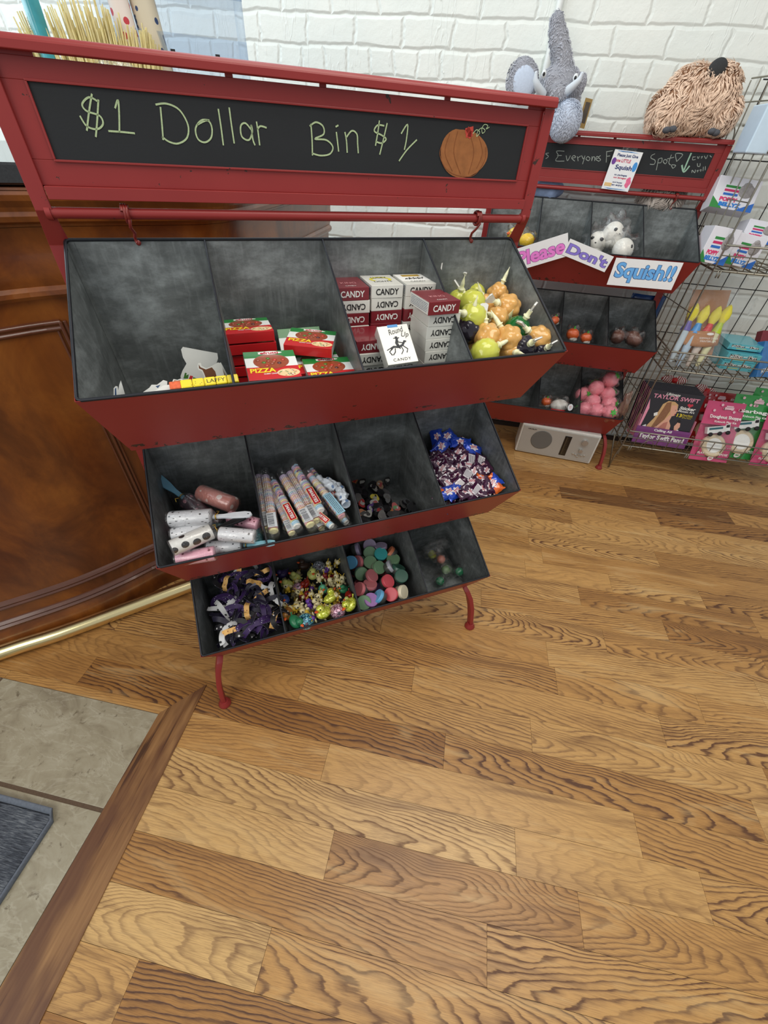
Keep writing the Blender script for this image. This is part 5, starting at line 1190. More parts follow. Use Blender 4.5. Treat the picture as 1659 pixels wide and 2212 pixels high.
DV = [((975, 200), 'pale', 2.6, 1.0, 'pale green rubber duck at the back left, turned left'), ((1140, 210), 'pale', 4.6, 1.25, 'large pale green rubber duck facing the front, towards the back'), ((1320, 410), 'yellow', .4, 1.2, 'glittery yellow rubber duck near the right divider, second from the rim'), ((1500, 470), 'yellow', 3.9, 1.3, 'glittery yellow rubber duck in the front right corner'),
      ((1240, 560), 'yellow', 3.8, 1.35, 'glittery yellow rubber duck at the centre of the rim'), ((1240, 330), 'mint', 4.7, 1.0, 'mint green rubber duck in the middle'), ((900, 270), 'pale', 2.8, 1.1, 'pale rubber duck with orange beak against the left divider'), ((975, 620), 'green', 5.2, 1.2, 'dark green rubber duck in the front left corner'), ((940, 540), 'orange', 4.4, 1.1, 'clear orange rubber duck by the left divider'),
      ((910, 420), 'blue', 5.0, 1.1, 'blue rubber duck by the left divider'), ((1460, 380), 'red', 4.5, .9, 'clear red rubber duck by the right divider'), ((1090, 270), 'red', 4.0, .9, 'clear red rubber duck left of the big pale one'), ((1060, 130), 'brown', 3.5, 1.1, 'brown rubber duck in the back shadow'), ((880, 190), 'purple', 3.5, 1.0, 'purple rubber duck in the back left shadow'), ((1410, 330), 'green', 3.5, .9, 'small green rubber duck by the right divider'), ((1440, 430), 'pale', 3.5, .8, 'small pale rubber duck between yellow ones')]
for (c_, k, yaw, sc, lb) in DV:
    p = dp(c_, -.010); inst('dk' + k, duck(k), S1 @ T(p) @ Rz(yaw) @ Rx(rd.uniform(-.5, .5)) @ Ry(rd.uniform(-.5, .3)) @ S(sc), lb, 'rubber ducks')
for (c_, k, sc, lb) in [((1080, 590), 'teal_glitter', 1.25, 'teal glitter ball at the front rim'), ((1365, 500), 'pink_glitter', 1.2, 'pink glitter ball at the front rim'), ((1200, 110), 'silver_glitter', 1.2, 'silver glitter ball at the back'), ((1010, 290), 'pink_glitter', .9, 'pink glitter ball half hidden at the left')]:
    p = dp(c_, -.002); inst('gb' + k, gball(k), S1 @ T(p) @ Rx(rd.uniform(.2, 1.0)) @ S(sc), lb, 'glitter balls')
BV = [(1340, 90, 'y'), (1290, 110, 'y'), (1300, 170, 'y'), (1210, 240, 'c'), (1350, 240, 'c'), (1410, 250, 'c'), (1310, 280, 'c'), (1380, 330, 'y'), (930, 320, 'y'), (1060, 360, 'y'), (1140, 350, 'y'), (1200, 390, 'y'), (1170, 420, 'c'), (1000, 420, 'c'), (950, 445, 'b'), (1000, 490, 'y'), (1060, 470, 'c'), (1120, 470, 'p'), (1170, 510, 'p'), (1200, 450, 'c'), (1150, 555, 'p'), (1250, 180, 'p'), (1280, 220, 'r'), (1320, 190, 'r'), (1090, 410, 'r'), (1290, 470, 'y'), (1370, 380, 'y'), (1110, 520, 'y')]
BC = {'y': (M_by, M_bc, 'yellow-and-cream'), 'c': (M_bc, M_bc, 'cream'), 'p': (M_bp, M_bp, 'purple'), 'r': (M_br, M_br, 'dark red'), 'b': (M_bk, M_bc, 'black-and-cream')}
for (x, y, k) in BV:
    p = dp((x, y), -.012); inst('be' + k, bee(*BC[k][:2], k), S1 @ T(p) @ Rz(rd.uniform(3.2, 6.2)) @ Rx(rd.uniform(-.9, .9)) @ Ry(rd.uniform(-.6, .6)) @ S(1.05), BC[k][2] + ' toy bee figure, ' + cell(p, 2, 1) + ' of the duck compartment', 'toy bee figures')
for i in range(56):
    p = V((rd.uniform(-.205, -.03), rd.uniform(-.07, .15), 0)); p.z = DSF[0][1] - (p.y + .09) * .1 - rd.uniform(.030, .075); p.y = max(p.y, -.085 + (.335 - p.z) * .55)
    k = rd.choice('ycprybb'); inst('be' + k, bee(*BC[k][:2], k), S1 @ T(p) @ Rz(rd.uniform(0, 6.2)) @ Rx(rd.uniform(-1.5, 1.5)), BC[k][2] + ' toy bee figure deeper in the heap, ' + cell(p, 2, 1), 'toy bee figures')

# ---- little slime tubs
def tub(body, lid):
    def f():
        t = thing('slime_tub', '', 'tub'); g = G(); g.lathe([(.019, -.013), (.0215, -.012), (.0225, .0), (.0225, .004)], 26); obj('cup', g, body, t)
        g = G(); g.lathe([(.0236, .003), (.0238, .013), (.0228, .0145), (.0215, .0148), (.0212, .0142)], 28); obj('lid', g, lid, t); g = G(); g.lathe([(.0195, -.0134), (.0185, -.0142)], 22); obj('sticker_base', g, body, t); return t
    return f
TBC = {'smoke': mat('tub_smoky', (72, 74, 70), .3, coat=.4), 'clear': m_pattern('tub_speckled', (150, 160, 138), (60, 80, 60), 'marks')}
LD = {'lilac': (150, 140, 166), 'teal': (52, 146, 146), 'orange': (176, 104, 72), 'pink': (186, 104, 108), 'rose': (160, 92, 96), 'coral': (190, 74, 84), 'darkgreen': (44, 84, 70), 'cream': (206, 198, 172), 'sky': (92, 158, 196), 'grey': (150, 152, 160), 'green': (96, 128, 96), 'violet': (142, 104, 158)}
LDM = {k: mat('lid_' + k, tuple(min(255, x * 1.12) for x in v), .4, var=.08, coat=.2) for k, v in LD.items()}
ZJ = zz(560, 1140, 4.1475)
JV = [((865, 200), 'smoke', 'lilac', (.75, -.2, .45), 'lilac'), ((985, 155), 'clear', 'lilac', (0, -.4, .9), 'lilac'), ((985, 220), 'clear', 'green', (.0, -.5, .9), 'speckled green'), ((1085, 245), 'smoke', 'teal', (.05, -.2, .95), 'teal'), ((1185, 225), 'smoke', 'orange', (-.5, .5, .7), 'orange'), ((900, 300), 'smoke', 'pink', (-.7, -.2, .6), 'rose pink'),
      ((830, 310), 'smoke', 'sky', (-.4, -.4, .8), 'pale blue'), ((990, 310), 'clear', 'green', (0, -.3, .9), 'speckled'), ((910, 400), 'smoke', 'green', (.0, -.7, .7), 'dull green'), ((1060, 360), 'clear', 'green', (.3, -.4, .85), 'speckled grey-green'), ((1165, 350), 'smoke', 'grey', (.6, -.1, .75), 'pale grey'), ((1200, 290), 'smoke', 'green', (0, 0, 1), 'soft green'),
      ((995, 440), 'smoke', 'rose', (.35, -.2, .9), 'dusky rose, upper of two stacked'), ((990, 520), 'smoke', 'rose', (.1, .1, 1), 'dusky rose, lower of two stacked'), ((1140, 480), 'smoke', 'coral', (.3, -.3, .9), 'coral pink'), ((1265, 440), 'smoke', 'darkgreen', (.05, -.3, .95), 'dark green'), ((1270, 570), 'clear', 'cream', (.5, -.5, .7), 'cream'), ((1190, 590), 'smoke', 'coral', (-.4, -.3, .85), 'coral red'),
      ((1085, 625), 'smoke', 'sky', (-.55, .3, .75), 'sky blue'), ((995, 650), 'smoke', 'violet', (.1, -.2, .95), 'violet'), ((940, 660), 'clear', 'green', (-.2, -.5, .85), 'speckled mint'), ((915, 555), 'smoke', 'pink', (-.6, 0, .8), 'pale rose'), ((1240, 370), 'smoke', 'darkgreen', (.3, .2, .9), 'dark, half hidden'), ((1090, 180), 'smoke', 'lilac', (0, .2, .9), 'grey-lilac at the very back')]
JS = ((-.09, .318), (.17, .338))
for i, (c_, bd, ld, nr, lb) in enumerate(JV):
    p = pl(ZJ(*c_), (JS[0][0], JS[0][1]), (JS[1][0], JS[1][1])); p -= V((0, 0, .004 if i % 3 else 0))
    inst('tb' + bd + ld, tub(TBC[bd], LDM[ld]), S1 @ T(p) @ tilt((nr[0] * 1.7, nr[1] * 1.5, nr[2]), rd.uniform(0, 3)), lb + ' lidded slime tub, ' + cell(p, 2, 2), 'small slime tubs')
for i in range(26):
    p = V((rd.uniform(.03, .19), rd.uniform(-.05, .15), rd.choice([.222, .25, .278]))); p.y = max(p.y, -.075 + (.335 - p.z) * .55); ld = rd.choice(list(LD))
    inst('tbsmoke' + ld, tub(TBC['smoke'], LDM[ld]), S1 @ T(p) @ tilt((rd.uniform(-.8, .8), rd.uniform(-.8, .8), 1), 0), ld + ' lidded slime tub buried in the heap, ' + cell(p, 2, 2), 'small slime tubs')

# ---- sticky balls in clear wrappers (lowest bin, fourth compartment)
def wball(mt):
    def f():
        t = thing('wrapped_ball', '', 'toy ball'); g = G(); g.ball((0, 0, 0), .0165, 20, 14); obj('ball', g, mt, t); g = crumple((0, .004, .002), (.030, .024, .020), 5, 18); g.lathe([(.004, .016), (.010, .024), (.018, .040), (.014, .044)], 14, cap=False, M=Ry(.5)); obj('clear_wrapper', g, M_film, t); return t
    return f
BM = {'lime': mat('ball_lime', (170, 176, 60), .25, sss=.3, coat=.5), 'salmon': mat('ball_salmon', (206, 130, 112), .25, sss=.3, coat=.5), 'green': mat('ball_green', (24, 128, 84), .2, sss=.3, coat=.6), 'palegreen': mat('ball_pale_green', (110, 150, 90), .25, sss=.3, coat=.5)}
for c_, k, lb in (((610, 560), 'lime', 'lime'), ((770, 650), 'salmon', 'salmon pink'), ((850, 840), 'palegreen', 'pale green'), ((750, 1040), 'green', 'deep green, nearest the rim,'), ((1100, 870), 'green', 'deep green, furthest right,')):
    p = pl(ZB(*c_), (-.04, .222), (.14, .262)); inst('wb' + k, wball(BM[k]), S1 @ T(p) @ Rz(rd.uniform(0, 6)) @ Rx(.3), lb + ' sticky ball in a clear crinkled wrapper', 'wrapped sticky balls')
p = pl(ZB(690, 420), (-.04, .24), (.14, .30)); single('empty_wrapper', crumple((0, 0, 0), (.05, .03, .022), 8, 20), M_film, 'wrapper').matrix_world = S1 @ T(p)
tag(bpy.data.objects['empty_wrapper'], 'crinkled clear empty wrapper heaped behind the sticky balls')
# ------------------------------------------------------------------ signs on the rear stand
ZR, ZQ, Z9 = zz(1040, 280, 2.68), zz(1040, 600, 2.68), zz(1060, 400, 9.217)
M_paper = mat('sign_paper', (236, 238, 240), .55, var=.02)
def sign(name, label, TL, TR, BL, y, txt, fill, edge, tw, th_, off=.05):
    a, b, c = hs(TL, y, S2), hs(TR, y, S2), hs(BL, y, S2); x = (b - a); w = x.length; x.normalize(); h = (a - c - x * (a - c).dot(x)).length; n = FWD
    o = (b + c) / 2; t = thing(name, label, 'sign', S2 @ frame(o, x, n)); g = G(); g.prism([(-w / 2, -h / 2), (w / 2, -h / 2), (w / 2, h / 2), (-w / 2, h / 2)], 0, .0012); obj('sheet', g, M_paper, t)
    if txt:
        ed = text(txt, w * tw * 1.025, h * th_ * 1.05, edge, t, T(0, 0, .0015), off=.055, sp=.98, name='outline_lettering'); text(txt, w * tw, h * th_, fill, t, T(0, 0, .0019), off=.03, sp=.98, name='bubble_lettering')
    return t, w, h
pl_t, w_, h_ = sign('paper_sign', 'white paper sign with pink bubble word Please', Z9(380, 1310), Z9(1465, 968), Z9(555, 1700), -.1085, 'Please', mat('bubble_pink', (234, 130, 214), .5, var=.12, scale=30), mat('bubble_pink_edge', (138, 84, 150), .5), .88, .66)
sign('paper_sign', 'white paper sign with violet bubble word Don\'t', ZR(518, 632), ZR(770, 737), ZR(462, 722), -.111, "Don't", mat('bubble_violet', (138, 122, 216), .5, var=.15, scale=30), mat('bubble_violet_edge', (84, 78, 120), .5), .90, .62)
sign('paper_sign', 'white paper sign with blue bubble word Squish!!', ZR(768, 740), ZR(1157, 770), ZR(737, 898), -.114, 'Squish!!', mat('bubble_blue', (106, 176, 240), .5, var=.15, scale=30), mat('bubble_blue_edge', (44, 84, 140), .5), .88, .72)
t, w, h = sign('paper_sign', 'small printed sign hanging over the rear chalkboard asking for one little squish', ZR(775, 113), ZR(937, 133), ZR(693, 340), .1465, '', None, None, 1, 1)
navy = mat('sign_navy_ink', (34, 52, 110), .5); redi = mat('sign_red_ink', (200, 50, 90), .5); skyi = mat('sign_sky_ink', (70, 150, 220), .5)
for s_, fw, fh, fx, fy, m_ in (('Please Just Give', .74, .10, .02, .37, navy), ('one LITTLE', .55, .085, -.08, .25, redi), ('Squish', .60, .15, .02, .07, navy), ('so packages', .46, .06, .02, -.11, navy), ('not damaged', .46, .06, .02, -.18, redi), ('and buyer', .36, .05, .0, -.30, navy), ('can enjoy', .44, .06, .0, -.37, navy)):
    text(s_, w * fw, h * fh, m_, t, T(w * fx, h * fy, .0016), off=.03)
g = G(); g.prism([(-w * .40 + w * .075 * math.cos(a), h * .22 + w * .10 * math.sin(a)) for a in [2 * PI * i / 20 for i in range(20)]], .0012, .0017, m=0)
g.prism([(w * .40 + w * .08 * math.cos(a), h * .13 + w * .14 * math.sin(a)) for a in [2 * PI * i / 20 for i in range(20)]], .0012, .0017, m=1)
g.prism([(w * .37 + w * .09 * math.cos(a) * (1 + .2 * math.cos(5 * a)), -h * .27 + w * .16 * math.sin(a)) for a in [2 * PI * i / 30 for i in range(30)]], .0012, .0017, m=2)
g.box((-w * .32, -h * .37, .0015), (w * .26, h * .09, .0006), m=3)
for i in range(14): g.prism([(w * random.uniform(-.45, .45) * 1 + .002 * math.cos(a), h * (.47 if i % 2 else -.47) + .002 * math.sin(a)) for a in (0, 2, 4)], .0012, .0016, m=1)
obj('sticker_art', g, [mat('art_purple', (110, 60, 150), .5, var=.4, scale=200), skyi, mat('art_pink', (232, 110, 150), .5, var=.2, scale=100), mat('art_tan', (224, 190, 130), .5)], t)
g = G(); g.box((0, h * .53, .0006), (w * .5, h * .10, .0004)); obj('clear_tape', g, M_filmd, t)

# ------------------------------------------------------------------ goods in the rear stand
def at2(px, k, y, dz=0): p = hs(px, y, S2); return p
M_sq_w = mat('squishy_white', (226, 224, 216), .5, sss=.2, var=.05); M_sq_y = mat('squishy_yellow', (240, 200, 50), .5, sss=.2); M_sq_o = mat('squishy_orange', (226, 100, 40), .5); M_sq_b = mat('squishy_brown', (110, 72, 60), .5, var=.3); M_sq_p = mat('squishy_pink', (232, 138, 152), .5, sss=.2, var=.06); M_leaf = mat('leaf_green', (70, 176, 60), .5); M_sr = mat('squishy_red', (206, 40, 44), .4)
def bagged(build, r):
    def f():
        t = build(); obj('clear_bag', crumple((0, 0, r[2] * .1), r, 11, 16), M_film, t); return t
    return f
def duckling():
    t = thing('squishy_toy', '', 'squishy toy'); g = G(); g.ball((0, 0, 0), (.036, .030, .032), 20, 14); obj('body', g, M_sq_y, t); g = G(); g.ball((-.030, -.012, .006), (.011, .009, .007), 12, 8); obj('beak', g, M_sq_o, t)
    for s in (-1, 1):
        g = G(); g.ball((-.022, -.020 + s * .009, .015), .0025, 8, 6); obj('eye', g, M_ink, t)
    return t
p = hs((1112, 508), .04, S2); inst('sqd', bagged(duckling, (.048, .040, .042)), S2 @ T(p) , 'yellow squishy toy in clear bag, left of the red upright', 'yellow squishy toys'); p = hs((1138, 520), .0, S2)
inst('sqd', bagged(duckling, (.048, .040, .042)), S2 @ T(p) @ Rz(PI) @ S(.95), 'yellow squishy toy in clear bag, just above the Please sign', 'yellow squishy toys')
def ghost():
    t = thing('squishy_toy', '', 'squishy toy'); g = G(); g.ball((0, 0, .0), (.042, .034, .036), 20, 14, fn=lambda q: 1 + .08 * math.sin(3 * q.x + 2)); g.ball((.0, -.004, -.028), (.030, .026, .022), 16, 10); obj('body', g, M_sq_w, t)
    for s in (-1, 1):
        g = G(); g.ball((.0 + s * .016, -.031, .008), (.008, .004, .006), 12, 8); obj('eye', g, M_ink, t)
    g = G(); g.ball((0, -.034, -.006), (.004, .003, .003), 8, 6); obj('nose', g, M_ink, t); return t
for px, yy, yaw, lb in (((1325, 505), .03, .4, 'white skull-faced squishy toy in clear bag, upper right of the pair'), ((1290, 525), .04, -.4, 'white squishy toy in clear bag half behind the divider'), ((1345, 540), -.03, 1.2, 'white lumpy squishy toy in clear bag above the Squish sign')):
    p = hs(px, yy, S2); inst('sqg', bagged(ghost, (.052, .046, .056)), S2 @ T(p) @ Rz(yaw) @ Rx(-.3) @ S(1.22), lb, 'white squishy toys')
def fruitling():
    t = thing('squishy_toy', '', 'squishy toy'); g = G(); g.ball((0, 0, 0), (.022, .020, .020), 16, 10); obj('body', g, M_sq_o, t); g = G(); g.ball((.008, -.008, -.012), (.014, .012, .009), 12, 8); obj('belly', g, M_sq_w, t); g = G(); g.lathe([(.004, .018), (.002, .028)], 8); obj('stem', g, M_leaf, t); return t
for px, yy, sc, lb in (((1237, 722), .03, 1.15, 'orange and white squishy toy in clear bag, left one'), ((1266, 730), .02, 1.0, 'orange and green squishy toy in clear bag, right one'), ((1199, 692), .03, .8, 'small pale squishy toy in clear bag beside the front stand')):
    p = hs(px, yy, S2); inst('sqf', bagged(fruitling, (.030, .026, .028)), S2 @ T(p) @ S(sc * 1.3) @ Rz(random.uniform(-1, 1)), lb, 'orange squishy toys')
def potato():
    t = thing('squishy_toy', '', 'squishy toy'); g = G(); g.ball((0, 0, 0), (.040, .028, .028), 20, 12, fn=lambda q: 1 + .07 * math.sin(5 * q.x) * math.cos(4 * q.z)); obj('body', g, M_sq_b, t); return t
for px, yaw, lb in (((1334, 728), 1.2, 'brown squishy toy in clear bag, left one of two'), ((1368, 732), -.5, 'brown squishy toy in shiny clear bag, right one of two')):
    p = hs(px, .01, S2); inst('sqp', bagged(potato, (.046, .034, .036)), S2 @ T(p) @ Rz(yaw) @ Ry(.4) @ S(1.2), lb, 'brown squishy toys')
def loaf():
    t = thing('squishy_toy', '', 'squishy toy'); g = G(); g.ball((0, 0, 0), (.040, .030, .027), 20, 12); obj('body', g, M_sq_w, t); g = G(); g.ball((-.006, -.012, -.018), (.034, .026, .016), 16, 8); obj('red_base', g, M_sr, t)
    for s in (-1, 0, 1):
        g = G(); g.tube([(.008 + s * .008, -.030, .002), (.006 + s * .008, -.026, .012)], .0012, 5); obj('stripe', g, M_ink, t)
    return t
p = hs((1208, 876), -.01, S2); inst('sql', bagged(loaf, (.048, .038, .038)), S2 @ T(p) @ Rz(.3) @ S(1.3), 'white squishy toy with red base and black stripes in clear bag'); p = hs((1180, 868), .02, S2)
inst('sqf', bagged(fruitling, (.030, .026, .028)), S2 @ T(p) @ S(1.3), 'orange and brown squishy toy in clear bag, left of the striped white one', 'orange squishy toys')
g = G(); g.prism([(.018 * math.cos(a), .024 * math.sin(a)) for a in [2 * PI * i / 20 for i in range(20)]], 0, .001); g.ribbon([(-.008, .006), (.006, .008)], .003, z=.0012, m=1); g.ribbon([(-.006, -.004), (.008, -.002)], .003, z=.0012, m=1)
p = hs((1232, 880), -.06, S2); o = single('swing_tag', g, [M_paper, M_sr], 'tag'); o.matrix_world = S2 @ frame(p, (1, 0, 0), (0, -1, .3)) @ S(.8); tag(o, 'small white oval swing tag beside the striped squishy toy')
def berry():
    t = thing('squishy_ball', '', 'squishy toy'); g = G(); g.ball((0, 0, 0), .032, 22, 14, fn=lambda q: 1 + .02 * math.sin(6 * q.z)); obj('body', g, M_sq_p, t)
    g = G(); g.prism([(.018 * (1 if i % 2 else .45) * math.cos(PI * i / 6), .018 * (1 if i % 2 else .45) * math.sin(PI * i / 6)) for i in range(12)], .0, .002, M=T(0, 0, .0318)); obj('leaf_star', g, M_leaf, t); return t
for i, (px, yy, nr, lb) in enumerate([((1319, 820), .06, (.6, -.5, 1), 'topmost by the right end'), ((1288, 838), .04, (-.4, .8, .6), 'second highest, left of the topmost'), ((1312, 852), .03, (1, .5, .4), 'small-looking one under the topmost'), ((1260, 852), .05, (.5, -.8, .5), 'at the left with its green star showing'), ((1280, 868), -.0, (-.2, .5, -1), 'in the middle of the heap'), ((1316, 872), -.01, (.9, -.8, .4), 'with green star at the right'),
                                     ((1262, 884), -.03, (-.9, .4, .4), 'low at the left front'), ((1288, 888), -.05, (.1, .5, -1), 'low at the front centre'), ((1316, 890), -.06, (.25, -1, .45), 'front right with its green star facing out'), ((1300, 880), .03, (0, 1, 0), 'hidden behind the front ones')]):
    p = hs(px, yy, S2); inst('sqb', bagged(berry, (.037, .037, .037)), S2 @ T(p) @ tilt(nr, 0) @ S(1.32), 'pink squishy ball in clear bag, ' + lb, 'pink squishy balls')

# ------------------------------------------------------------------ radio under the rear stand
a0, b0 = hz((1113, 975), 0), hz((1270, 1004), 0); x_ = (b0 - a0).normalized(); L_ = (b0 - a0).length; nn = V((x_.y, -x_.x, 0)); fr_ = frame(a0 + x_ * L_ / 2 + V((0, 0, .105)), x_, nn)
t = thing('table_radio', 'silver and white tabletop radio on the floor under the rear stand', 'radio', fr_); RWd, RH, RDp = L_ + .012, .20, .15
obj('cabinet', G().box((0, 0, -RDp / 2 - .002), (RWd, RH, RDp)), mat('radio_white', (216, 216, 210), .4), t, bevel=.008, seg=3)
obj('face_plate', G().box((0, 0, .0), (RWd - .022, RH - .024, .004)), mat('radio_silver', (186, 186, 182), .35, .3, var=.08, scale=300), t, bevel=.002)
g = G(); g.lathe([(.062, .002), (.062, .0035), (.059, .004)], 36); gr = obj('speaker_grille', g, mat('grille_grey', (112, 110, 106), .7, var=.35, scale=900, bmp=.6), t, T(-.095, .01, .001))
g = G(); g.box((.052, -.002, .0025), (.040, .135, .004)); dl = obj('tuning_window', g, mat('dial_black', (22, 20, 18), .15, coat=.6), t, bevel=.006)
g = G(); g.box((.045, -.002, .0050), (.002, .12, .0006))
for i in range(12): g.box((.052, -.055 + i * .0098, .0050), (.012 if i % 3 == 0 else .007, .0008, .0006))
obj('tuning_scale', g, mat('dial_marks', (110, 96, 70), .5), dl)
for (x, y, r) in ((.150, .046, .0185), (.146, -.012, .0115)):
    g = G(); g.lathe([(r, 0), (r, .014), (r * .9, .017)], 24); obj('knob', g, mat('knob_silver', (196, 194, 188), .25, .7), t, T(x, y, .002))
for i in range(5): obj('button', G().lathe([(.006, 0), (.006, .004), (.005, .005)], 14), MC['knob_silver'], t, T(.112 + i * .0165, -.046 - .004 * (i % 2), .002))
obj('button', G().lathe([(.006, 0), (.006, .004), (.005, .005)], 14), MC['knob_silver'], t, T(.142, -.060, .002))
text('CROSLEY', .052, .008, M_ink, obj('name_plate', G().box((-.165, .073, .0024), (.06, .012, .001)), MC['radio_silver'], t), T(-.165, .073, .0034), off=.03)

# ------------------------------------------------------------------ plush toys on the rear stand
def fur(balls, n, L0, L1, w, seed, down=(0, -.2, -1), spread=.6, clump=0.0):
    rnd = random.Random(seed); g = G(); areas = [b[1][0] * b[1][1] + b[1][1] * b[1][2] + b[1][0] * b[1][2] for b in balls]; tot = sum(areas)
    vs = []; fs = []
    for b, ar in zip(balls, areas):
        c, r = V(b[0]), b[1]
        for i in range(int(n * ar / tot)):
            d = V((rnd.gauss(0, 1), rnd.gauss(0, 1), rnd.gauss(0, 1))).normalized(); p = c + V((d.x * r[0], d.y * r[1], d.z * r[2]))
            if any(sum(((p[k] - V(q[0])[k]) / q[1][k]) ** 2 for k in range(3)) < .93 for q in balls if q is not b): continue
            nr = V((d.x / r[0], d.y / r[1], d.z / r[2])).normalized(); nz = mn.noise_vector(p * 22); fl_ = (V(down) + nz * spread * 2); fl_ = (fl_ - nr * fl_.dot(nr)).normalized()
            L_ = rnd.uniform(L0, L1); s = nr.cross(fl_).normalized() * w * rnd.uniform(.7, 1.3); a = p - nr * .002; b_ = a + nr * L_ * .35 + fl_ * L_ * .45; c_ = b_ + fl_ * L_ * .5 + nz * L_ * .3
            k = len(vs); vs += [a - s, a + s, b_ + s * .8, b_ - s * .8, c_, b_ + nr * w * .8]; fs += [(k, k + 1, k + 2, k + 5), (k, k + 5, k + 3), (k + 3, k + 5, k + 4), (k + 5, k + 2, k + 4)]
    g.add(vs, fs, 0, True); return g
def remesh(o, v, it=4):
    md = o.modifiers.new('r', 'REMESH'); md.mode = 'VOXEL'; md.voxel_size = v; md.use_smooth_shade = True; sm = o.modifiers.new('s', 'SMOOTH'); sm.iterations = it; return o
PY = 1.742
def wp(px, y=PY): return hitp(px, (0, y, 0), (0, 1, 0))
M_gp = mat('grey_plush', (150, 152, 160), .95, var=.25, scale=160, bmp=.6); M_gf = mat('grey_fur', (178, 180, 190), .9, var=.25, scale=60); M_lp = mat('pale_blue_plush', (196, 208, 226), .95, var=.1, scale=120, bmp=.4); M_tusk = mat('tusk_felt', (206, 214, 222), .9, var=.05)
t = thing('plush_elephant', 'grey plush elephant with raised trunk and white tusks draped over the rear stand', 'plush toy', T(wp((1210, 270))))
E0 = wp((1210, 270)); bl = []
tr = [((1203, 44), .027), ((1203, 62), .031), ((1206, 84), .035), ((1210, 106), .038), ((1213, 128), .040), ((1214, 150), .044), ((1211, 172), .052)]
trunk = G(); trunk.tube([wp(q) - E0 for q, r in tr], [r * .98 for q, r in tr], 16); trunk.ball(wp((1203, 44)) - E0, .027, 14, 10); bl += [(wp(q) - E0, (r, r, r)) for q, r in tr]
hd = [(wp((1207, 188)) - E0, (.088, .062, .070)), (wp((1208, 225), 1.78) - E0, (.085, .06, .08)), (wp((1200, 330), 1.85) - E0, (.08, .05, .15)), (wp((1205, 203), 1.70) - E0, (.045, .04, .04))]
g = G(); g.v += trunk.v; g.f += trunk.f; g.m += trunk.m; g.sm += trunk.sm; g.attr += trunk.attr
for c_, r in hd: g.ball(c_, r, 20, 14)
bd_ = remesh(obj('body', g, M_gp, t), .006)
obj('short_fur', fur(bl + hd, 9000, .006, .013, .0018, 3, (0, 0, -1), .8), M_gf, bd_)
for q, s in (((1128, 175), -1), ((1243, 190), 1)):
    e = wp(q, 1.80) - E0; g = G(); g.ball((0, 0, 0), (.066 if s < 0 else .034, .022, .074 if s < 0 else .05), 20, 12, fn=lambda q: 1 - .2 * max(0, q.z) * max(0, -q.x)); er = obj('ear', g, M_gp, t, T(e) @ Ry(.5 * s)); obj('ear_fur', fur([((0, 0, 0), (.066 if s < 0 else .034, .022, .074 if s < 0 else .05))], 1500, .005, .010, .0016, 7, (0, 0, -1)), M_gf, er)
    if s < 0: g = G(); g.ball((.004, -.012, -.008), (.048, .014, .056), 18, 10); obj('inner_ear', g, M_lp, er)
for P_, lb in (([(1158, 158), (1156, 172), (1162, 188), (1174, 203)], 0), ([(1257, 160), (1252, 172), (1238, 186), (1222, 200)], 1)):
    g = G(); P = [wp(q, 1.655) - E0 for q in P_]; P[-1].y = 1.69 - E0.y; g.tube(P, [.006, .010, .014, .017], 12); g.ball(P[0], .0065, 10, 8); obj('tusk', g, M_tusk, t)
for q in ((1175, 160), (1243, 168)):
    g = G(); g.ball(wp(q, 1.672) - E0, (.010, .008, .013), 12, 8); ey = obj('eye', g, mat('eye_white', (220, 224, 226), .3), t); g = G(); g.ball(wp(q, 1.664) - E0, (.005, .004, .006), 10, 6); obj('pupil', g, M_ink, ey)
fb = wp((1222, 262), 1.665) - E0; g = G(); g.ball(fb, (.060, .050, .066), 22, 14, fn=lambda q: 1 + .03 * math.sin(4 * q.x + 3 * q.z)); ft = obj('hanging_foot', g, M_lp, t); obj('foot_fur', fur([(fb, (.060, .050, .066))], 3800, .007, .014, .0018, 5, (0, -.2, -1)), mat('pale_fur', (184, 192, 208), .9, var=.2, scale=80), ft)
hb = wp((1185, 408), 1.80) - E0; g = G(); g.ball(hb, (.07, .05, .05), 18, 12, fn=lambda q: 1 + .08 * math.sin(7 * q.x)); obj('hanging_leg', g, mat('blue_grey_plush', (140, 160, 196), .95, var=.3, scale=60, bmp=.5), t)
g = G(); F = frame(wp((1262, 243), 1.72) - E0, (1, 0, 0), FWD); g.prism([(-.014, -.045), (.018, -.050), (.020, .040), (-.010, .044)], 0, .0012, M=F); g.prism([(-.006, -.03), (.014, -.034), (.015, .03), (-.004, .032)], .0012, .0016, M=F, m=1); obj('hang_tag', g, [mat('tag_gold', (150, 122, 66), .5, var=.3), mat('tag_brown', (70, 60, 50), .5, var=.5)], t)

M_tp = mat('tan_plush', (172, 136, 108), .95, var=.2, scale=80); M_tf = mat('tan_shaggy_fur', (236, 206, 182), .85, var=.22, scale=45)
K0 = wp((1500, 225), 1.76); t = thing('plush_animal', 'tan shaggy plush animal with a black ear on the right end of the rear stand', 'plush toy', T(K0))
tb = [((.0, 0, .0), (.130, .085, .100)), (wp((1455, 238), 1.74) - K0, (.092, .075, .078)), (wp((1490, 195), 1.75) - K0, (.085, .075, .068)), (wp((1535, 215), 1.76) - K0, (.088, .085, .100)), (wp((1430, 268), 1.74) - K0, (.055, .06, .035)), (wp((1555, 250), 1.75) - K0, (.06, .07, .065))]
g = G()
for c_, r in tb: g.ball(c_, r, 24, 16)
bd_ = remesh(obj('body', g, M_tp, t), .010); obj('shaggy_fur', fur(tb, 15000, .018, .036, .0024, 8, (-.35, -.1, -1), .9), M_tf, bd_)
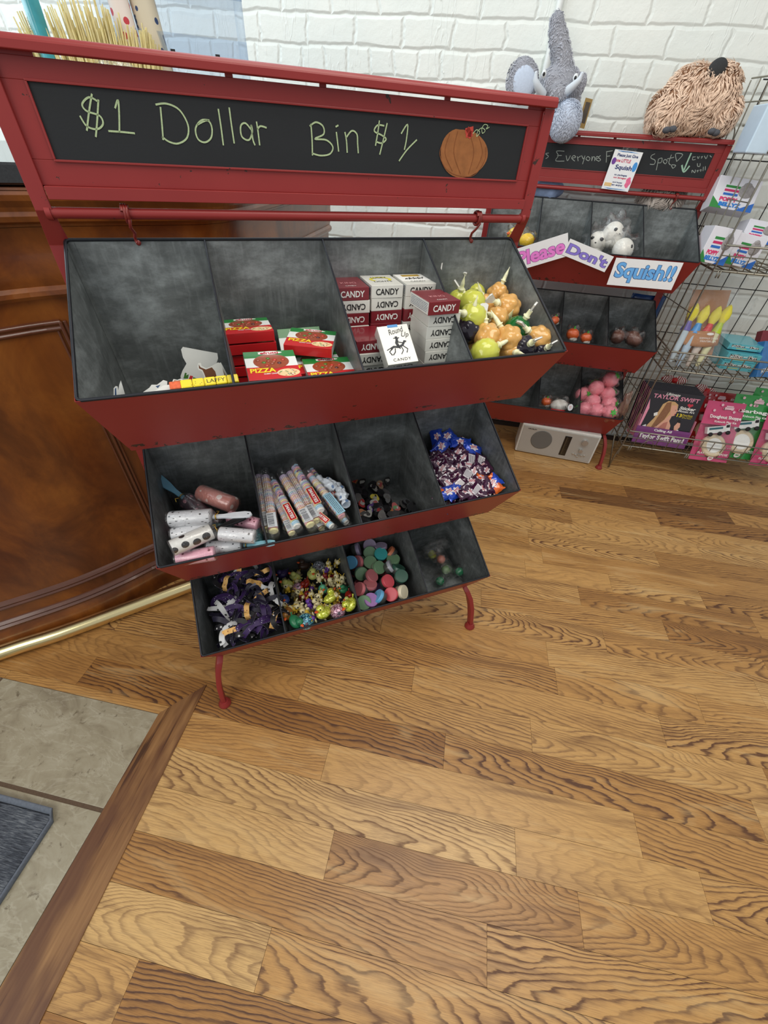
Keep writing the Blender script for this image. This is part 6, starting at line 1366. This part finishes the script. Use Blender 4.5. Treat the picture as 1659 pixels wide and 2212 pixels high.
g = G(); g.ball((0, 0, 0), (.034, .012, .032), 18, 12, fn=lambda q: 1 - .15 * max(0, -q.z)); obj('ear', g, mat('black_felt', (50, 52, 54), .9, var=.25, scale=200, bmp=.4), t, T(wp((1549, 150), 1.70) - K0) @ Ry(-.35))
for qs in (((1440, 281), (1453, 279)), ((1538, 284), (1546, 287))):
    g = G()
    for q in qs: g.ball(wp(q, 1.655) - K0, (.016, .014, .011), 12, 8)
    obj('paw', remesh_g if False else g, mat('paw_grey_felt', (78, 80, 86), .9, var=.2), t)
g = G(); g.ball(wp((1430, 425), 1.80) - K0, (.09, .05, .05), 18, 12); hl = obj('hanging_part', g, mat('grey_tan_plush', (150, 142, 136), .95, var=.2), t); obj('hanging_fur', fur([(wp((1430, 425), 1.80) - K0, (.09, .05, .05))], 2200, .025, .045, .003, 4, (-.3, 0, -1)), mat('grey_tan_fur', (186, 176, 168), .9, var=.3, scale=45), hl)

# ------------------------------------------------------------------ display on the counter top
M_acr = film('clear_acrylic', (.88, .92, .97, 1), .12, .75, 6, .05, .02); CT = 1.359
t = thing('acrylic_display', 'clear acrylic shelf display standing on the counter top', 'display', T(-.735, .86, CT) @ Rz(.55))
for x in (-.19, .185):
    obj('side_panel', G().box((x, .0, .27), (.004, .16, .54)), M_acr, t)
for z in (.10, .22, .34):
    sh = obj('shelf', G().box((0, -.01, z), (.375, .14, .004)), M_acr, t); obj('front_lip', G().box((0, -.08, z + .02), (.375, .003, .045)), M_acr, sh)
obj('back_panel', G().box((0, .075, .27), (.375, .004, .54)), M_acr, t)
for x in (-.02, .10):
    g = G(); g.box((x, -.085, .22), (.012, .008, .022)); g.ball((x, -.090, .224), (.0025, .002, .0025), 8, 6, m=1); obj('clip', g, [M_ink, M_inkw], t)
def cp(px, y=.85): return hitp(px, (-.6, y, 0), (-.5225, .8526, 0) and V((.5, -.86, 0)))
def bag_on(px0, px1, y, zt, nm, lb, mt, bulge=.03, extra=None):
    a, b = cp(px0, y), cp(px1, y); w = (b - a).length; x = (b - a); x.z = 0; x.normalize(); c = (a + b) / 2; hgt = zt - CT
    F = Matrix.Translation((c.x, c.y, CT)) @ Rz(math.atan2(x.y, x.x)); t = thing(nm, lb, 'bag', F)
    g = G(); f_ = lambda s: (lambda u, v: ((u - .5) * w * (1 - .12 * v), s * bulge * math.sin(PI * min(1, u * .96 + .02)) * max(0, 1 - v ** 3) + .002 * math.sin(19 * v + 9 * u), v * hgt))
    g.grid(f_(-1), 10, 14); g.grid(f_(1), 10, 14); o = obj('bag_film', g, mt, t); return t, w, hgt, F
t, w, hgt, F = bag_on((62, 60), (112, 72), .80, 1.75, 'snack_bag', 'teal and clear snack bag at the left of the counter display', M_film, .02)
g = G(); g.grid(lambda u, v: ((u - .5) * w * .8, -.022 * math.sin(PI * min(1, u * .96 + .02)) - .002, .04 + v * (hgt - .06)), 8, 10); obj('printed_front', g, mat('teal_print_bag', (58, 160, 172), .4, var=.35, scale=30, coat=.4), t)
text('SOLAR', w * .62, .03, M_inkw, t, frame((0, -.028, hgt * .86), (1, 0, 0), FWD), off=.04)
t = thing('pasta_bundle', 'bundle of pale yellow dried strands standing upright on the counter', 'food', T(cp((200, 90), .80).x, cp((200, 90), .80).y, CT))
g = G(); rp = random.Random(2)
for i in range(230):
    a = rp.uniform(-.13, .13); b = rp.uniform(-.02, .02); h_ = .262 + rp.uniform(-.02, .045) - abs(a) * .35; c0 = (a * .75, b + a * .4, 0); g.tube([c0, (a * 1.0, b + a * .5, h_ * .6), (a * 1.12 + rp.uniform(-.006, .006), b + a * .55, h_)], [.0034, .0038, .0016], 5)
obj('strands', g, mat('pasta_yellow', (240, 216, 156), .45, var=.3, scale=60, sss=.2), t); g = crumple((0, 0, .08), (.12, .06, .12), 4, 16); obj('clear_wrapper', g, M_film, t)
tag([c for c in t.children if c.name.startswith('strands')][0], kind='stuff')
for (p0, p1, y, zt, base, ink, lb) in (((272, 60), (318, 95), .84, 1.80, (226, 214, 206), (190, 50, 62), 'white cloth roll with red floral print on the counter'), ((318, 50), (372, 100), .86, 1.82, (206, 196, 172), (44, 64, 104), 'beige cloth roll with navy floral print on the counter')):
    a, b = cp(p0, y), cp(p1, y); c = (a + b) / 2; r = (b - a).length / 2; g = G(); g.lathe([(r * .98, 0), (r, .01), (r, zt - CT - .01), (r * .96, zt - CT)], 26)
    o = single('cloth_roll', g, m_rib('cloth_%d' % base[1], base, ink, 44, .30, 1), 'cloth'); o.matrix_world = T(c.x, c.y, CT) @ Rx(.0) @ Ry(-.10); tag(o, lb)
t = thing('kraft_box', 'brown card topped clear box at the top of the acrylic display', 'box', T(-.735, .86, CT + .42) @ Rz(.55))
obj('card_label', G().box((.06, -.06, .055), (.15, .004, .05)), mat('kraft_label', (196, 150, 84), .6), t); obj('clear_box', G().box((.06, 0, .045), (.16, .11, .09)), M_acr, t)
text('HANDMADE SOAP', .12, .012, mat('kraft_ink', (110, 80, 50), .6), t, frame((.06, -.0625, .055), (1, 0, 0), FWD))
g = G(); g.ball((0, 0, 0), (.075, .04, .035), 20, 12, fn=lambda q: 1 + .05 * math.sin(5 * q.x)); o = single('leather_pouch', g, mat('dark_leather', (48, 34, 26), .5, var=.3), 'pouch'); o.matrix_world = T(-.735, .86, CT + .345) @ Rz(.55) @ T(.075, 0, .03) @ S(.7); tag(o, 'dark brown rounded pouch on the upper acrylic shelf')

# ------------------------------------------------------------------ goods on the wire rack
ZK = zz(1200, 600, 3.614); Z33 = zz(1330, 560, 5.043); Z34 = zz(1400, 100, 4.425)
WH = Matrix.Identity(4)
def hw(px, y): return hitp(px, (0, y, 0), (0, 1, 0))
def leanM(TL, TR, BL, yt, yb): a, b, c = hw(TL, yt), hw(TR, yt), hw(BL, yb); x = (b - a).normalized(); up = a - c; up = (up - x * up.dot(x)); h = up.length; up.normalize(); n = x.cross(up); return frame((b + c) / 2, x, n), (b - a).length, h
# books in their counter display
F, w, h = leanM(ZK(750, 868), ZK(1168, 925), ZK(625, 1215), 1.615, 1.545)
M_bk_cov = mat('book_cover_black', (32, 26, 34), .35, coat=.3); M_pink = mat('book_pink', (232, 150, 176), .4); M_skin = mat('print_skin', (222, 166, 142), .5, var=.05); M_skin2 = mat('print_skin_shade', (186, 118, 104), .5); M_hair = mat('print_hair_blond', (206, 166, 116), .5, var=.15, scale=90); M_hair2 = mat('print_hair_shade', (140, 96, 66), .5, var=.2, scale=90); M_pages = mat('page_edges', (208, 200, 196), .7, var=.2, scale=300)
def book(front):
    def f():
        t = thing('sticker_book', '', 'book'); obj('pages', G().box((0, 0, -.004), (w - .002, h - .004, .007)), M_pages, t); g = G(); g.box((0, 0, 0), (w, h, .001)); g.box((0, 0, -.008), (w, h, .001)); g.box((-w / 2, 0, -.004), (.0012, h, .009)); obj('cover', g, M_bk_cov, t); g = G(); g.box((-w / 2 - .0008, -.0, -.004), (.0006, h * .98, .006)); obj('pink_spine', g, M_pink, t)
        if front:
            text('Ultimate', w * .26, h * .055, M_inkw, t, T(-w * .08, h * .445, .0008), shear=.3, off=.02); text('TAYLOR SWIFT', w * .86, h * .088, M_pink, t, T(0, h * .375, .0008), off=.02)
            text('Sticker', w * .30, h * .07, M_inkw, t, T(w * .28, h * .19, .0008), shear=.1, off=.03); text('Mosaic Art', w * .30, h * .045, M_inkw, t, T(w * .28, h * .125, .0008), shear=.1, off=.02); text('13', w * .09, h * .075, M_yel, t, T(w * .18, h * .03, .0008), off=.02)
            text('Fearless', w * .19, h * .035, M_yel, t, T(w * .33, h * .05, .0008), shear=.2); text('Magic Techniques', w * .20, h * .02, M_yel, t, T(w * .33, h * .015, .0008)); text('& Fun Facts', w * .17, h * .02, M_yel, t, T(w * .33, -h * .012, .0008))
            g = G(); s = lambda pts, z, m: g.prism([(x * w, y * h) for x, y in pts], .0006, z, m=m)
            # singing woman in profile, long fair hair, holding a microphone
            s([(-.12, .30), (.0, .30), (.08, .25), (.10, .16), (.07, .08), (.03, -.10), (-.08, -.30), (-.22, -.45), (-.36, -.45), (-.34, -.28), (-.26, -.10), (-.22, .10), (-.20, .22)], .0008, 3)
            s([(-.14, .26), (-.06, .29), (-.02, .10), (-.06, -.10), (-.16, -.28), (-.26, -.36), (-.22, -.16), (-.18, .04)], .0009, 4)
            s([(-.03, .22), (.06, .23), (.095, .15), (.125, .11), (.10, .09), (.11, .06), (.085, .045), (.10, .015), (.06, -.01), (.02, .0), (-.01, .08)], .0010, 1)
            s([(.0, .01), (.05, .0), (.04, -.12), (.10, -.22), (.12, -.45), (-.26, -.45), (-.20, -.28), (-.08, -.16)], .0009, 1); s([(-.05, -.18), (.02, -.14), (.03, -.30), (-.08, -.42), (-.14, -.34)], .0010, 2)
            s([(.085, .045), (.10, .04), (.095, .02), (.08, .02)], .0012, 5); s([(.055, .13), (.085, .135), (.08, .12)], .0012, 0)
            s([(.17, -.22), (.21, -.12), (.26, -.14), (.28, -.22), (.24, -.32), (.19, -.30)], .0010, 1); s([(.18, -.10), (.22, -.06), (.26, -.09), (.23, -.14)], .0012, 0); s([(.24, -.30), (.27, -.28), (.36, -.44), (.32, -.45)], .0012, 6)
            s([(.24, .27), (.27, .305), (.30, .285), (.33, .305), (.355, .27), (.30, .215)], .0010, 5); s([(-.30, .0), (-.24, .04), (-.22, -.03), (-.28, -.06)], .0012, 6); s([(-.42, -.30), (-.36, -.26), (-.34, -.36), (-.41, -.38)], .0012, 6)
            g.prism([(-w * .5, -h * .5), (-w * .47, -h * .5), (-w * .42, h * .1), (-w * .47, h * .3)], .0006, .0008, m=7)
            obj('cover_portrait', g, [M_ink, M_skin, M_skin2, M_hair, M_hair2, mat('print_lip_red', (200, 50, 70), .4), M_inkw, M_pink], t)
        return t
    return f
for i in range(7):
    inst('bk%d' % (i == 0), book(i == 0), F @ T(0.0 - i * .004, i * .006, -.012 * i - (.0 if i == 0 else .002)), ['black sticker book, foremost, with pink title and a singing blond woman on its cover', 'second copy of the sticker book from the front', 'third copy of the sticker book from the front', 'fourth copy of the sticker book from the front', 'fifth copy of the sticker book from the front', 'sixth copy of the sticker book from the front', 'rearmost copy of the sticker book'][i], 'copies of the sticker book')
t = thing('book_tray', 'purple cardboard tray holding the sticker books in the lowest basket', 'display box', F)
M_pt = mat('tray_purple', (120, 56, 120), .4, coat=.3, var=.15, scale=20); obj('front', G().box((-.002, -h * .5 + .002, .012), (w * 1.04, .098, .002)), M_pt, t)
text('Calling All', w * .34, .018, M_inkw, t, T(-.005, -h * .5 + .036, .0135), off=.03); text('Taylor Swift Fans!', w * .88, .034, M_inkw, t, T(.0, -h * .5 - .006, .0135), off=.04)
obj('back', G().box((-.02, .02, -.100), (w * 1.03, h + .02, .002)), M_bk_cov, t); obj('side', G().box((-w * .52, -h * .3, -.045), (.002, h * .5, .11)), M_pink, t); obj('side', G().box((w * .52, -h * .3, -.045), (.002, h * .5, .11)), M_pink, t)
# zip pouches
M_pp = {'pink': mat('pouch_magenta', (198, 66, 112), .3, coat=.5, var=.12, scale=25), 'green': mat('pouch_green', (52, 150, 72), .3, coat=.5, var=.15, scale=25), 'red': mat('pouch_red', (170, 34, 40), .3, coat=.5, var=.15)}
M_cup = mat('pouch_dough_tub', (214, 196, 166), .4); M_truck = mat('truck_white', (224, 226, 224), .4); M_trb = mat('truck_teal', (50, 100, 110), .4)
def dough_pouch(k, title):
    def f():
        t = thing('play_pouch', '', 'pouch'); W_, H_ = .150, .235; m_ = M_pp[k]
        def srf(s, v0, v1, o=0): return lambda u, v: ((u - .5) * W_ * (1 - .04 * (v0 + (v1 - v0) * v)), (v0 + (v1 - v0) * v - .5) * H_, s * (.016 * math.sin(PI * (u * .96 + .02)) * math.sin(PI * min(1, .12 + .8 * (1 - (v0 + (v1 - v0) * v)))) + .001 * math.sin(20 * v + 11 * u)) + o)
        g = G(); g.grid(srf(1, .0, .24), 12, 6); g.grid(srf(1, .62, 1), 12, 8); g.grid(srf(-1, 0, 1), 12, 14); obj('printed_foil', g, m_, t)
        g = G(); g.grid(srf(1, .24, .62, .0005), 12, 10); obj('clear_window', g, M_film, t)
        g = G(); g.lathe([(.044, -.012), (.046, .0), (.046, .008), (.041, .011)], 30, M=T(.0, -.055, .0) @ Rx(-.2)); tb_ = obj('dough_tub', g, M_cup, t); g = G(); g.lathe([(.030, .0112), (.028, .0125)], 24, M=T(.0, -.055, .0) @ Rx(-.2)); obj('tub_label', g, M_inkw, tb_)
        g = G(); g.box((-.015, .012, .006), (.062, .026, .018)); g.box((.026, .016, .006), (.022, .030, .018), m=0); g.box((-.015, .018, .016), (.05, .008, .002), m=1); g.box((.028, .022, .016), (.012, .010, .002), m=2); tk = obj('toy_truck', g, [M_truck, M_trb, M_ink], t, Rz(.22), bevel=.002)
        for x in (-.034, .0, .03): obj('wheel', G().lathe([(.007, 0), (.008, .002), (.008, .006), (.005, .008)], 14, M=T(x, -.004, .012)), M_ink, tk)
        text(title, W_ * .78, .017, M_inkw, t, T(0, .058, .0195) @ Rx(-.25), off=.03); text("Kidough Play Kit", W_ * .55, .010, M_inkw, t, T(.004, .040, .0215) @ Rx(-.2), off=.02); text('PLAY WITH PURPOSE', W_ * .78, .009, M_inkw, t, T(0, -.086, .0165) @ Rx(.25), off=.02)
        g = G(); g.prism([(.011 * math.cos(a), .011 * math.sin(a)) for a in [2 * PI * i / 20 for i in range(20)]], 0, .0005); g.box((0, 0, .0006), (.012, .004, .0004), m=1); obj('round_badge', g, [M_inkw, m_], t, T(0, -.104, .0125) @ Rx(.4))
        g = G(); 
        for i in range(9): x, y = random.uniform(-.06, .06), random.choice([.082, .092, .105]); g.prism([(x + .005 * math.cos(a), y + .005 * math.sin(a)) for a in [2 * PI * j / 9 for j in range(9)]], .013, .0135)
        g.box((.006, .094, .0135), (.034, .010, .0006)); g.box((.006, .101, .0135), (.026, .006, .0006)); obj('printed_icons', g, mat('pale_print', (228, 190, 200), .5), t); return t
    return f
def pouch_at(k, ttl, c, yt, tiltx, yaw, sc, lb):
    p = hw(c, yt); inst('dp' + k + ttl, dough_pouch(k, ttl), T(p) @ Rz(yaw) @ Rx(PI / 2 - tiltx) @ S(sc), lb, 'play dough pouches')
pouch_at('pink', 'Doughnut Shoppe', ZK(1262, 1205), 1.565, .42, .05, 1.42, 'magenta doughnut play dough pouch leaning beside the books')
pouch_at('green', 'Garbage', ZK(1480, 1170), 1.61, .42, .02, 1.50, 'green play dough pouch with white truck, right of the magenta one')
pouch_at('red', 'Fire Station', ZK(1205, 1100), 1.72, .30, .1, 1.3, 'red play dough pouch standing behind the magenta one')
pouch_at('green', 'Garbage', ZK(1600, 1080), 1.76, .25, -.1, 1.3, 'green play dough pouch standing at the back')
pouch_at('pink', 'Doughnut Shoppe', ZK(1735, 1250), 1.58, .42, .1, 1.4, 'pink play dough pouch at the right edge, rightmost in the lowest basket')
# striped bows and squeeze toys hung behind
def bow():
    t = thing('hair_bow', '', 'hair bow'); mt = m_stripe
    for s in (-1, 1):
        for q in (0, 1):
            g = G(); g.ball((s * .024, -.004 * q, .010 * (1 - 2 * q)), (.024, .010, .014), 14, 8, fn=lambda v: .7 + .3 * abs(v.x)); obj('loop', g, mt, t, Ry(.25 * s * (1 - 2 * q)))
    g = G(); g.ball((0, -.008, 0), .011, 12, 8); obj('knot', g, M_sr, t); return t
m_stripe, n, l, p_ = nt('striped_ribbon'); wv = N(n, 'ShaderNodeTexWave'); wv.inputs['Scale'].default_value = 42; wv.inputs['Distortion'].default_value = 1; l.new(coord(n), wv.inputs['Vector']); l.new(mix(n, l, ramp(n, l, wv.outputs['Fac'], [(.45, (0, 0, 0, 1)), (.55, (1, 1, 1, 1))]), srgb((150, 30, 40)), srgb((226, 220, 214))), p_.inputs['Base Color'])
inst('bow', bow, T(hw(ZK(925, 795), 1.80)) @ S(1.5), 'red and white striped bow hung on the back wires, left one', 'striped hair bows', 'hair bow'); inst('bow', bow, T(hw(ZK(1175, 878), 1.78)) @ Ry(.3) @ S(1.5), 'red and white striped bow hung above the red pouch, right one', 'striped hair bows')
# chalk brushes in their bag
F, w, h = leanM(Z33(905, 400), Z33(1340, 410), Z33(560, 1170), 1.66, 1.535)
t = thing('chalk_bag', 'clear bag of sidewalk chalk paintbrushes with a brown paper band', 'bag', F)
M_kraft = mat('kraft_band', (176, 124, 80), .7, var=.08); w, h = .165, .29
bx = lambda px: (F.inverted() @ (lambda d: CAM + d * ((F.translation - CAM).dot(F.to_3x3().col[2]) / d.dot(F.to_3x3().col[2])))(ray(px)))
for (tip, neck, foot, cc, tc) in ((( 1015, 500), (905, 730), (665, 1165), (60, 150, 220), (176, 196, 214)), ((1145, 510), (1030, 730), (775, 1165), (206, 40, 48), (212, 200, 190)), ((1260, 495), (1140, 730), (880, 1165), (180, 204, 40), (222, 222, 180)), ((895, 480), (790, 730), (590, 1120), (110, 100, 170), (190, 206, 216))):
    A_, B_, C_ = bx(Z33(*tip)), bx(Z33(*neck)), bx(Z33(*foot)); C_.z = -.0; L_ = (C_ - A_).length; b0_ = thing_ = None
    Mx = axisM(C_, A_); g = G(); g.lathe([(.005, .0), (.009, .004), (.0175, L_ * .30), (.020, L_ * .55)], 18); st = obj('chalk_stick', g, mat('chalk_%d' % tc[2], tc, .8, var=.05), t, Mx)
    g = G(); g.lathe([(.0225, L_ * .545), (.0225, L_ * .56), (.013, L_ * .70), (.013, L_ * .715)], 20); obj('ferrule', g, mat('ferrule_%d' % cc[0], cc, .4), st, Matrix.Identity(4)); g = G(); g.lathe([(.013, L_ * .71), (.023, L_ * .80), (.022, L_ * .88), (.010, L_ * .97), (.002, L_ * 1.0)], 18); obj('bristle_tip', g, mat('chalk_yellow', (226, 216, 70), .7, var=.06), st, Matrix.Identity(4))
bc = bx(Z33(930, 860)); g = G(); g.grid(lambda u, v: (bc.x + (u - .5) * .165, bc.y + (v - .5) * .062 - .012 * (1 - (2 * u - 1) ** 2) * (1 - v), .026 * math.cos((u - .5) * PI * .9)), 16, 4); bd2 = obj('paper_band', g, M_kraft, t, solid=.001)
text('SIDEWALK CHALK', .085, .009, M_inkw, bd2, T(bc.x + .022, bc.y - .002, .0275)); text('PAINTBRUSH', .07, .009, M_inkw, bd2, T(bc.x + .022, bc.y - .016, .0275)); g = G(); g.prism([(.016 * math.cos(a), .006 * math.sin(a)) for a in [2 * PI * i / 20 for i in range(20)]], 0, .0006); obj('logo_oval', g, M_inkw, bd2, T(bc.x + .024, bc.y + .018, .0272))
cb_ = bx(Z33(960, 760)); obj('brown_card', G().box((cb_.x, cb_.y + .03, -.028), (.17, .30, .002)), M_kraft, t); g = G()
def bgf(s): return lambda u, v: (cb_.x + (u - .5) * .205, cb_.y + .02 + (v - .5) * .34, s * (.030 * math.sin(PI * u) * (1 - abs(2 * v - 1) ** 4) + .003) + .003 * math.sin(17 * u + 9 * v))
g.grid(bgf(1), 14, 20); g.grid(bgf(-1), 14, 20); obj('clear_bag', g, M_film, t)
t = None
# candy theatre boxes
F, w, h = leanM(Z33(1200, 1000), Z33(1605, 1050), Z33(1140, 1120), 1.545, 1.540)
M_mk = mat('candy_box_aqua', (88, 176, 190), .35, coat=.4, var=.12, scale=50); M_mk2 = mat('candy_box_teal', (66, 150, 158), .35, coat=.4)
def theatre(col):
    def f():
        t = thing('theatre_candy_box', '', 'candy box'); w, h, d = .155, .040, .20
        obj('carton', G().box((0, 0, -d / 2), (w, h, d)), col, t, bevel=.001); text('Mike', w * .40, h * .42, M_inkw, t, T(-w * .22, h * .13, .0006), off=.09); text('Ike', w * .28, h * .42, M_inkw, t, T(w * .26, h * .13, .0006), off=.09); text('and', w * .10, h * .18, M_inkw, t, T(w * .04, h * .18, .0006), off=.03)
        text('Mike', w * .39, h * .38, M_ink, t, T(-w * .22, h * .13, .0009), off=.0); text('Ike', w * .27, h * .38, M_ink, t, T(w * .26, h * .13, .0009), off=.0); text('SOUR LICIOUS', w * .3, h * .12, M_yel, t, T(-w * .1, -h * .26, .0006), off=.03)
        g = G()
        for x, y in ((-.06, .014), (-.03, .016), (.05, .015), (.065, -.012), (-.065, -.012)): g.box((x, y, .0005), (.014, .005, .0006))
        obj('candy_shapes', g, M_mk2, t); return t
    return f
o_ = F.translation; Fx = F.copy(); Fx.translation = hw(Z33(1390, 1080), 1.545)
rx = Rz(-.03) @ Rx(PI / 2)
inst('mk', theatre(M_mk), T(Fx.translation) @ rx, 'aqua theatre candy box, upper of the stack by the chalk bag', 'aqua theatre candy boxes', 'candy box')
inst('mk', theatre(M_mk), T(Fx.translation + V((-.006, -.004, -.0415))) @ rx, 'aqua theatre candy box, lower of the stack by the chalk bag', 'aqua theatre candy boxes')
inst('mk', theatre(M_mk), T(Fx.translation + V((-.002, .03, .0415))) @ rx @ S(1, .7, .8), 'aqua theatre candy box lying on top at the back of the stack', 'aqua theatre candy boxes')
F2 = T(hw(Z33(1640, 1090), 1.56)) @ Rz(.25) @ Rx(PI / 2 - .45); t = thing('candy_carton_blue', 'blue candy box leaning at the right edge of the middle shelf', 'candy box', F2); obj('carton', G().box((.03, 0, -.02), (.12, .17, .04)), mat('carton_blue', (56, 116, 176), .35, coat=.4, var=.4, scale=40), t, bevel=.001); text('AWESOME', .09, .022, M_inkw, t, T(.03, -.045, .0008) @ Rz(.3), off=.03); t.name = 'blue_candy_box'
F3 = T(hw(Z33(1600, 920), 1.72)) @ Rz(.1) @ Rx(PI / 2 - .5); o = single('red_box', G().box((.04, 0, 0), (.14, .12, .04)), mat('maroon_box', (128, 36, 48), .4, coat=.3), 'box', bevel=.001); o.matrix_world = F3; tag(o, 'dark red box tilted behind the aqua candy boxes')
# toy boxes on the upper shelf
M_tbw = mat('toybox_white', (222, 222, 230), .45, coat=.2, var=.03)
def toybox(w, h, d, nm, cols):
    t = thing('toy_box', '', 'toy box'); obj('carton', G().box((0, 0, -d / 2), (w, h, d)), M_tbw, t, bevel=.0015); rnd = random.Random(int(w * 1e4)); g = G()
    for i, c_ in enumerate((0, 1, 2)): bar_ = G().box((-w * .12, h * (.20 - .12 * i), .0006), (w * .34, h * .07, .0008)); obj('colour_bar', bar_, mat(('block_green', 'block_magenta', 'block_blue')[i], ((46, 132, 60), (196, 40, 100), (40, 104, 190))[i], .45), t)
    g.prism([(-w / 2, -h / 2), (-w / 2, -h * .15), (-w * .2, -h / 2)], 0, .0009, m=0); obj('corner_block', g, [MC['block_green']], t); g = G(); g.prism([(w / 2, -h / 2), (w / 2, -h * .2), (w * .1, -h / 2)], 0, .0009)
    obj('corner_block', g, MC['block_blue'], t)
    g = G(); g.ball((w * .22, h * .12, .0), (w * .19, h * .22, .004), 18, 10); g.ball((w * .20, h * .30, .001), (w * .10, h * .09, .004), 12, 8)
    obj('hedgehog_print', g, mat('print_grey_fur', (150, 146, 146), .6, var=.45, scale=120), t); text('POPPY', w * .42, h * .13, mat('title_pink', (216, 50, 110), .4), t, T(-w * .12, -h * .20, .0012), off=.06); text('BELLYZ', w * .52, h * .13, mat('title_blue', (30, 120, 206), .4), t, T(-w * .05, -h * .36, .0012), off=.06); return t
def tbox(TL, TR, BL, yt, yb, d, lb, yaw=0):
    F, w, h = leanM(TL, TR, BL, yt, yb); t = toybox(w, h, d, '', 0); t.matrix_world = F; tag(t, lb, 'toy box', 'white toy boxes on the rack'); return t
tbox(Z34(690, 1225), Z34(1095, 1290), Z34(590, 1530), 1.70, 1.66, .07, 'white toy box with coloured bars and grey animal, highest one at the back')
tbox(Z34(590, 1700), Z34(850, 1750), Z34(520, 2060), 1.53, 1.515, .10, 'white toy box with slanted top at the left end of the shelf')
tbox(Z34(850, 1765), Z34(1120, 1830), Z34(760, 2080), 1.545, 1.525, .09, 'white toy box with grey animal print in the middle of the shelf')
tbox(Z34(960, 1640), Z34(1260, 1700), Z34(900, 1850), 1.66, 1.64, .08, 'plain-backed white toy box standing behind the middle one')
o = single('white_tub', G().box((0, 0, .06), (.16, .12, .14)), mat('tub_white_blue', (200, 222, 240), .4, var=.05), 'box', bevel=.004); o.matrix_world = T(hw(Z34(1080, 1000), 1.62)) @ Ry(.0); tag(o, 'white and pale blue box on the top shelf at the right edge')
g = crumple((0, 0, 0), (.022, .02, .085), 12, 18); o = single('hanging_pouch', g, mat('brown_clear_pouch', (122, 96, 84), .3, coat=.6, var=.5, scale=60), 'bag'); o.matrix_world = T(hw((1362, 880), 1.50) + V((-.035, 0, 0))); tag(o, 'brown pouch hanging on the left side of the rack beside the books')
t = thing('blue_bag', 'blue printed bag hanging behind the rack, left of the chalk bag', 'bag', T(hw((1375, 700), 1.80))); g = G(); g.grid(lambda u, v: ((u - .5) * .17, -.02 * math.sin(PI * u), (v - .5) * .30), 10, 12); obj('bag_body', g, mat('bag_blue', (26, 74, 140), .4, var=.5, scale=18, coat=.4), t, solid=.002); g = G(); g.ball((.0, -.024, .05), (.028, .004, .022), 14, 8); obj('white_print', g, M_inkw, t)
o = single('floor_cord', G().tube([(x, 1.62 + .03 * math.sin(x * 9), .012 + .01 * math.sin(x * 23)) for x in [.25 + .02 * i for i in range(18)]], .006, 8), mat('cord_dark', (44, 28, 26), .5), 'cord'); tag(o, 'dark cord lying on the floor beneath the rear stand, left of the radio')
SC['done'] = 1
del SC['done']
